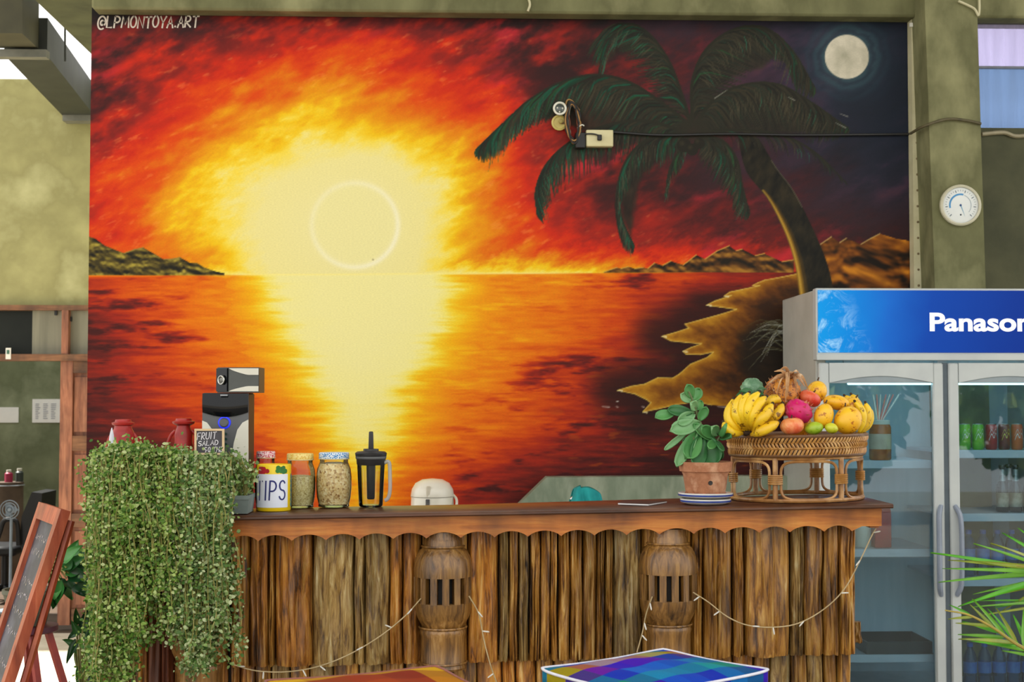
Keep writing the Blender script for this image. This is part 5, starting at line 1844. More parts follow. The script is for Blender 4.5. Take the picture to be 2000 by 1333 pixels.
def fruit(name, label, cat, px, py, Y, r, mat, fn=None, stalk=None, group=None, rot=0.0):
    s_ = scale_at(Y)
    c_ = P(px, py, Y)
    rr = [v * s_ for v in r]
    t = thing(name, label, cat, Vector((c_.x, c_.y, c_.z - rr[2])), group)
    mb = MB().ball((0, 0, 0), rr, 28, 18, fn)
    M_ = Matrix.Translation(c_) @ Matrix.Rotation(rot, 4, 'Y')
    obj('skin', mb.xform(M_), mat, t, auto=0)
    if stalk:
        obj('stalk', MB().tube([M_ @ Vector((0, 0, rr[2] * stalk)), M_ @ Vector((0.002, -0.001, rr[2] * stalk + 0.006)), M_ @ Vector((0.003, -0.001, rr[2] * stalk + 0.011))], [0.003, 0.0024, 0.002], 6), M_stalk, t)
    return t


dimp = lambda n: 1.0 - 0.22 * math.exp(-((1 - n.z) / 0.06)) - 0.10 * math.exp(-((1 + n.z) / 0.05)) + 0.03 * n.z
mang = lambda n: 1.0 + 0.10 * n.x * n.z - 0.05 * n.z
GM, GA, GL = 'mangoes on the fruit stand', 'apples on the fruit stand', 'limes on the fruit stand'
fruit('mango', 'golden mango in front, between dragon fruit and the largest mango', 'mango', 1609, 812, 4.44, (19, 17, 25), M_mango, mang, 0.98, GM, 0.15)
fruit('mango', 'largest yellow mango at front right of the fruit stand', 'mango', 1656, 820, 4.45, (28, 22, 27), M_mango, mang, 0.98, GM, -0.2)
fruit('mango', 'mango on top of the heap beside the pineapple', 'mango', 1595, 765, 4.60, (20, 20, 22), M_mango, mang, 0.98, GM, 0.1)
fruit('mango', 'mango lying sideways behind the golden front mango', 'mango', 1634, 786, 4.53, (26, 20, 15), M_mango, mang, None, GM, 0.25)
fruit('mango', 'yellow mango half hidden behind the largest mango', 'mango', 1664, 795, 4.56, (18, 18, 20), M_mango, mang, 0.98, GM, 0.4)
fruit('mango', 'mango deep in the middle of the heap', 'mango', 1560, 830, 4.52, (26, 24, 24), M_mango, mang, None, GM, 0.4)
fruit('apple', 'pale red apple at the front of the fruit stand', 'apple', 1547, 833, 4.402, (23.5, 22, 18), M_apple, dimp, 0.84, GA, -0.1)
fruit('apple', 'pink red apple above the dragon fruit', 'apple', 1582, 779, 4.53, (22, 20, 15.5), M_apple_r, dimp, 0.84, GA, 0.5)
fruit('apple', 'apple half hidden behind the dragon fruit', 'apple', 1562, 776, 4.57, (15, 15, 13), M_apple, dimp, None, GA, 0)
fruit('lime', 'green lime beside the front apple', 'lime', 1590, 837, 4.41, (17, 15, 13), M_lime, lambda n: 1 + 0.10 * abs(n.x) ** 8, None, GL, -0.2)
fruit('lime', 'small yellow lime at the front of the fruit stand', 'lime', 1624, 837, 4.405, (12.5, 12, 10.5), M_lime_y, lambda n: 1 + 0.08 * abs(n.x) ** 8, None, GL, 0.3)
# dragon fruit with scales
t = fruit('dragon_fruit', 'bright magenta dragon fruit in the middle of the heap', 'dragon fruit', 1560, 804, 4.445, (28, 22, 23), M_drag, lambda n: 1.0 + 0.04 * math.sin(9 * n.x) * math.sin(9 * n.z), None, None, 0.5)
cdf = P(1560, 804, 4.445)
s_ = scale_at(4.445)
rn = random.Random(31)
M_scale = pmat('dragonfruit_scale', (226, 40, 120), (200, 150, 90), 60, 0.5)
for k in range(34):
    zc_ = -0.85 + 1.7 * (k + 0.5) / 34
    an = k * 2.39996
    r_ = math.sqrt(1 - zc_ * zc_)
    nv = Vector((r_ * math.cos(an), r_ * math.sin(an), zc_))
    b_ = cdf + Vector((nv.x * 28 * s_, nv.y * 22 * s_, nv.z * 23 * s_)) * 0.97
    d_ = (nv + Vector((0.25, 0, 0.5))).normalized()
    sd = d_.cross(nv).normalized() if d_.cross(nv).length > 1e-4 else Vector((1, 0, 0))
    mb = MB().add([b_ - sd * 0.006, b_ + sd * 0.006, b_ + d_ * 0.013, b_ + d_ * 0.004 - nv * 0.002], [(0, 1, 2), (0, 2, 3), (1, 3, 2), (0, 3, 1)])
    obj('scale', mb, M_scale, t, smooth=False)
# pineapple with a dry straw-coloured crown
cp = P(1528, 772, 4.56)
s_ = scale_at(4.56)
t = thing('pineapple', 'pineapple with dry straw-coloured leaves on top of the heap', 'pineapple', cp - Vector((0, 0, 40 * s_)))
M_pine = spots('pineapple_skin', (214, 140, 40), (120, 66, 24), (176, 96, 30), 14, 0.5, 0.6)
mb = MB().ball(cp, (36 * s_, 34 * s_, 40 * s_), 40, 24, lambda n: 1 + 0.05 * (math.sin(14 * math.atan2(n.y, n.x) + 16 * n.z) * math.sin(14 * math.atan2(n.y, n.x) - 16 * n.z)))
obj('skin', mb, M_pine, t, auto=0)
rn = random.Random(17)
for k in range(46):
    zc_ = 0.85 - 1.5 * (k + 0.5) / 46
    an = k * 2.39996
    r_ = math.sqrt(max(0.0, 1 - zc_ * zc_))
    nv = Vector((r_ * math.cos(an), r_ * math.sin(an), zc_))
    b_ = cp + Vector((nv.x * 36 * s_, nv.y * 34 * s_, nv.z * 40 * s_))
    sd = Vector((-nv.y, nv.x, 0)).normalized()
    d_ = (nv * 0.7 + Vector((0, 0, 0.7))).normalized()
    obj('eye_bract', MB().add([b_ - sd * 0.004 - nv * 0.002, b_ + sd * 0.004 - nv * 0.002, b_ + d_ * 0.012, b_ + nv * 0.004], [(0, 1, 3), (1, 2, 3), (2, 0, 3)]), M_dry, t, smooth=False)
ct = P(1538, 738, 4.555)
for k, (ax, ay, bx, by) in enumerate(((1540, 742, 1512, 726), (1540, 736, 1505, 744), (1535, 740, 1498, 752), (1542, 735, 1560, 728), (1545, 740, 1572, 756), (1546, 738, 1566, 748), (1538, 730, 1538, 776), (1536, 728, 1534, 786), (1543, 730, 1556, 768), (1530, 740, 1516, 770), (1540, 728, 1524, 722), (1548, 732, 1580, 764))):
    Y0 = 4.545 - 0.03 * (k % 4) - (0.05 if by > 760 else 0)
    m_ = P((ax + bx) / 2 + 2, min(ay, by) - 5 + (abs(by - ay) * 0.25), Y0 - 0.01)
    pts = spline([tuple(P(ax, ay, 4.55)), tuple(m_), tuple(P(bx, by, Y0))], 10)
    obj('dry_leaf', MB().tube(pts, [0.0065 * w_ for w_ in (0.9, 1, 1, 0.95, 0.9, 0.8, 0.7, 0.6, 0.5, 0.35, 0.15)], 5, flat=0.4), M_dry, t)
obj('crown_knot', MB().ball(P(1541, 735, 4.55), (0.021, 0.018, 0.015), 14, 8, lambda n: 1 + 0.15 * math.sin(5 * math.atan2(n.y, n.x))), M_dry, t)
# green knobbly fruit with leaves behind the bananas
t = thing('custard_apple', 'green knobbly fruit with leaves behind the bananas', 'fruit', P(1470, 790, 4.52))
M_gk = pmat('green_knobbly', (120, 160, 130), (84, 126, 92), 30, 0.5, c3=(150, 184, 150), lo=0.3, hi=0.7)
mb = MB().ball(P(1469, 760, 4.52), (0.036, 0.034, 0.034), 36, 22, lambda n: 1 + 0.08 * math.sin(9 * math.atan2(n.y, n.x)) * math.sin(9 * n.z))
obj('skin', mb, M_gk, t, auto=0)
for k, (ax, ay, bx, by) in enumerate(((1462, 760, 1438, 772), (1470, 764, 1446, 762), (1476, 762, 1492, 770), (1478, 766, 1490, 786), (1472, 768, 1470, 784), (1480, 758, 1496, 758))):
    b_ = P(ax, ay, 4.47)
    e_ = P(bx, by, 4.45 - 0.01 * (k % 3))
    mb = MB()
    leaf_blade(mb, b_, e_ - b_, Vector((0.2, -1, 0.5)), (e_ - b_).length, 0.008, 0.2, 0.1, nu=4, nv=6)
    obj('leaf', mb, M_leaf[2], t, fix=False, auto=0)

# ================================================================== trailing plants on the left
def leaf_cloud(name, centres, normals, size, mat, parent, seed=0, shape='oval'):
    """one mesh of many small leaves (numpy)"""
    r = np.random.default_rng(seed)
    n = len(centres)
    C_ = np.asarray(centres)
    N_ = np.asarray(normals)
    N_ = N_ / (np.linalg.norm(N_, axis=1, keepdims=True) + 1e-9)
    a = r.normal(size=(n, 3))
    T_ = a - (a * N_).sum(1, keepdims=True) * N_
    T_ /= np.linalg.norm(T_, axis=1, keepdims=True) + 1e-9
    B_ = np.cross(N_, T_)
    sz = size * r.uniform(0.55, 1.45, size=(n, 1))
    # leaf outline: base, two shoulders, tip + raised middle
    tmpl = [(0, 0, 0), (0.35, 0.36, 0.06), (0.78, 0.26, 0.03), (1.0, 0, -0.10), (0.78, -0.26, 0.03), (0.35, -0.36, 0.06)]
    V = []
    for (u, v, w) in tmpl:
        V.append(C_ + T_ * (u * sz) + B_ * (v * sz) + N_ * (w * sz))
    V = np.stack(V, 1).reshape(-1, 3)
    base = np.arange(n)[:, None] * 6
    F = np.concatenate([base + np.array([[0, 1, 2, 3]]), base + np.array([[0, 3, 4, 5]])], 1).reshape(-1, 4)
    o0 = root_loc(parent)
    V = V - np.array(o0)
    me = bpy.data.meshes.new(name)
    me.vertices.add(len(V))
    me.vertices.foreach_set('co', V.astype(np.float32).ravel())
    me.loops.add(F.size)
    me.loops.foreach_set('vertex_index', F.ravel().astype(np.int32))
    me.polygons.add(len(F))
    me.polygons.foreach_set('loop_start', np.arange(0, F.size, 4, dtype=np.int32))
    me.update(calc_edges=True)
    me.materials.append(mat)
    o = bpy.data.objects.new(name, me)
    COL.objects.link(o)
    o.parent = parent
    o['kind'] = 'stuff'
    return o


M_tl = island_mat('trailing_leaf', [(0.0, (52, 92, 26)), (0.3, (92, 130, 44)), (0.55, (128, 158, 66)), (0.8, (164, 184, 104)), (1.0, (196, 206, 150))], 0.5, 0.35, 0.2)
M_tl2 = island_mat('trailing_leaf_blue', [(0.0, (58, 92, 38)), (0.3, (96, 130, 62)), (0.6, (138, 162, 92)), (1.0, (196, 206, 160))], 0.5, 0.35, 0.2)
M_ts = pmat('trailing_stem', (150, 148, 72), (118, 116, 54), 30, 0.6, c3=(176, 164, 96), lo=0.3, hi=0.7)
M_pot = pmat('grey_planter', (138, 150, 146), (112, 124, 120), 10, 0.7, detail=6)


def trailing(px0, px1, ytop, ends, n_stem, label, seed, potx, mat, Yp=4.40, dens=1.0, pot_top=966):
    """ends: function px -> lowest pixel row of the trails there"""
    rn = random.Random(seed)
    r = np.random.default_rng(seed)
    xa, xb = PX(potx[0], Yp), PX(potx[1], Yp)
    xc = (xa + xb) / 2
    base = Vector((xc, Yp, zbar(xc) + 0.0035))
    t = thing('trailing_plant', label, 'potted plant', base, 'trailing plants along the left end of the bar')
    zt_ = P((potx[0] + potx[1]) / 2, pot_top, Yp).z
    mb = MB()
    w0, w1 = (xb - xa) / 2 * 0.86, (xb - xa) / 2
    hh = zt_ - base.z
    d0, d1 = 0.055, 0.066
    q = lambda w, d, z_: [(xc - w, Yp - d, z_), (xc + w, Yp - d, z_), (xc + w, Yp + d, z_), (xc - w, Yp + d, z_)]
    rings = [q(w0, d0, base.z), q(w1 * 0.98, d1 * 0.97, zt_ - 0.012), q(w1, d1, zt_ - 0.012), q(w1, d1, zt_), q(w1 - 0.006, d1 - 0.006, zt_), q(w1 - 0.008, d1 - 0.008, zt_ - 0.012)]
    vs = sum(rings, [])
    fs = [(3, 2, 1, 0), (20, 21, 22, 23)]
    for k in range(5):
        for i in range(4):
            j = (i + 1) % 4
            fs.append((k * 4 + i, k * 4 + j, k * 4 + 4 + j, k * 4 + 4 + i))
    mb.add(vs, fs)
    obj('planter', mb, M_pot, t, smooth=False)
    obj('soil', MB().box((xa + 0.009, Yp - d1 + 0.009, zt_ - 0.02), (xb - 0.009, Yp + d1 - 0.009, zt_ - 0.011)), MATS['soil'], t, smooth=False)
    stems = MB()
    cs, ns, sc_ = [], [], []
    clump = [rn.random() for _ in range(max(5, n_stem // 13))]
    for i in range(n_stem):
        ci = rn.randrange(len(clump))
        u = min(1.0, max(0.0, clump[ci] + rn.gauss(0, 0.035))) if rn.random() < 0.8 else rn.random()
        px = px0 + (px1 - px0) * u
        bx = xa + 0.012 + (xb - xa - 0.024) * min(1, max(0, u + rn.uniform(-0.2, 0.2)))
        by = Yp + rn.uniform(-0.05, 0.05)
        top = ytop(px) + rn.uniform(0, 60) * rn.random()
        Yt = Yp + rn.uniform(-0.10, 0.02)
        end = ends(px) - abs(rn.gauss(0, 70)) - (rn.random() < 0.35) * rn.uniform(60, 330) - 70 * (0.5 + 0.5 * math.sin(ci * 4.1))
        Yh = 4.205 + 0.04 * math.sin(ci * 2.3) + rn.uniform(-0.03, 0.03)
        p0 = Vector((bx, by, zt_ - 0.012))
        p1 = P(px + rn.uniform(-14, 14), top, Yt)
        pts = [p0, (p0 + p1) / 2 + Vector((rn.uniform(-.02, .02), 0, 0.01)), p1]
        hang = end > 1000 and rn.random() < 0.9
        if hang:
            mid = top + (1000 - top) * 0.55
            pts.append(P(px + rn.uniform(-10, 10), max(mid, top + 15), (Yt + Yh) / 2 - 0.02))
            y_ = 1010
            x_ = px + rn.uniform(-12, 12)
            while y_ < end:
                pts.append(P(x_, y_, Yh))
                x_ += rn.uniform(-11, 11) + 4 * math.sin(ci * 1.7 + y_ / 90)
                y_ += rn.uniform(40, 75)
            x_ += rn.uniform(-10, 10)
            pts.append(P(x_, max(end, 1012), Yh - 0.01))
        n = 8 + len(pts) * 3
        c_ = spline([tuple(p) for p in pts], n)
        stems.tube(c_, [0.0016] * n + [0.0008], 4)
        L = sum(np.linalg.norm(c_[k + 1] - c_[k]) for k in range(n))
        m = int(L * 215 * dens * rn.uniform(0.6, 1.2))
        for k in range(m):
            tt = 0.12 + 0.88 * r.random()
            f_ = tt * n * 0.999
            j = int(f_)
            p = c_[j] + (c_[j + 1] - c_[j]) * (f_ - j)
            spread = 0.010 if tt > 0.35 else 0.016
            off = r.normal(size=3) * spread
            cs.append(p + off)
            nn = np.array([0, -0.8, 0.55]) + r.normal(size=3) * 0.55
            ns.append(nn)
    o_ = obj('stems', stems, M_ts, t, fix=False)
    o_['kind'] = 'stuff'
    leaf_cloud('foliage', cs, ns, 0.0112, mat, t, seed)
    return t


trailing(176, 275, lambda x: np.interp(x, [165, 195, 230, 275], [960, 888, 872, 878]), lambda x: np.interp(x, [165, 185, 230, 275], [1390, 1390, 1380, 1300]), 150, 'dense trailing plant at the far left end of the bar, nearly reaching the floor', 41, (190, 278), M_tl)
trailing(262, 360, lambda x: np.interp(x, [262, 310, 360], [876, 880, 884]), lambda x: np.interp(x, [262, 300, 330, 360], [1290, 1230, 1290, 1335]), 120, 'trailing plant in the middle, below the red lanterns', 42, (282, 364), M_tl)
trailing(345, 452, lambda x: np.interp(x, [345, 400, 452], [884, 900, 905]), lambda x: np.interp(x, [345, 400, 440, 452], [1345, 1330, 1310, 1260]), 150, 'greyish trailing plant hanging below the small chalk sign', 43, (368, 436), M_tl2)
trailing(428, 496, lambda x: np.interp(x, [428, 460, 496], [890, 880, 900]), lambda x: np.interp(x, [428, 450, 460, 496], [1240, 1120, 985, 975]), 34, 'sparse stemmy plant in the grey planter beside the tip can', 44, (440, 494), M_tl2, 4.40, 0.75)
# ================================================================== drinks fridge
YFR = 6.31
fx0, fxm, fx1 = PX(1594, YFR), PX(1842, YFR), PX(1842, YFR) * 2 - PX(1594, YFR)
ftop = P(1600, 563, YFR - 0.04).z
FBK = 6.96
FR = thing('drinks_fridge', 'white two-door display fridge with blue lit header', 'fridge', Vector(((fx0 + fx1) / 2, 6.6, 0)))
M_fw = pmat('fridge_white', (196, 202, 200), (186, 192, 192), 6, 0.35)
M_fs = pmat('fridge_side', (182, 184, 176), (170, 172, 164), 6, 0.45)
M_fi = pmat('fridge_liner', (196, 216, 226), (180, 204, 216), 4, 0.4, stretch=(4, 4, 0.5))
M_fa = pmat('fridge_alu', (176, 184, 190), (160, 170, 178), 10, 0.3, metal=0.4)
M_gask = pmat('fridge_gasket', (92, 104, 112), (80, 92, 100), 10, 0.6)
zh0 = P(1600, 704, YFR - 0.04).z            # header bottom
th_ = 0.045
obj('side_panel', MB().box((fx0, YFR, 0.04), (fx0 + th_, FBK, ftop - 0.005), 0.004), M_fs, FR)
obj('side_panel', MB().box((fx1 - th_, YFR, 0.04), (fx1, FBK, ftop - 0.005), 0.004), M_fs, FR)
obj('back_panel', MB().box((fx0 + th_, FBK - 0.04, 0.04), (fx1 - th_, FBK, ftop - 0.005)), M_fi, FR, smooth=False)
obj('top_panel', MB().box((fx0 + th_, YFR, zh0 + 0.05), (fx1 - th_, FBK - 0.04, ftop - 0.005)), M_fw, FR, smooth=False)
obj('bottom_panel', MB().box((fx0 + th_, YFR + 0.02, 0.04), (fx1 - th_, FBK - 0.041, 0.095)), M_fi, FR, smooth=False)
obj('kick_plate', MB().box((fx0 + 0.02, YFR + 0.04, 0.0), (fx1 - 0.02, FBK - 0.05, 0.04)), M_gask, FR, smooth=False)
# header box
hx0, hx1 = PX(1597, YFR - 0.04), fx1 - (PX(1597, YFR - 0.04) - fx0) 
hd = obj('header_box', MB().box((hx0 - 0.004, YFR - 0.04, zh0), (hx1, YFR + 0.02, ftop), 0.004), M_fw, FR)


def header_mat():
    m, nt, b = _new('header_print')
    tc = nt.nodes.new('ShaderNodeTexCoord')
    sp = nt.nodes.new('ShaderNodeSeparateXYZ')
    nt.links.new(tc.outputs['Generated'], sp.inputs[0])
    n, _ = _noise(nt, 2.2, 3, (1, 1, 1), coord='Object')
    ad = nt.nodes.new('ShaderNodeMath')
    ad.operation = 'MULTIPLY_ADD'
    nt.links.new(n.outputs['Fac'], ad.inputs[0])
    ad.inputs[1].default_value = 0.22
    nt.links.new(sp.outputs['X'], ad.inputs[2])
    r = _ramp(nt, ad.outputs[0], [(0.10, (0, 142, 216)), (0.24, (0, 124, 206)), (0.38, (16, 94, 186)), (0.54, (4, 62, 156)), (1.0, (0, 40, 128))])
    # splashes of water printed at the left end
    n2, _ = _noise(nt, 9.0, 7, (1, 1, 1), 0.7, dist=1.6)
    r2 = _ramp(nt, n2.outputs['Fac'], [(0.48, (0, 0, 0)), (0.62, (255, 255, 255))])
    fx = nt.nodes.new('ShaderNodeMapRange')
    fx.inputs['From Min'].default_value = 0.0
    fx.inputs['From Max'].default_value = 0.23
    fx.inputs['To Min'].default_value = 0.9
    fx.inputs['To Max'].default_value = 0.0
    sm = nt.nodes.new('ShaderNodeMath')
    sm.operation = 'MULTIPLY_ADD'
    nt.links.new(sp.outputs['Z'], sm.inputs[0])
    sm.inputs[1].default_value = 0.09
    nt.links.new(sp.outputs['X'], sm.inputs[2])
    nt.links.new(sm.outputs[0], fx.inputs['Value'])
    ml = nt.nodes.new('ShaderNodeMath')
    ml.operation = 'MULTIPLY'
    nt.links.new(r2.outputs['Color'], ml.inputs[0])
    nt.links.new(fx.outputs[0], ml.inputs[1])
    mx = nt.nodes.new('ShaderNodeMix')
    mx.data_type = 'RGBA'
    nt.links.new(ml.outputs[0], mx.inputs['Factor'])
    nt.links.new(r.outputs['Color'], mx.inputs['A'])
    mx.inputs['B'].default_value = lin((180, 224, 246))
    nt.links.new(mx.outputs['Result'], b.inputs['Base Color'])
    nt.links.new(mx.outputs['Result'], b.inputs['Emission Color'])
    b.inputs['Emission Strength'].default_value = 0.2
    b.inputs['Roughness'].default_value = 0.5
    b.inputs['Specular IOR Level'].default_value = 0.15
    return m


zb1, zb0_ = P(1600, 567, YFR - 0.045).z, P(1600, 689, YFR - 0.045).z
pn = obj('header_panel', MB().box((hx0 + 0.004, YFR - 0.045, zb0_), (hx1 - 0.006, YFR - 0.038, zb1)), header_mat(), hd, smooth=False)
tc = bpy.data.curves.new('header_text', 'FONT')
tc.body = 'Panasonic'
tc.size = 1.0
tc.offset = 0.03
tc.extrude = 0.0
tob = bpy.data.objects.new('tmp_text', tc)
COL.objects.link(tob)
bpy.context.view_layer.update()
dg = bpy.context.evaluated_depsgraph_get()
tm = bpy.data.meshes.new_from_object(tob.evaluated_get(dg))
tv = np.array([v.co[:] for v in tm.vertices])
tf = [tuple(p.vertices) for p in tm.polygons]
bpy.data.objects.remove(tob)
# the capital P stands 36 px tall from (1816, 646)
i0 = tv[:, 0].min()
capP = tv[tv[:, 0] < i0 + 0.45]
k = (P(1816, 611, YFR).z - P(1816, 647, YFR).z) / (capP[:, 1].max() - capP[:, 1].min())
o0 = P(1816, 646, YFR - 0.0462)
kx = k * 1.27
mb = MB().add([(o0.x + (v[0] - i0) * kx, o0.y, o0.z + v[1] * k) for v in tv], tf)
obj('header_lettering', mb, pmat('lettering_white', (240, 242, 244), (232, 236, 240), 10, 0.4, emit=((240, 244, 250), 0.25)), hd, smooth=False, fix=False)
obj('header_lip', MB().box((hx0 - 0.004, YFR - 0.048, zh0), (hx1, YFR - 0.039, P(1600, 692, YFR - 0.045).z), 0.002), M_fw, hd)


# doors
def door(x0, x1, hinge_left):
    d = obj('door', MB().box((x0, YFR - 0.035, 0.06), (x0 + 0.002, YFR - 0.033, 0.07)), M_fa, FR, smooth=False)
    z1 = zh0 - 0.012
    z0 = 0.05
    w = 0.046
    Y0, Y1 = YFR - 0.042, YFR - 0.004
    obj('stile', MB().box((x0, Y0, z0), (x0 + w, Y1, z1), 0.006), M_fw, d)
    obj('stile', MB().box((x1 - w, Y0, z0), (x1, Y1, z1), 0.006), M_fw, d)
    # top rail with a shallow arch
    pts = [(x0 + w, Y0, z1)]
    n = 16
    lo = []
    for i in range(n + 1):
        u = i / n
        lo.append((x0 + w + (x1 - x0 - 2 * w) * u, Y0, z1 - 0.088 + 0.030 * math.sin(math.pi * u)))
    obj('top_rail', MB().prism([(x0 + w, Y0, z1)] + lo + [(x1 - w, Y0, z1)], (0, Y1 - Y0, 0)), M_fw, d, smooth=False)
    obj('bottom_rail', MB().box((x0 + w, Y0, z0), (x1 - w, Y1, z0 + 0.09)), M_fw, d, smooth=False)
    arch = [(p[0], Y0 + 0.006, p[2]) for p in lo]
    obj('top_insert', MB().prism([(x0 + w, Y0 + 0.006, z1 - 0.09)] + arch + [(x1 - w, Y0 + 0.006, z1 - 0.09)], (0, 0.02, 0)), pmat('door_insert', (150, 162, 166), (140, 152, 158)), d, smooth=False)
    obj('glass_pane', MB().box((x0 + w - 0.005, YFR - 0.022, z0 + 0.085), (x1 - w + 0.005, YFR - 0.014, z1 - 0.085)), MATS.get('door_glass') or thin_glass('door_glass', (232, 244, 248), 1.0, 0.012, 1.5, 0.025, (190, 214, 224)), d, smooth=False)
    # bowed grip
    hx = x1 - 0.022 if hinge_left else x0 + 0.026
    hz0, hz1 = P(1860, 1160, YFR).z, P(1860, 988, YFR).z
    sg = -1 if hinge_left else 1
    pts = spline([(hx, Y0 + 0.004, hz0), (hx + sg * 0.012, Y0 - 0.022, hz0 + 0.05), (hx + sg * 0.014, Y0 - 0.028, (hz0 + hz1) / 2), (hx + sg * 0.012, Y0 - 0.022, hz1 - 0.05), (hx - sg * 0.004, Y0 + 0.004, hz1)], 20)
    obj('handle', MB().tube(pts, 0.011, 10, flat=1.4), pmat('handle_grey', (150, 160, 176), (138, 148, 164), 10, 0.35), d)
    return d


door(fx0 + 0.004, fxm - 0.012, True)
door(fxm + 0.012, fx1 - 0.004, False)
obj('door_seal', MB().box((fxm - 0.011, YFR - 0.03, 0.05), (fxm + 0.011, YFR + 0.004, zh0 - 0.012)), M_gask, FR, smooth=False)
obj('inner_divider', MB().box((fxm - 0.02, YFR + 0.01, 0.095), (fxm + 0.02, YFR + 0.05, zh0 + 0.05)), M_fi, FR, smooth=False)
lamp = obj('lamp_tube', MB().tube([(fx0 + 0.16, YFR + 0.06, zh0 - 0.10), (fx1 - 0.16, YFR + 0.06, zh0 - 0.10)], 0.008, 10), pmat('lamp_tube', (200, 236, 240), (190, 230, 236), 10, 0.4, emit=((190, 232, 238), 6.0)), FR)
obj('lamp_bracket', MB().box((fx0 + 0.14, YFR + 0.052, zh0 - 0.088), (fx1 - 0.14, YFR + 0.068, zh0 + 0.05)), M_fi, FR, smooth=False)


def shelf(x0, x1, py):
    Y = YFR + 0.07
    z = P(1700, py, Y).z
    sh = obj('shelf', MB().box((x0, Y + 0.003, z - 0.012), (x1, FBK - 0.045, z)), pmat('shelf_white', (196, 210, 222), (186, 202, 216), 8, 0.4), FR, smooth=False)
    obj('shelf_lip', MB().box((x0, Y - 0.006, z - 0.034), (x1, Y + 0.003, z + 0.002), 0.002), MATS['shelf_white'], sh)
    return z


xl_, xr_ = (fx0 + th_ + 0.002, fxm - 0.022), (fxm + 0.022, fx1 - th_ - 0.002)
zL = [shelf(*xl_, py) for py in (901, 1074, 1280)]
zR = [shelf(*xr_, py) for py in (881, 1005, 1132)]
zR.append(0.0955)

# ------------------------------------------------------------------ what stands in the fridge
YI = YFR + 0.17
M_lidal = pmat('can_lid', (196, 200, 204), (180, 186, 190), 10, 0.25, metal=0.8)


def can(px, z, mat, trim, label, Y=YI):
    x = PX(px, Y)
    c = Vector((x, Y, z + 0.0006))
    t = thing('drink_can', label, 'can', c, 'drink cans in the fridge')
    r = 0.0265
    obj('can_body', MB().lathe([(r * 0.8, 0), (r, 0.008), (r, 0.105), (r * 0.86, 0.116)], c, 24), mat, t)
    obj('can_lid', MB().lathe([(r * 0.86, 0.116), (r * 0.88, 0.119), (r * 0.8, 0.119), (r * 0.78, 0.117)], c, 24), M_lidal, t)
    mb = MB()
    pts = [(-0.8, 0.35), (-0.3, 0.75), (0.1, 0.5), (0.5, 0.8), (0.9, 0.55)]
    sp_ = spline(pts, 20)
    for j in range(2):
        q = [(c.x + (r + 0.0008) * math.sin(a * 0.9), c.y - (r + 0.0008) * math.cos(a * 0.9), c.z + 0.02 + 0.07 * b + 0.02 * j) for a, b in sp_]
        w = 0.006 - 0.003 * j
        vs = sum([[(p[0], p[1], p[2] - w / 2), (p[0], p[1], p[2] + w / 2)] for p in q], [])
        mb.add(vs, [(2 * i, 2 * i + 2, 2 * i + 3, 2 * i + 1) for i in range(len(q) - 1)])
    o_ = obj('swoosh', mb, trim, t, smooth=False, fix=False)
    return t


C_green = pmat('can_green', (120, 190, 40), (80, 160, 30), 30, 0.3, coat=0.3)
C_red = pmat('can_red', (176, 28, 26), (150, 20, 20), 20, 0.3, coat=0.3)
C_dk = pmat('can_dark_red', (120, 24, 24), (90, 18, 20), 20, 0.3, coat=0.3)
C_or = pmat('can_orange', (206, 96, 36), (186, 76, 26), 20, 0.3, coat=0.3)
T_w = pmat('can_trim_white', (226, 226, 216))
T_y = pmat('can_trim_yellow', (220, 210, 70))
for px, m_, tr_, lb in ((1883, C_green, T_w, 'lime green can nearest the fridge door frame'), (1909, C_green, T_w, 'second lime green can from the fridge door frame'), (1935, C_red, T_w, 'dark red can beside the green cans'),
                        (1960, C_dk, T_y, 'maroon can with yellow swoosh between red and orange cans'), (1985, C_or, T_w, 'orange can on the upper fridge shelf'), (2010, C_red, T_w, 'bright red can cut off at the right edge')):
    can(px, zR[0], m_, tr_, lb)
# dark bottles with silver necks
M_bd = pmat('brown_bottle', (34, 28, 24), (26, 22, 20), 12, 0.12, spec=0.8)
M_bl = pmat('bottle_label', (176, 170, 150), (130, 120, 96), 26, 0.5, lo=0.4, hi=0.6)
M_bs = pmat('bottle_foil', (196, 200, 200), (150, 156, 156), 30, 0.3, metal=0.5)
for k, (px, Y) in enumerate(((1955, YI), (1981, YI), (2007, YI), (1968, YI + 0.09))):
    c = Vector((PX(px, Y), Y, zR[1] + 0.0006))
    t = thing('beer_bottle', ['small dark bottle with silver neck, leftmost on its shelf', 'small dark bottle with silver neck, second in the front row', 'small dark bottle at the right edge of the photo', 'small dark bottle in the second row'][k], 'bottle', c, 'dark bottles in the fridge')
    r = 0.028
    obj('bottle_glass', MB().lathe([(r * 0.9, 0), (r, 0.006), (r, 0.10), (r * 0.9, 0.122), (r * 0.5, 0.142), (r * 0.42, 0.20), (r * 0.46, 0.208)], c, 22), M_bd, t)
    obj('label', MB().lathe([(r * 1.015, 0.024), (r * 1.015, 0.088)], c, 22, cap=False), M_bl, t)
    obj('neck_foil', MB().lathe([(r * 0.54, 0.142), (r * 0.47, 0.165), (r * 0.45, 0.196)], c, 18, cap=False), M_bs, t)
    obj('cap', MB().lathe([(r * 0.52, 0.203), (r * 0.55, 0.206), (r * 0.48, 0.216)], c, 18), M_bd, t)
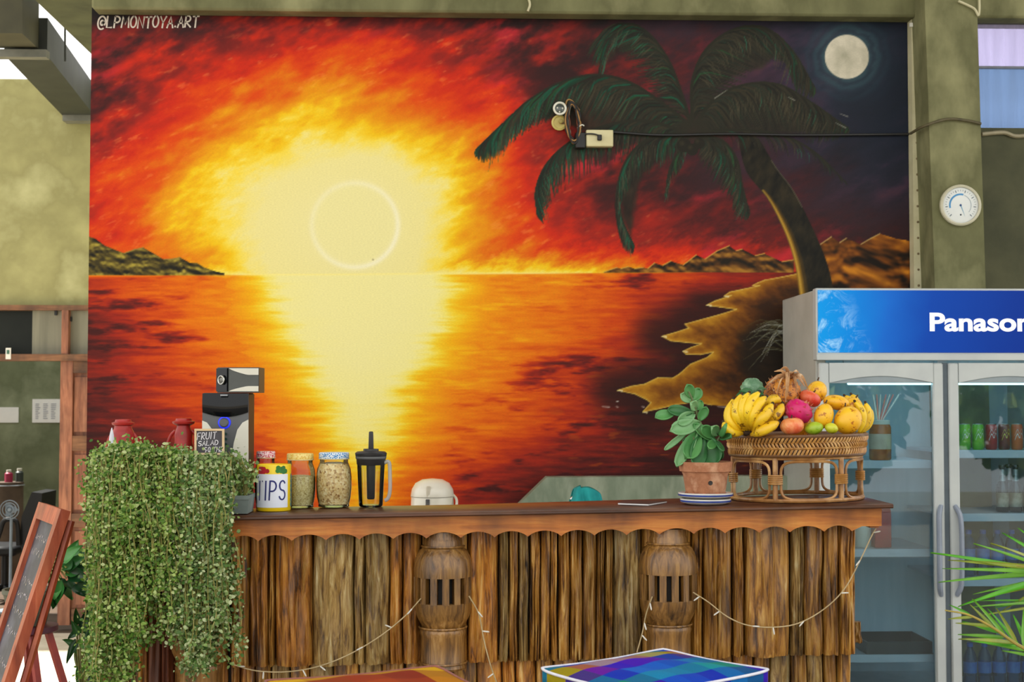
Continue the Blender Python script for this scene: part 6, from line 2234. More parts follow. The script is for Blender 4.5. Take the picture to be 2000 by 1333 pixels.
# water bottles
M_wat = thin_glass('water_bottle', (176, 206, 232), 0.9, 0.05, 1.4, 0.22, (110, 160, 214))
M_wl = pmat('water_label', (70, 130, 200), (40, 96, 176), 30, 0.4)
M_wc = pmat('water_cap', (40, 90, 180), (30, 76, 160), 10, 0.4)
WORD = ['first', 'second', 'third', 'fourth', 'fifth']
for row, (zz_, n) in enumerate(((zR[2], 5), (zR[3], 5))):
    for k in range(n):
        Y = YI
        px = 1888 + k * 28
        c = Vector((PX(px, Y), Y, zz_ + 0.0006))
        t = thing('water_bottle', WORD[k] + (' blue water bottle from the door frame on the third shelf down' if row == 0 else ' blue water bottle from the door frame on the bottom shelf in view'), 'bottle', c, 'water bottles in the fridge')
        r = 0.030
        obj('bottle', MB().lathe([(r * 0.92, 0), (r, 0.008), (r, 0.05), (r * 0.95, 0.06), (r, 0.07), (r, 0.14), (r * 0.75, 0.168), (r * 0.42, 0.182), (r * 0.40, 0.196)], c, 20), M_wat, t)
        obj('label', MB().lathe([(r * 1.01, 0.075), (r * 1.01, 0.125)], c, 20, cap=False), M_wl, t)
        obj('cap', MB().lathe([(r * 0.46, 0.192), (r * 0.46, 0.208), (r * 0.4, 0.21)], c, 16), M_wc, t)
# left shelves
Y = YI
c = Vector((PX(1718, Y), Y, zL[0] + 0.0006))
t = thing('syrup_jar', 'jar of brown syrup with pink and white straws in the fridge', 'jar', c)
r = 0.05
obj('jar_body', MB().lathe([(r * 0.9, 0), (r, 0.006), (r, 0.15), (r * 0.86, 0.165)], c, 28), pmat('brown_syrup', (196, 110, 44), (150, 72, 24), 20, 0.25, coat=0.3), t)
obj('jar_label', MB().lathe([(r * 1.012, 0.05), (r * 1.012, 0.12)], c, 28, cap=False), pmat('pale_label', (206, 190, 166), (190, 170, 140)), t)
obj('jar_lid', MB().lathe([(r * 0.9, 0.163), (r * 0.92, 0.18), (r * 0.8, 0.183)], c, 28), M_swh, t)
for k in range(7):
    a = -0.5 + k * 0.2
    obj('straw', MB().tube([c + Vector((0.004 * (k - 3), 0, 0.18)), c + Vector((0.02 + a * 0.10, 0.01 * (k % 3), 0.30))], 0.0038, 6), pmat('straw_pink' if k % 2 else 'straw_white', (226, 130, 120) if k % 2 else (226, 216, 206)), t)
c = Vector((PX(1718, Y), Y, zL[1] + 0.0006))
t = thing('juice_carton', 'red juice carton beside the bar corner inside the fridge', 'carton', c)
obj('carton', MB().box((c.x - 0.038, Y - 0.035, c.z), (c.x + 0.038, Y + 0.035, c.z + 0.16), 0.003), pmat('carton_red', (190, 30, 34), (160, 24, 28), 14, 0.4), t)
obj('gable', MB().prism([(c.x - 0.038, Y - 0.035, c.z + 0.1605), (c.x - 0.038, Y + 0.035, c.z + 0.1605), (c.x - 0.038, Y, c.z + 0.195)], (0.076, 0, 0)), MATS['carton_red'], t, smooth=False)
c = Vector((PX(1681, Y), Y, zL[1] + 0.0006))
t = thing('milk_bottle', 'white plastic milk bottle next to the red carton', 'bottle', c)
obj('bottle', MB().lathe([(0.032, 0), (0.036, 0.006), (0.036, 0.10), (0.018, 0.135), (0.016, 0.15)], c, 24), M_swh, t)
obj('cap', MB().lathe([(0.018, 0.15), (0.018, 0.164)], c, 16), M_fa, t)
c = Vector((PX(1740, Y), Y, zL[2] + 0.0006))
t = thing('baking_tray', 'dark metal tray on the lower left fridge shelf', 'tray', c)
M_tray = pmat('dark_tray', (52, 58, 60), (40, 46, 48), 10, 0.3, metal=0.5)
obj('tray_base', MB().box((c.x - 0.15, Y - 0.09, c.z), (c.x + 0.15, Y + 0.2, c.z + 0.006)), M_tray, t, smooth=False)
for a, b in (((c.x - 0.15, Y - 0.09), (c.x + 0.15, Y - 0.084)), ((c.x - 0.15, Y + 0.194), (c.x + 0.15, Y + 0.2)), ((c.x - 0.15, Y - 0.084), (c.x - 0.144, Y + 0.194)), ((c.x + 0.144, Y - 0.084), (c.x + 0.15, Y + 0.194))):
    obj('tray_side', MB().box((a[0], a[1], c.z + 0.006), (b[0], b[1], c.z + 0.055)), M_tray, t, smooth=False)
# ================================================================== behind the bar
YT0, YT1 = 6.10, 6.88
zt = 0.86
wx0, wx1 = PX(700, 6.5), fx0 - 0.02
mb = MB().box((wx0, YT0, zt - 0.06), (wx1, YT1, zt))
struct('trim_5', mb, M_conc_g, label='low concrete worktop behind the bar', smooth=False)
mb = MB().box((wx0 + 0.1, YT0 + 0.08, 0), (wx1 - 0.05, YT1 - 0.02, zt - 0.06))
struct('trim_6', mb, M_conc_d, label='concrete base of the worktop behind the bar', smooth=False)
bs = lambda px, py: P(px, py, 6.885)
mb = MB().prism([Vector((bs(990, 1000).x, 6.885, zt)), bs(1008, 991), bs(1068, 933), bs(1590, 930), Vector((bs(1590, 930).x, 6.885, zt))][::-1], (0, 0.12, 0))
struct('trim_7', mb, M_conc_g, label='grey green concrete splashback with a slanted end', smooth=False)

# rice cooker
YR_ = 6.42
c = Vector((PX(845, YR_), YR_, zt + 0.0008))
s = scale_at(YR_)
zc_ = lambda py: P(845, py, YR_).z - c.z
t = thing('rice_cooker', 'white domed rice cooker behind the bar', 'rice cooker', c)
M_rc = pmat('cooker_white', (228, 222, 206), (216, 210, 194), 8, 0.3, coat=0.3)
h0 = zc_(970)
obj('body', MB().lathe([(34 * s, 0), (40 * s, 0.006), (42 * s, h0 * 0.5), (41 * s, h0)], c, 40), M_rc, t)
obj('lid', MB().lathe([(41.5 * s, h0), (42 * s, h0 + 0.004), (40 * s, zc_(956)), (33 * s, zc_(944)), (20 * s, zc_(937)), (2 * s, zc_(935))], c, 40), M_rc, t)
obj('seam', MB().ring(c, 41.8 * s, 0.0016, 40, 6, h0), pmat('cooker_seam', (170, 164, 150)), t)
obj('latch', MB().box((c.x - 0.028, YR_ - 43 * s, c.z + zc_(988)), (c.x - 0.010, YR_ - 38 * s, c.z + zc_(973)), 0.002), pmat('cooker_latch', (96, 92, 88), (60, 58, 56), 60), t)
obj('latch_tab', MB().box((c.x - 0.026, YR_ - 41 * s, c.z + zc_(972)), (c.x - 0.006, YR_ - 30 * s, c.z + zc_(948)), 0.004), pmat('cooker_tab', (206, 198, 178), (196, 186, 166)), t)
obj('handle', MB().tube(spline([(c.x + 41 * s, YR_, c.z + zc_(968)), (c.x + 47 * s, YR_ - 0.03, c.z + zc_(976)), (c.x + 46 * s, YR_ - 0.06, c.z + zc_(992)), (c.x + 40 * s, YR_ - 0.08, c.z + zc_(1000))], 12), 0.006, 8), M_rc, t)

# tap and the teal cloth over it
YTp = 6.5
c = Vector((PX(1146, YTp), YTp, zt + 0.0008))
zz = lambda py: P(1146, py, YTp).z
t = thing('tap', 'chrome tap under the teal cloth', 'tap', c)
M_chr = pmat('chrome', (200, 204, 206), (180, 184, 188), 8, 0.12, metal=0.9)
obj('tap_stem', MB().lathe([(0.014, 0), (0.009, 0.01), (0.009, zz(960) - c.z)], c, 18), M_chr, t)
obj('spout', MB().tube(spline([(c.x - 0.008, YTp, zz(968)), (c.x - 0.05, YTp, zz(969)), (c.x - 0.075, YTp, zz(976))], 8), 0.007, 8), M_chr, t)
def clothf(u, v):
    # v: 0 = ridge line, outwards down both faces
    a = (u - 0.5) * 2
    w = (abs(v - 0.5) * 2)
    side = -1 if v < 0.5 else 1
    x = c.x + 0.086 * a * (0.62 + 0.5 * w) + 0.006 * math.sin(9 * v + 3 * u)
    ridge = zz(951) - 0.018 * a * a - 0.012 * (a > 0.2) * (a - 0.2) + (0.010 if a < -0.4 else 0)
    z_ = ridge - 0.105 * w ** 1.15 * (1 - 0.18 * math.sin(6 * u + 1))
    y = YTp + side * (0.016 + 0.034 * w + 0.016 * math.sin(15 * u + side) * w ** 0.6)
    return Vector((x, y, max(z_, zt + 0.004)))
o_ = obj('teal_cloth', MB().grid(clothf, 36, 24), pmat('teal_cloth', (30, 160, 160), (20, 132, 136), 12, 0.85, bump=0.2, bscale=300), fix=False, auto=0)
md = o_.modifiers.new('thick', 'SOLIDIFY'); md.thickness = 0.003
tag(o_, 'crumpled teal cloth hung over the tap behind the bar', 'cloth')

# ================================================================== fittings on the mural
YM = YW - 0.002
s = scale_at(YM)
M_fix = pmat('lamp_cream', (206, 190, 112), (186, 168, 92), 16, 0.5)
M_ringw = pmat('lamp_ring_white', (232, 230, 214), (220, 218, 200), 16, 0.4)
t = thing('spot_lamp', 'small spotlight with white ring, upper of the pair on the mural', 'lamp', P(1092, 216, YM), 'pair of spotlights on the mural')
c = P(1092, 216, YM)
obj('housing', MB().lathe([(11 * s, 0.0), (12 * s, 0.03), (10 * s, 0.05)], c, 24, 'y'), pmat('lamp_dark', (40, 44, 42)), t)
obj('ring', MB().ring((0, 0, 0), 11.4 * s, 2.2 * s, 32, 8).xform(Matrix.Translation(c + Vector((0, -0.052, 0))) @ Matrix.Rotation(math.pi / 2, 4, 'X')), M_ringw, t)
obj('lens', MB().lathe([(10.5 * s, 0.046), (7 * s, 0.053), (1 * s, 0.055)], c, 24, 'y'), pmat('lamp_lens', (84, 92, 88), (60, 68, 66), 60, 0.15, spec=0.8), t)
for a in (0.4, 2.5, 4.6):
    obj('diode', MB().ball(c + Vector((6 * s * math.cos(a), -0.054, 5 * s * math.sin(a) - 2 * s)), 1.6 * s, 8, 6), M_ringw, t)
t = thing('spot_lamp', 'pale cream spotlight disc, lower of the pair on the mural', 'lamp', P(1092, 241, YM), 'pair of spotlights on the mural')
c = P(1092, 241, YM)
obj('housing', MB().lathe([(13 * s, 0.0), (15.5 * s, 0.012), (15.5 * s, 0.02), (12 * s, 0.024), (11 * s, 0.018), (4 * s, 0.018)], c, 28, 'y'), M_fix, t)
obj('knob', MB().lathe([(4.5 * s, 0.018), (4.5 * s, 0.034), (2 * s, 0.037)], c + Vector((3 * s, 0, 2 * s)), 16, 'y'), pmat('lamp_knob', (176, 158, 84)), t)
obj('slot', MB().box(c + Vector((4 * s, -0.026, -3 * s)), c + Vector((9 * s, -0.02, 0))), pmat('lamp_slot', (110, 60, 30)), t)
# coil of wires
t = thing('wire_coil', 'tangled coil of wires hanging beside the spotlights', 'wires', P(1122, 285, YM))
cols = [('wire_brown', (120, 60, 30)), ('wire_black', (24, 22, 20)), ('wire_tan', (176, 130, 70)), ('wire_black', (24, 22, 20)), ('wire_grey', (170, 160, 140)), ('wire_brown', (120, 60, 30)), ('wire_black', (24, 22, 20)), ('wire_black', (24, 22, 20)), ('wire_tan', (176, 130, 70)), ('wire_black', (24, 22, 20))]
for k, (nm, col) in enumerate(cols):
    rn = random.Random(60 + k)
    pts = []
    for i in range(14):
        a = 2 * math.pi * i / 14
        px = 1119 + (15 - 1.3 * (k % 6) + rn.uniform(-3, 3)) * math.cos(a) + 6 * math.sin(a) * 0.5
        py = 240 + (38 + rn.uniform(-6, 4)) * math.sin(a)
        pts.append(tuple(P(px, py, YM - 0.012 - 0.0045 * k)))
    obj('wire', MB().tube(spline(pts + [pts[0]], 44)[:-1], 0.0042, 6, closed=True), pmat(nm, col, None, 20, 0.5), t)
obj('plug_pack', MB().box(P(1124, 289, YM - 0.05), P(1142, 262, YM) , 0.004), M_blk, t)
obj('wire', MB().tube(spline([tuple(P(1103, 214, YM - 0.03)), tuple(P(1108, 196, YM - 0.025)), tuple(P(1118, 198, YM - 0.02)), tuple(P(1132, 216, YM - 0.02))], 14), 0.004, 6), pmat('wire_tan', (176, 130, 70)), t)
obj('cable_tie', MB().tube(spline([tuple(P(1128, 250, YM - 0.05)), tuple(P(1136, 244, YM - 0.05)), tuple(P(1141, 246, YM - 0.05))], 8), 0.003, 6), M_ringw, t)
# socket box
t = thing('socket_box', 'cream socket box with a small black plug on the mural', 'socket', P(1171, 287, YM))
obj('box', MB().box(P(1145, 286, YM - 0.045), P(1196, 257, YM), 0.004), M_ringw if False else pmat('socket_cream', (220, 212, 168), (206, 196, 148), 8, 0.5), t)
obj('plug', MB().box(P(1167, 274, YM - 0.062), P(1175, 264, YM - 0.046), 0.003), M_blk, t)
obj('plug_lead', MB().tube(spline([tuple(P(1170, 265, YM - 0.055)), tuple(P(1160, 262, YM - 0.056)), tuple(P(1144, 262, YM - 0.05)), tuple(P(1136, 268, YM - 0.03))], 12), 0.004, 6), M_blk, t)

# dial on the column
YDc = 6.779
c = P(1874, 402, YDc)
s = scale_at(YDc)
t = thing('wall_thermometer', 'round white thermometer dial on the concrete column', 'thermometer', c - Vector((0, 0, 41 * s)))
obj('case', MB().lathe([(39 * s, 0.0), (41 * s, 0.004), (41 * s, 0.020), (38.5 * s, 0.026), (36 * s, 0.024), (35.5 * s, 0.018)], c, 56, 'y', cap=False), pmat('dial_case', (206, 202, 178), (192, 188, 162), 10, 0.4), t)
obj('face', MB().lathe([(36 * s, 0.0), (36 * s, 0.015), (35 * s, 0.016)], c, 48, 'y'), pmat('dial_face', (226, 230, 226), (218, 222, 220), 10, 0.5), t)
def ringseg(r0, r1, a0, a1, n=20, y=0.0168):
    vs = []
    for i in range(n + 1):
        a = math.radians(a0 + (a1 - a0) * i / n)
        for r in (r0, r1):
            vs.append(c + Vector((r * s * math.cos(a), -y, r * s * math.sin(a))))
    return MB().add(vs, [(2 * i, 2 * i + 2, 2 * i + 3, 2 * i + 1) for i in range(n)])
obj('blue_scale', ringseg(20, 23.5, 75, 195), pmat('dial_blue', (70, 150, 206)), t, smooth=False, fix=False)
obj('scale_arc', ringseg(20.5, 21.5, -40, 70), pmat('dial_line', (150, 170, 180)), t, smooth=False, fix=False)
mb = MB()
for i in range(29):
    a = math.radians(-45 + 270 * i / 28)
    big_ = i % 4 == 0
    d_ = Vector((math.cos(a), 0, math.sin(a)))
    e_ = Vector((-math.sin(a), 0, math.cos(a))) * (0.9 if big_ else 0.4) * s
    r0 = (26 if big_ else 28) * s
    r1 = 31 * s
    b_ = c + Vector((0, -0.0168, 0))
    mb.add([b_ + d_ * r0 - e_, b_ + d_ * r0 + e_, b_ + d_ * r1 + e_, b_ + d_ * r1 - e_], [(0, 1, 2, 3)])
o_ = obj('tick_marks', mb, pmat('dial_tick', (110, 124, 134)), t, smooth=False, fix=False)
o_['kind'] = 'stuff'
obj('pointer', MB().add([c + Vector((-1.2 * s, -0.0172, 0)), c + Vector((1.2 * s, -0.0172, 0)), c + Vector((9 * s, -0.0172, -24 * s))], [(0, 1, 2)]), pmat('dial_pointer', (120, 170, 200)), t, smooth=False, fix=False)
obj('hub', MB().lathe([(2.4 * s, 0.016), (2 * s, 0.019)], c, 14, 'y'), pmat('dial_hub', (40, 80, 130)), t)
obj('small_hub', MB().lathe([(1.8 * s, 0.016), (1.4 * s, 0.018)], c + Vector((0, 0, -19 * s)), 12, 'y'), pmat('dial_hub2', (50, 60, 70)), t)

# ================================================================== strings of fairy lights
M_wire = pmat('fairy_wire', (196, 176, 136), (170, 150, 110), 30, 0.6)
M_bulb = pmat('fairy_bulb', (226, 224, 214), (206, 204, 196), 30, 0.2)


def fairy(pts, label, seed, nb):
    w = spline([tuple(P(*q)) for q in pts], 50)
    t = thing('fairy_lights', label, 'string lights', Vector(w[0]), 'fairy lights along the bar front')
    obj('wire', MB().tube(w, 0.0020, 6), M_wire, t)
    rn = random.Random(seed)
    for k in range(nb):
        j = int((k + 0.5 + rn.uniform(-0.25, 0.25)) / nb * 49)
        p = Vector(w[j])
        d = Vector((rn.uniform(-0.9, 0.9), -0.2, rn.uniform(-1, 0.3))).normalized()
        obj('bulb', MB().tube([p, p + d * 0.006, p + d * 0.019, p + d * 0.023], [0.0016, 0.0024, 0.0024, 0.0008], 6), M_bulb, t)
    return t


fairy([(452, 1298, 4.36), (500, 1311, 4.365), (560, 1313, 4.37), (620, 1303, 4.37), (680, 1280, 4.37), (740, 1245, 4.37), (790, 1205, 4.36), (822, 1170, 4.338)], 'fairy light string rising from the plants to the left hub', 1, 7)
fairy([(916, 1165, 4.345), (935, 1200, 4.36), (945, 1250, 4.37), (958, 1300, 4.375), (974, 1345, 4.39)], 'fairy light string dropping right of the left hub', 2, 3)
fairy([(1274, 1166, 4.333), (1262, 1200, 4.345), (1255, 1235, 4.36), (1244, 1275, 4.37)], 'short fairy light string dropping left of the right hub', 3, 3)
fairy([(1354, 1158, 4.335), (1385, 1178, 4.36), (1420, 1205, 4.37), (1460, 1222, 4.372), (1510, 1226, 4.374), (1560, 1218, 4.374), (1610, 1190, 4.374), (1650, 1150, 4.374), (1680, 1095, 4.37), (1703, 1046, 4.37), (1711, 1033, 4.372)], 'longest fairy light string sagging to the right bar corner', 4, 8)

# ================================================================== stools with cushions
def plaid(name, us, vs_, k=0.55):
    m, nt, b = _new(name)
    tc = nt.nodes.new('ShaderNodeTexCoord')
    sp = nt.nodes.new('ShaderNodeSeparateXYZ')
    nt.links.new(tc.outputs['Object'], sp.inputs[0])
    outs = []
    for ax, cols, per in (('X', us, 0.30), ('Y', vs_, 0.36)):
        ml = nt.nodes.new('ShaderNodeMath')
        ml.operation = 'MULTIPLY_ADD'
        ml.inputs[1].default_value = 1 / per
        ml.inputs[2].default_value = 10.13
        nt.links.new(sp.outputs[ax], ml.inputs[0])
        fr = nt.nodes.new('ShaderNodeMath')
        fr.operation = 'FRACT'
        nt.links.new(ml.outputs[0], fr.inputs[0])
        r = _ramp(nt, fr.outputs[0], [(i / len(cols), c_) for i, c_ in enumerate(cols)])
        r.color_ramp.interpolation = 'CONSTANT'
        outs.append(r)
    mx = nt.nodes.new('ShaderNodeMix')
    mx.data_type = 'RGBA'
    mx.inputs['Factor'].default_value = k
    nt.links.new(outs[0].outputs['Color'], mx.inputs['A'])
    nt.links.new(outs[1].outputs['Color'], mx.inputs['B'])
    n, _ = _noise(nt, 400, 2)
    hs = nt.nodes.new('ShaderNodeHueSaturation')
    hs.inputs['Saturation'].default_value = 1.5
    mr = nt.nodes.new('ShaderNodeMapRange')
    mr.inputs['To Min'].default_value = 0.8
    mr.inputs['To Max'].default_value = 1.2
    nt.links.new(n.outputs['Fac'], mr.inputs['Value'])
    nt.links.new(mr.outputs[0], hs.inputs['Value'])
    nt.links.new(mx.outputs['Result'], hs.inputs['Color'])
    nt.links.new(hs.outputs['Color'], b.inputs['Base Color'])
    b.inputs['Roughness'].default_value = 0.8
    b.inputs['Specular IOR Level'].default_value = 0.2
    bp = nt.nodes.new('ShaderNodeBump')
    bp.inputs['Strength'].default_value = 0.15
    bp.inputs['Distance'].default_value = 0.002
    nt.links.new(n.outputs['Fac'], bp.inputs['Height'])
    nt.links.new(bp.outputs['Normal'], b.inputs['Normal'])
    return m


M_st = wood('stool_wood', [(0.3, (84, 50, 28)), (0.7, (130, 86, 52))], 7, (6, 6, 0.6), 0.45, 0.2, 0.1, 0.1)


def stool(cx, cy, ang, zs, label):
    t = thing('bar_stool', label, 'stool', Vector((cx, cy, 0)), 'bar stools')
    R = Matrix.Translation((cx, cy, 0)) @ Matrix.Rotation(ang, 4, 'Z')
    obj('seat', MB().box((-0.16, -0.16, zs - 0.03), (0.16, 0.16, zs), 0.008).xform(R), M_st, t)
    for sx in (-1, 1):
        for sy in (-1, 1):
            obj('leg', MB().tube([R @ Vector((sx * 0.13, sy * 0.13, zs - 0.03)), R @ Vector((sx * 0.17, sy * 0.17, 0.0))], 0.017, 8), M_st, t)
    for a, b in (((-1, -1), (1, -1)), ((1, -1), (1, 1)), ((1, 1), (-1, 1)), ((-1, 1), (-1, -1))):
        k = 0.159
        obj('rung', MB().tube([R @ Vector((a[0] * k, a[1] * k, 0.25)), R @ Vector((b[0] * k, b[1] * k, 0.25))], 0.011, 8), M_st, t)
    return t


def cushion(cx, cy, ang, zs, half, th, mat, pipe, label, sag):
    t = thing('seat_cushion', label, 'cushion', Vector((cx, cy, zs)), 'cushions on the bar stools')
    t.rotation_euler = (0, 0, ang)
    n = 26

    def edge(a):
        return 1 - 0.05 * (1 - a * a)                # slightly drawn-in sides

    def surf(sgn):
        def f(u, v):
            a, b = 2 * u - 1, 2 * v - 1
            rc = 1 - 0.07 * (abs(a * b)) ** 6
            x = half[0] * a * edge(b) * rc
            y = half[1] * b * edge(a) * rc
            d = (1 - a ** 4) * (1 - b ** 4)
            lift = 0.006 * (abs(a * b)) ** 2 + sag * math.sin(2.0 * a + 1.1) * (1 - b * b) * 0.5
            wr = 0.0022 * math.sin(9 * a + 4 * b) * d
            return Vector((x, y, th / 2 + 0.004 + lift * 0.8 + sgn * (th * 0.30 + th * 0.22 * d + (wr if sgn > 0 else 0)) if sgn > 0 else max(0.001, th / 2 - (th * 0.30 + th * 0.2 * d) + lift * 0.8)))
        return f
    mb = MB().grid(surf(1), n, n)
    top = len(mb.v)
    mb.grid(surf(-1), n, n)
    row = n + 1
    rim = [i for i in range(row)] + [j * row + n for j in range(1, row)] + [n * row + i for i in range(n - 1, -1, -1)] + [j * row for j in range(n - 1, 0, -1)]
    m = len(rim)
    for i in range(m):
        j = (i + 1) % m
        mb.f.append((rim[i], top + rim[i], top + rim[j], rim[j]))
    loc = [Vector(mb.v[i]) for i in rim]
    lob = [Vector(mb.v[top + i]) for i in rim]
    me = bpy.data.meshes.new('cover')
    me.from_pydata([tuple(v) for v in mb.v], [], mb.f)
    clean(me)
    me.shade_smooth()
    me.materials.append(mat)
    o = bpy.data.objects.new('cover', me)
    COL.objects.link(o)
    o.parent = t
    for lp in (loc, lob):
        b2 = MB().tube(lp, 0.0032, 6, closed=True)
        me2 = bpy.data.meshes.new('piping')
        me2.from_pydata(b2.v, [], b2.f)
        me2.shade_smooth()
        me2.materials.append(pipe)
        p_ = bpy.data.objects.new('piping', me2)
        COL.objects.link(p_)
        p_.parent = t
    return t


E1 = Vector((0.8, 0.6, 0)).normalized()
E2 = Vector((0.56, -0.83, 0)).normalized()
ang = math.atan2(0.6, 0.8)
ZS = 0.795
Lc = Vector((0.163, 3.06, 0))
cc = Lc + E1 * 0.195 + E2 * 0.168
PL_b = plaid('blue_plaid', [(0, 78, 184), (10, 46, 160), (0, 128, 150), (20, 104, 46), (84, 36, 146), (0, 96, 196)], [(0, 88, 184), (110, 40, 150), (186, 146, 20), (14, 96, 164), (28, 46, 168), (0, 138, 136)])
stool(cc.x, cc.y, ang, ZS, 'wooden bar stool under the blue plaid cushion')
cushion(cc.x, cc.y, ang, ZS + 0.001, (0.195, 0.168), 0.052, PL_b, pmat('piping_white', (226, 226, 236), (214, 214, 228), 60, 0.7), 'blue and green plaid seat cushion with white piping', 0.012)
Bc = Vector((-0.041, 3.035, 0))
E1b = Vector((0.92, 0.39, 0))
E2b = Vector((0.39, -0.92, 0))
cc2 = Bc + Vector((-0.005, 0, 0)) - E1b * 0.195 + E2b * 0.195
PL_r = plaid('brown_plaid', [(150, 76, 60), (120, 60, 56), (196, 150, 50), (140, 80, 60)], [(156, 84, 66), (130, 70, 60), (200, 160, 60), (120, 56, 50)])
ang2 = math.atan2(0.39, 0.92)
stool(cc2.x, cc2.y, ang2, ZS + 0.012, 'wooden bar stool under the brown plaid cushion')
cushion(cc2.x, cc2.y, ang2, ZS + 0.013, (0.195, 0.195), 0.052, PL_r, pmat('piping_brown', (150, 90, 80), (130, 76, 66), 60, 0.7), 'brown and yellow plaid seat cushion', 0.010)

# ================================================================== menu board at the left
A_ = Vector((PX(141, 4.40), 4.40, 0))        # near top corner
B_ = Vector((PX(96, 4.72), 4.72, 0))         # far top corner
ztopb = P(110, 992, 4.56).z
nrm = Vector((-(B_ - A_).y, (B_ - A_).x, 0)).normalized()
if nrm.x > 0:
    nrm = -nrm
lean = 0.31
def bd(u, h, d=0.0):
    """u along the width (0 near, 1 far), h height above the floor, d out of the face"""
    p = A_ + (B_ - A_) * u
    n_ = (nrm + Vector((0, 0, lean * 0.9))).normalized()
    return Vector((p.x, p.y, h)) + nrm * (ztopb - h) * lean + n_ * d
t = thing('menu_board', 'leaning red-framed chalkboard easel at the far left', 'sign', bd(0.5, 0.0))
M_mfr = wood('menu_frame', [(0.3, (150, 60, 34)), (0.5, (184, 84, 50)), (0.7, (206, 112, 74))], 7, (4, 4, 0.6), 0.45, 0.15, 0.1, 0.04)
M_chb = pmat('menu_slate', (72, 72, 80), (54, 54, 64), 5, 0.5, c3=(104, 106, 118), detail=7, lo=0.3, hi=0.72)
def slab(u0, u1, h0, h1, d0, d1):
    q = [bd(u0, h0, d1), bd(u1, h0, d1), bd(u1, h1, d1), bd(u0, h1, d1), bd(u0, h0, d0), bd(u1, h0, d0), bd(u1, h1, d0), bd(u0, h1, d0)]
    return MB().add(q, [(0, 1, 2, 3), (7, 6, 5, 4), (0, 4, 5, 1), (1, 5, 6, 2), (2, 6, 7, 3), (3, 7, 4, 0)])
obj('frame_stile', slab(0.0, 0.13, 0.0, ztopb, 0, 0.03), M_mfr, t, smooth=False)
obj('frame_stile', slab(0.87, 1.0, 0.0, ztopb, 0, 0.03), M_mfr, t, smooth=False)
obj('frame_rail', slab(0.13, 0.87, ztopb - 0.05, ztopb, 0, 0.03), M_mfr, t, smooth=False)
obj('frame_rail', slab(0.13, 0.87, 0.15, 0.20, 0, 0.03), M_mfr, t, smooth=False)
obj('slate', slab(0.13, 0.87, 0.20, ztopb - 0.05, 0.008, 0.016), M_chb, t, smooth=False)
rn = random.Random(77)
mb = MB()
h = ztopb - 0.10
while h > 0.3:
    u = 0.80
    while u > 0.24:
        w = rn.uniform(0.05, 0.11)
        pts = [(u - w * k / 5, h + rn.uniform(-0.012, 0.012)) for k in range(6)]
        for (ua, ha), (ub, hb2) in zip(pts[:-1], pts[1:]):
            mb.add([bd(ua, ha - 0.002, 0.0172), bd(ub, hb2 - 0.002, 0.0172), bd(ub, hb2 + 0.002, 0.0172), bd(ua, ha + 0.002, 0.0172)], [(0, 1, 2, 3)])
        u -= w + 0.03
    h -= rn.choice([0.045, 0.06, 0.09])
o_ = obj('chalk_writing', mb, pmat('menu_chalk', (196, 190, 206), (170, 160, 130), 40, 0.9), t, smooth=False, fix=False)
o_['kind'] = 'stuff'
for u in (0.06, 0.94):
    p0 = bd(u, ztopb - 0.03, 0)
    p1 = bd(u, 0.0) - nrm * 0.05
    obj('prop_leg', MB().tube([p0 - nrm * 0.015, p1], 0.012, 6), M_mfr, t)

# ================================================================== stool, pot and broad-leaved plant behind the menu board
YB2 = 5.6
c = Vector((PX(62, YB2), YB2, 0))
zst = P(90, 1222, YB2).z
t = thing('plant_stool', 'small red wooden stool behind the menu board', 'stool', c)
M_rs = pmat('red_stool', (170, 64, 50), (140, 48, 44), 10, 0.5)
obj('stool_top', MB().lathe([(0.10, zst - 0.025), (0.11, zst - 0.02), (0.11, zst)], c, 28), pmat('stool_top_maroon', (96, 44, 60), (76, 34, 48), 10, 0.5), t)
for k in range(4):
    a = math.radians(-65 + 90 * k)
    top_ = c + Vector((0.07 * math.cos(a), 0.07 * math.sin(a), zst - 0.02))
    bot_ = c + Vector((0.07 * math.cos(a) + 0.10 * math.cos(a) + 0.06, 0.17 * math.sin(a), 0))
    obj('leg', MB().tube([top_, bot_], 0.016, 4), M_rs, t, smooth=False)
cpt = Vector((c.x, c.y, zst + 0.0008))
t = thing('foliage_pot', 'broad-leaved green plant in a grey pot behind the menu board', 'potted plant', cpt)
obj('pot', MB().lathe([(0.06, 0), (0.065, 0.004), (0.095, 0.12), (0.10, 0.125), (0.10, 0.14), (0.09, 0.14), (0.088, 0.12)], cpt, 30), pmat('dull_pot', (104, 106, 88), (86, 88, 72), 10, 0.7), t)
obj('soil', MB().lathe([(0.088, 0.118), (0.01, 0.12)], cpt, 24), MATS['soil'], t)
M_bl1 = [pmat('broad_leaf_a', (44, 110, 44), (32, 88, 36), 9, 0.35, spec=0.5), pmat('broad_leaf_b', (78, 142, 70), (58, 120, 54), 9, 0.35, spec=0.5), pmat('broad_leaf_c', (26, 72, 34), (20, 58, 28), 9, 0.35, spec=0.5)]
rn = random.Random(12)
LF = [(112, 1100, 120, 1062), (120, 1096, 150, 1066), (118, 1105, 105, 1080), (130, 1110, 165, 1080), (128, 1120, 160, 1110), (120, 1130, 108, 1180), (116, 1135, 98, 1192), (124, 1140, 134, 1176), (134, 1120, 168, 1130), (140, 1100, 175, 1066), (138, 1090, 148, 1060), (130, 1130, 152, 1150), (112, 1120, 92, 1150), (140, 1130, 172, 1148), (146, 1110, 180, 1096), (122, 1112, 138, 1090), (108, 1140, 104, 1170), (150, 1140, 165, 1165)]
stm = MB()
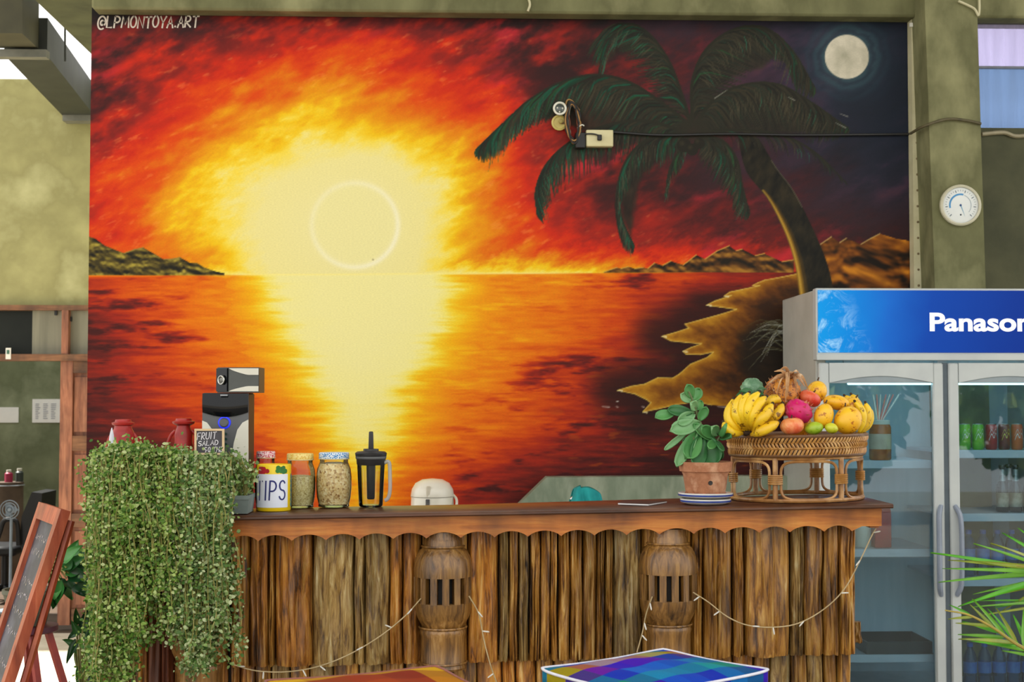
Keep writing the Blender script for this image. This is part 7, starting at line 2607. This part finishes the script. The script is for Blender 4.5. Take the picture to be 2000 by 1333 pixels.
for k, (ax, ay, bx, by) in enumerate(LF):
    Y = YB2 - 0.10 + 0.16 * rn.random()
    b_ = P(ax, ay, Y)
    e_ = P(bx, by, Y - 0.05 + 0.1 * rn.random())
    mb = MB()
    leaf_blade(mb, b_, e_ - b_, Vector((rn.uniform(-.4, .4), -1, rn.uniform(0.1, 0.9))), (e_ - b_).length * 1.1, 0.028, 0.3, 0.2)
    obj('leaf', mb, M_bl1[k % 3], t, fix=False, auto=0)
    obj('stalk', MB().tube(spline([tuple(cpt + Vector((0.03, 0, 0.12))), tuple((b_ + cpt + Vector((0.03, 0, 0.16))) / 2 + Vector((0.01, 0, 0.05))), tuple(b_)], 8), 0.0035, 5), M_ts, t)
# second broad-leaved plant low by the bar end
YB3 = 4.75
c = Vector((PX(172, YB3), YB3, 0))
t = thing('floor_plant', 'glossy green plant standing on the floor below the trailing plants', 'potted plant', c)
obj('pot', MB().lathe([(0.07, 0), (0.075, 0.004), (0.10, 0.18), (0.11, 0.19), (0.11, 0.21), (0.10, 0.21), (0.098, 0.18)], c, 30), pmat('teal_pot', (70, 130, 130), (56, 108, 110), 10, 0.5), t)
obj('soil', MB().lathe([(0.098, 0.18), (0.01, 0.185)], c, 24), MATS['soil'], t)
for k, (ax, ay, bx, by) in enumerate([(150, 1250, 128, 1290), (156, 1240, 140, 1218), (160, 1230, 168, 1190), (166, 1250, 178, 1215), (152, 1270, 146, 1310), (164, 1290, 176, 1330), (172, 1270, 196, 1300), (158, 1300, 150, 1340), (176, 1240, 190, 1205), (150, 1235, 132, 1245), (146, 1262, 130, 1250), (168, 1310, 190, 1340), (154, 1222, 146, 1196), (170, 1220, 182, 1180)]):
    Y = YB3 - 0.06 + 0.12 * rn.random()
    b_ = P(ax, ay, Y)
    e_ = P(bx, by, Y - 0.04 + 0.06 * rn.random())
    mb = MB()
    leaf_blade(mb, b_, e_ - b_, Vector((rn.uniform(-.4, .4), -1, rn.uniform(0.1, 0.9))), (e_ - b_).length * 1.1, 0.014, 0.3, 0.2)
    obj('leaf', mb, M_bl1[k % 3], t, fix=False, auto=0)
    obj('stalk', MB().tube(spline([tuple(c + Vector((0, 0, 0.18))), tuple((b_ + c + Vector((0, 0, 0.3))) / 2), tuple(b_)], 8), 0.003, 5), M_ts, t)

# ================================================================== office chair and clutter in the far room
YCH = 12.3
fz = -0.285
c = Vector((PX(28, YCH), YCH, fz))
t = thing('office_chair', 'black office chair seen side-on through the far doorway', 'chair', c)
M_cb = pmat('chair_black', (24, 26, 30), (18, 20, 24), 10, 0.5)
q = lambda px, py, dy=0: P(px, py, YCH + dy)
zse = P(20, 1075, YCH).z
back = [(62, 962), (82, 964), (80, 1010), (66, 1075), (44, 1080), (38, 1062), (42, 1010)]
obj('backrest', MB().prism([q(x, y, -0.2) for x, y in back], (0, 0.42, 0)), M_cb, t)
obj('seat', MB().box((q(-34, 1060).x, YCH - 0.22, zse - 0.03), (q(46, 1060).x, YCH + 0.24, zse + 0.05), 0.02), M_cb, t)
for dy in (-0.24, 0.24):
    obj('armrest', MB().tube(spline([tuple(q(-12, 1075, dy)), tuple(q(0, 1040, dy)), tuple(q(8, 1018, dy)), tuple(q(26, 1016, dy)), tuple(q(34, 1026, dy)), tuple(q(36, 1066, dy))], 20), 0.02, 8), M_cb, t)
obj('gas_lift', MB().tube([Vector((c.x - 0.06, YCH, zse)), Vector((c.x - 0.06, YCH, fz + 0.10))], 0.03, 12), M_cb, t)
for k in range(5):
    a = 2 * math.pi * k / 5 + 0.3
    p0 = Vector((c.x - 0.06, YCH, fz + 0.11))
    p1 = p0 + Vector((0.27 * math.cos(a), 0.27 * math.sin(a), -0.04))
    obj('base_arm', MB().tube([p0, p1], [0.03, 0.018], 8), M_cb, t)
    obj('castor', MB().lathe([(0.012, -0.02), (0.034, -0.018), (0.034, 0.018), (0.012, 0.02)], Vector((p1.x, p1.y, fz + 0.036)), 14, 'x'), M_cb, t)
# bin with clutter
YBN = 13.2
c = Vector((PX(18, YBN), YBN, fz))
zbt = P(18, 942, YBN).z
t = thing('storage_drum', 'grey brown drum behind the office chair', 'drum', c)
hh = zbt - fz
obj('drum', MB().lathe([(0.13, 0), (0.135, 0.01), (0.14, hh * 0.5), (0.135, hh * 0.98), (0.14, hh)], c, 28), pmat('drum_brown', (112, 96, 82), (92, 78, 66), 6, 0.6), t)
obj('hoop', MB().ring(c, 0.143, 0.006, 32, 6, hh * 0.97), M_fa, t)
for px, py, col, lb in ((30, 918, (170, 40, 80), 'pink flask on the drum in the far room'), (46, 916, (60, 70, 64), 'dark flask on the drum in the far room')):
    Y = YBN
    b_ = Vector((PX(px - 8, Y), Y + (0.03 if px > 40 else -0.04), zbt + 0.0008))
    h = P(px, py, Y).z - zbt
    t2 = thing('flask', lb, 'flask', b_)
    obj('body', MB().lathe([(0.035, 0), (0.036, h * 0.7), (0.02, h * 0.82)], b_, 18), pmat('flask_%d' % px, col), t2)
    obj('cap', MB().lathe([(0.022, h * 0.82), (0.022, h)], b_, 14), M_swh, t2)
# desk fan
YFN = 11.6
c = P(20, 996, YFN)
zfl = fz
t = thing('standing_fan', 'small pale fan beside the office chair', 'fan', Vector((c.x, YFN, zfl)))
M_fan = pmat('fan_blue_grey', (150, 164, 178), (130, 146, 160), 8, 0.4)
for rr in (0.075, 0.055, 0.03):
    obj('cage_ring', MB().ring((0, 0, 0), rr, 0.004, 28, 6).xform(Matrix.Translation(c + Vector((0, -0.02, 0))) @ Matrix.Rotation(math.pi / 2, 4, 'X')), M_fan, t)
for k in range(3):
    a = 2 * math.pi * k / 3
    mb = MB()
    leaf_blade(mb, c, Vector((math.cos(a), 0, math.sin(a))), Vector((0.3 * math.sin(a), -1, -0.3 * math.cos(a))), 0.068, 0.03, 0.1, 0.0)
    obj('blade', mb, M_fan, t, fix=False, auto=0)
obj('hub', MB().lathe([(0.02, -0.06), (0.024, 0.0), (0.012, 0.025)], c, 16, 'y'), M_fan, t)
obj('pole', MB().tube([c + Vector((0, 0.03, 0)), Vector((c.x, YFN + 0.03, zfl + 0.02))], 0.012, 10), M_fan, t)
obj('foot', MB().lathe([(0.12, 0), (0.12, 0.012), (0.03, 0.03)], Vector((c.x, YFN + 0.03, zfl)), 24), M_fan, t)

# ================================================================== palm in the right foreground
YPL = 3.55
c = Vector((PX(2210, YPL), YPL, 0))
t = thing('areca_palm', 'feathery green palm fronds reaching in from the right', 'potted palm', c)
obj('pot', MB().lathe([(0.12, 0), (0.13, 0.006), (0.17, 0.30), (0.18, 0.31), (0.18, 0.34), (0.165, 0.34), (0.16, 0.30)], c, 32), M_ter, t)
obj('soil', MB().lathe([(0.16, 0.30), (0.01, 0.31)], c, 24), MATS['soil'], t)
M_pf = [pmat('palm_leaf_a', (96, 176, 40), (72, 148, 34), 14, 0.4, spec=0.5), pmat('palm_leaf_b', (116, 176, 56), (92, 150, 44), 14, 0.4, spec=0.5), pmat('palm_leaf_c', (150, 160, 50), (112, 130, 40), 14, 0.4, spec=0.5)]
M_pr = pmat('palm_rachis', (170, 150, 64), (140, 130, 56), 14, 0.5)


def pfrond(rachis, leaves, seed):
    rn = random.Random(seed)
    w = spline([tuple(P(*q)) for q in rachis], 30)
    rc = obj('frond', MB().tube(w, list(np.linspace(0.006, 0.0016, 31)), 6), M_pr, t)
    for k, (ax, ay, bx, by, hw) in enumerate(leaves):
        Ya = rachis[-1][2] + (rachis[0][2] - rachis[-1][2]) * 0.4
        b_ = P(ax, ay, Ya)
        e_ = P(bx, by, Ya + rn.uniform(-0.12, 0.12))
        mb = MB()
        leaf_blade(mb, b_, e_ - b_, Vector((rn.uniform(-.3, .3), -1, rn.uniform(0.3, 1.2))), (e_ - b_).length * 1.02, hw * scale_at(YPL), 0.35, 0.05, nu=4, nv=12, tipw=0.5)
        obj('leaflet', mb, M_pf[k % 3 if hw < 6 else k % 2], rc, fix=False, auto=0)


pfrond([(2200, 1300, 3.55), (2120, 1180, 3.5), (2040, 1118, 3.45), (1985, 1105, 3.42)],
       [(2060, 1122, 1826, 1073, 6.5), (2050, 1112, 1905, 1057, 5), (2060, 1110, 1945, 1056, 5), (2070, 1108, 1962, 1040, 5), (2040, 1120, 1840, 1132, 5), (2050, 1112, 1858, 1092, 4.5), (2060, 1125, 1878, 1178, 6), (2050, 1118, 1852, 1108, 4), (2080, 1130, 1930, 1165, 4), (2090, 1110, 1990, 1030, 5), (2060, 1128, 1900, 1158, 3.5), (2070, 1130, 1955, 1190, 4)], 5)
pfrond([(2210, 1330, 3.5), (2110, 1315, 3.4), (2000, 1267, 3.35), (1941, 1228, 3.33), (1892, 1202, 3.31), (1846, 1193, 3.3)],
       [(1990, 1262, 1932, 1188, 4), (1965, 1245, 1907, 1172, 5), (1985, 1255, 1950, 1190, 4.5), (2010, 1270, 1980, 1200, 5), (2000, 1262, 2000, 1190, 4.5), (1940, 1226, 1895, 1180, 3), (1950, 1236, 1880, 1212, 4.5), (1960, 1246, 1872, 1238, 4), (1980, 1256, 1880, 1244, 4.5), (1985, 1262, 1900, 1252, 3.5), (2010, 1272, 1930, 1256, 4), (1935, 1224, 1868, 1216, 3.5), (2020, 1280, 2020, 1206, 5), (2030, 1285, 1960, 1270, 4), (1900, 1206, 1850, 1208, 3), (1896, 1203, 1858, 1182, 3)], 6)
pfrond([(2205, 1320, 3.6), (2120, 1210, 3.58), (2060, 1180, 3.56), (2000, 1168, 3.55)],
       [(2040, 1175, 1920, 1170, 2.5), (2050, 1176, 1905, 1182, 2.5), (2060, 1180, 1925, 1200, 2.5), (2030, 1172, 1945, 1186, 2.5)], 7)
# ================================================================== garden in front of the bar (seen only as a reflection in the fridge doors)
M_gl_leaf = island_mat('garden_leaf', [(0.0, (30, 66, 20)), (0.4, (60, 110, 34)), (0.75, (110, 156, 56)), (1.0, (190, 210, 110))], 0.4, 0.5, 0.3)
M_bark = pmat('garden_bark', (96, 76, 54), (70, 54, 38), 12, 0.9)


def garden_shrub(x, y, h, r, label, seed):
    t = thing('garden_shrub', label, 'shrub', Vector((x, y, 0)), 'shrubs in the garden')
    rg = np.random.default_rng(seed)
    n = 1500
    a = rg.normal(size=(n, 3))
    a /= np.linalg.norm(a, axis=1, keepdims=True)
    rad = rg.uniform(0.55, 1.0, size=(n, 1)) ** 0.5
    cs = np.array((x, y, h * 0.6)) + a * rad * np.array((r, r * 0.8, h * 0.42))
    for k in range(5):
        an = 2 * math.pi * k / 5
        obj('branch', MB().tube([(x, y, 0), (x + 0.15 * math.cos(an), y + 0.15 * math.sin(an), h * 0.35), (x + r * 0.6 * math.cos(an), y + r * 0.5 * math.sin(an), h * 0.75)], [0.05, 0.035, 0.012], 7), M_bark, t)
    leaf_cloud('foliage', cs, a + rg.normal(size=(n, 3)) * 0.5 + np.array((0, 0, 0.4)), 0.19, M_gl_leaf, t, seed)


garden_shrub(4.2, -4.0, 2.6, 1.0, 'bushy green shrub mirrored in the left fridge door', 1)
garden_shrub(7.3, -5.2, 3.0, 1.3, 'tall green shrub mirrored in the right fridge door', 2)
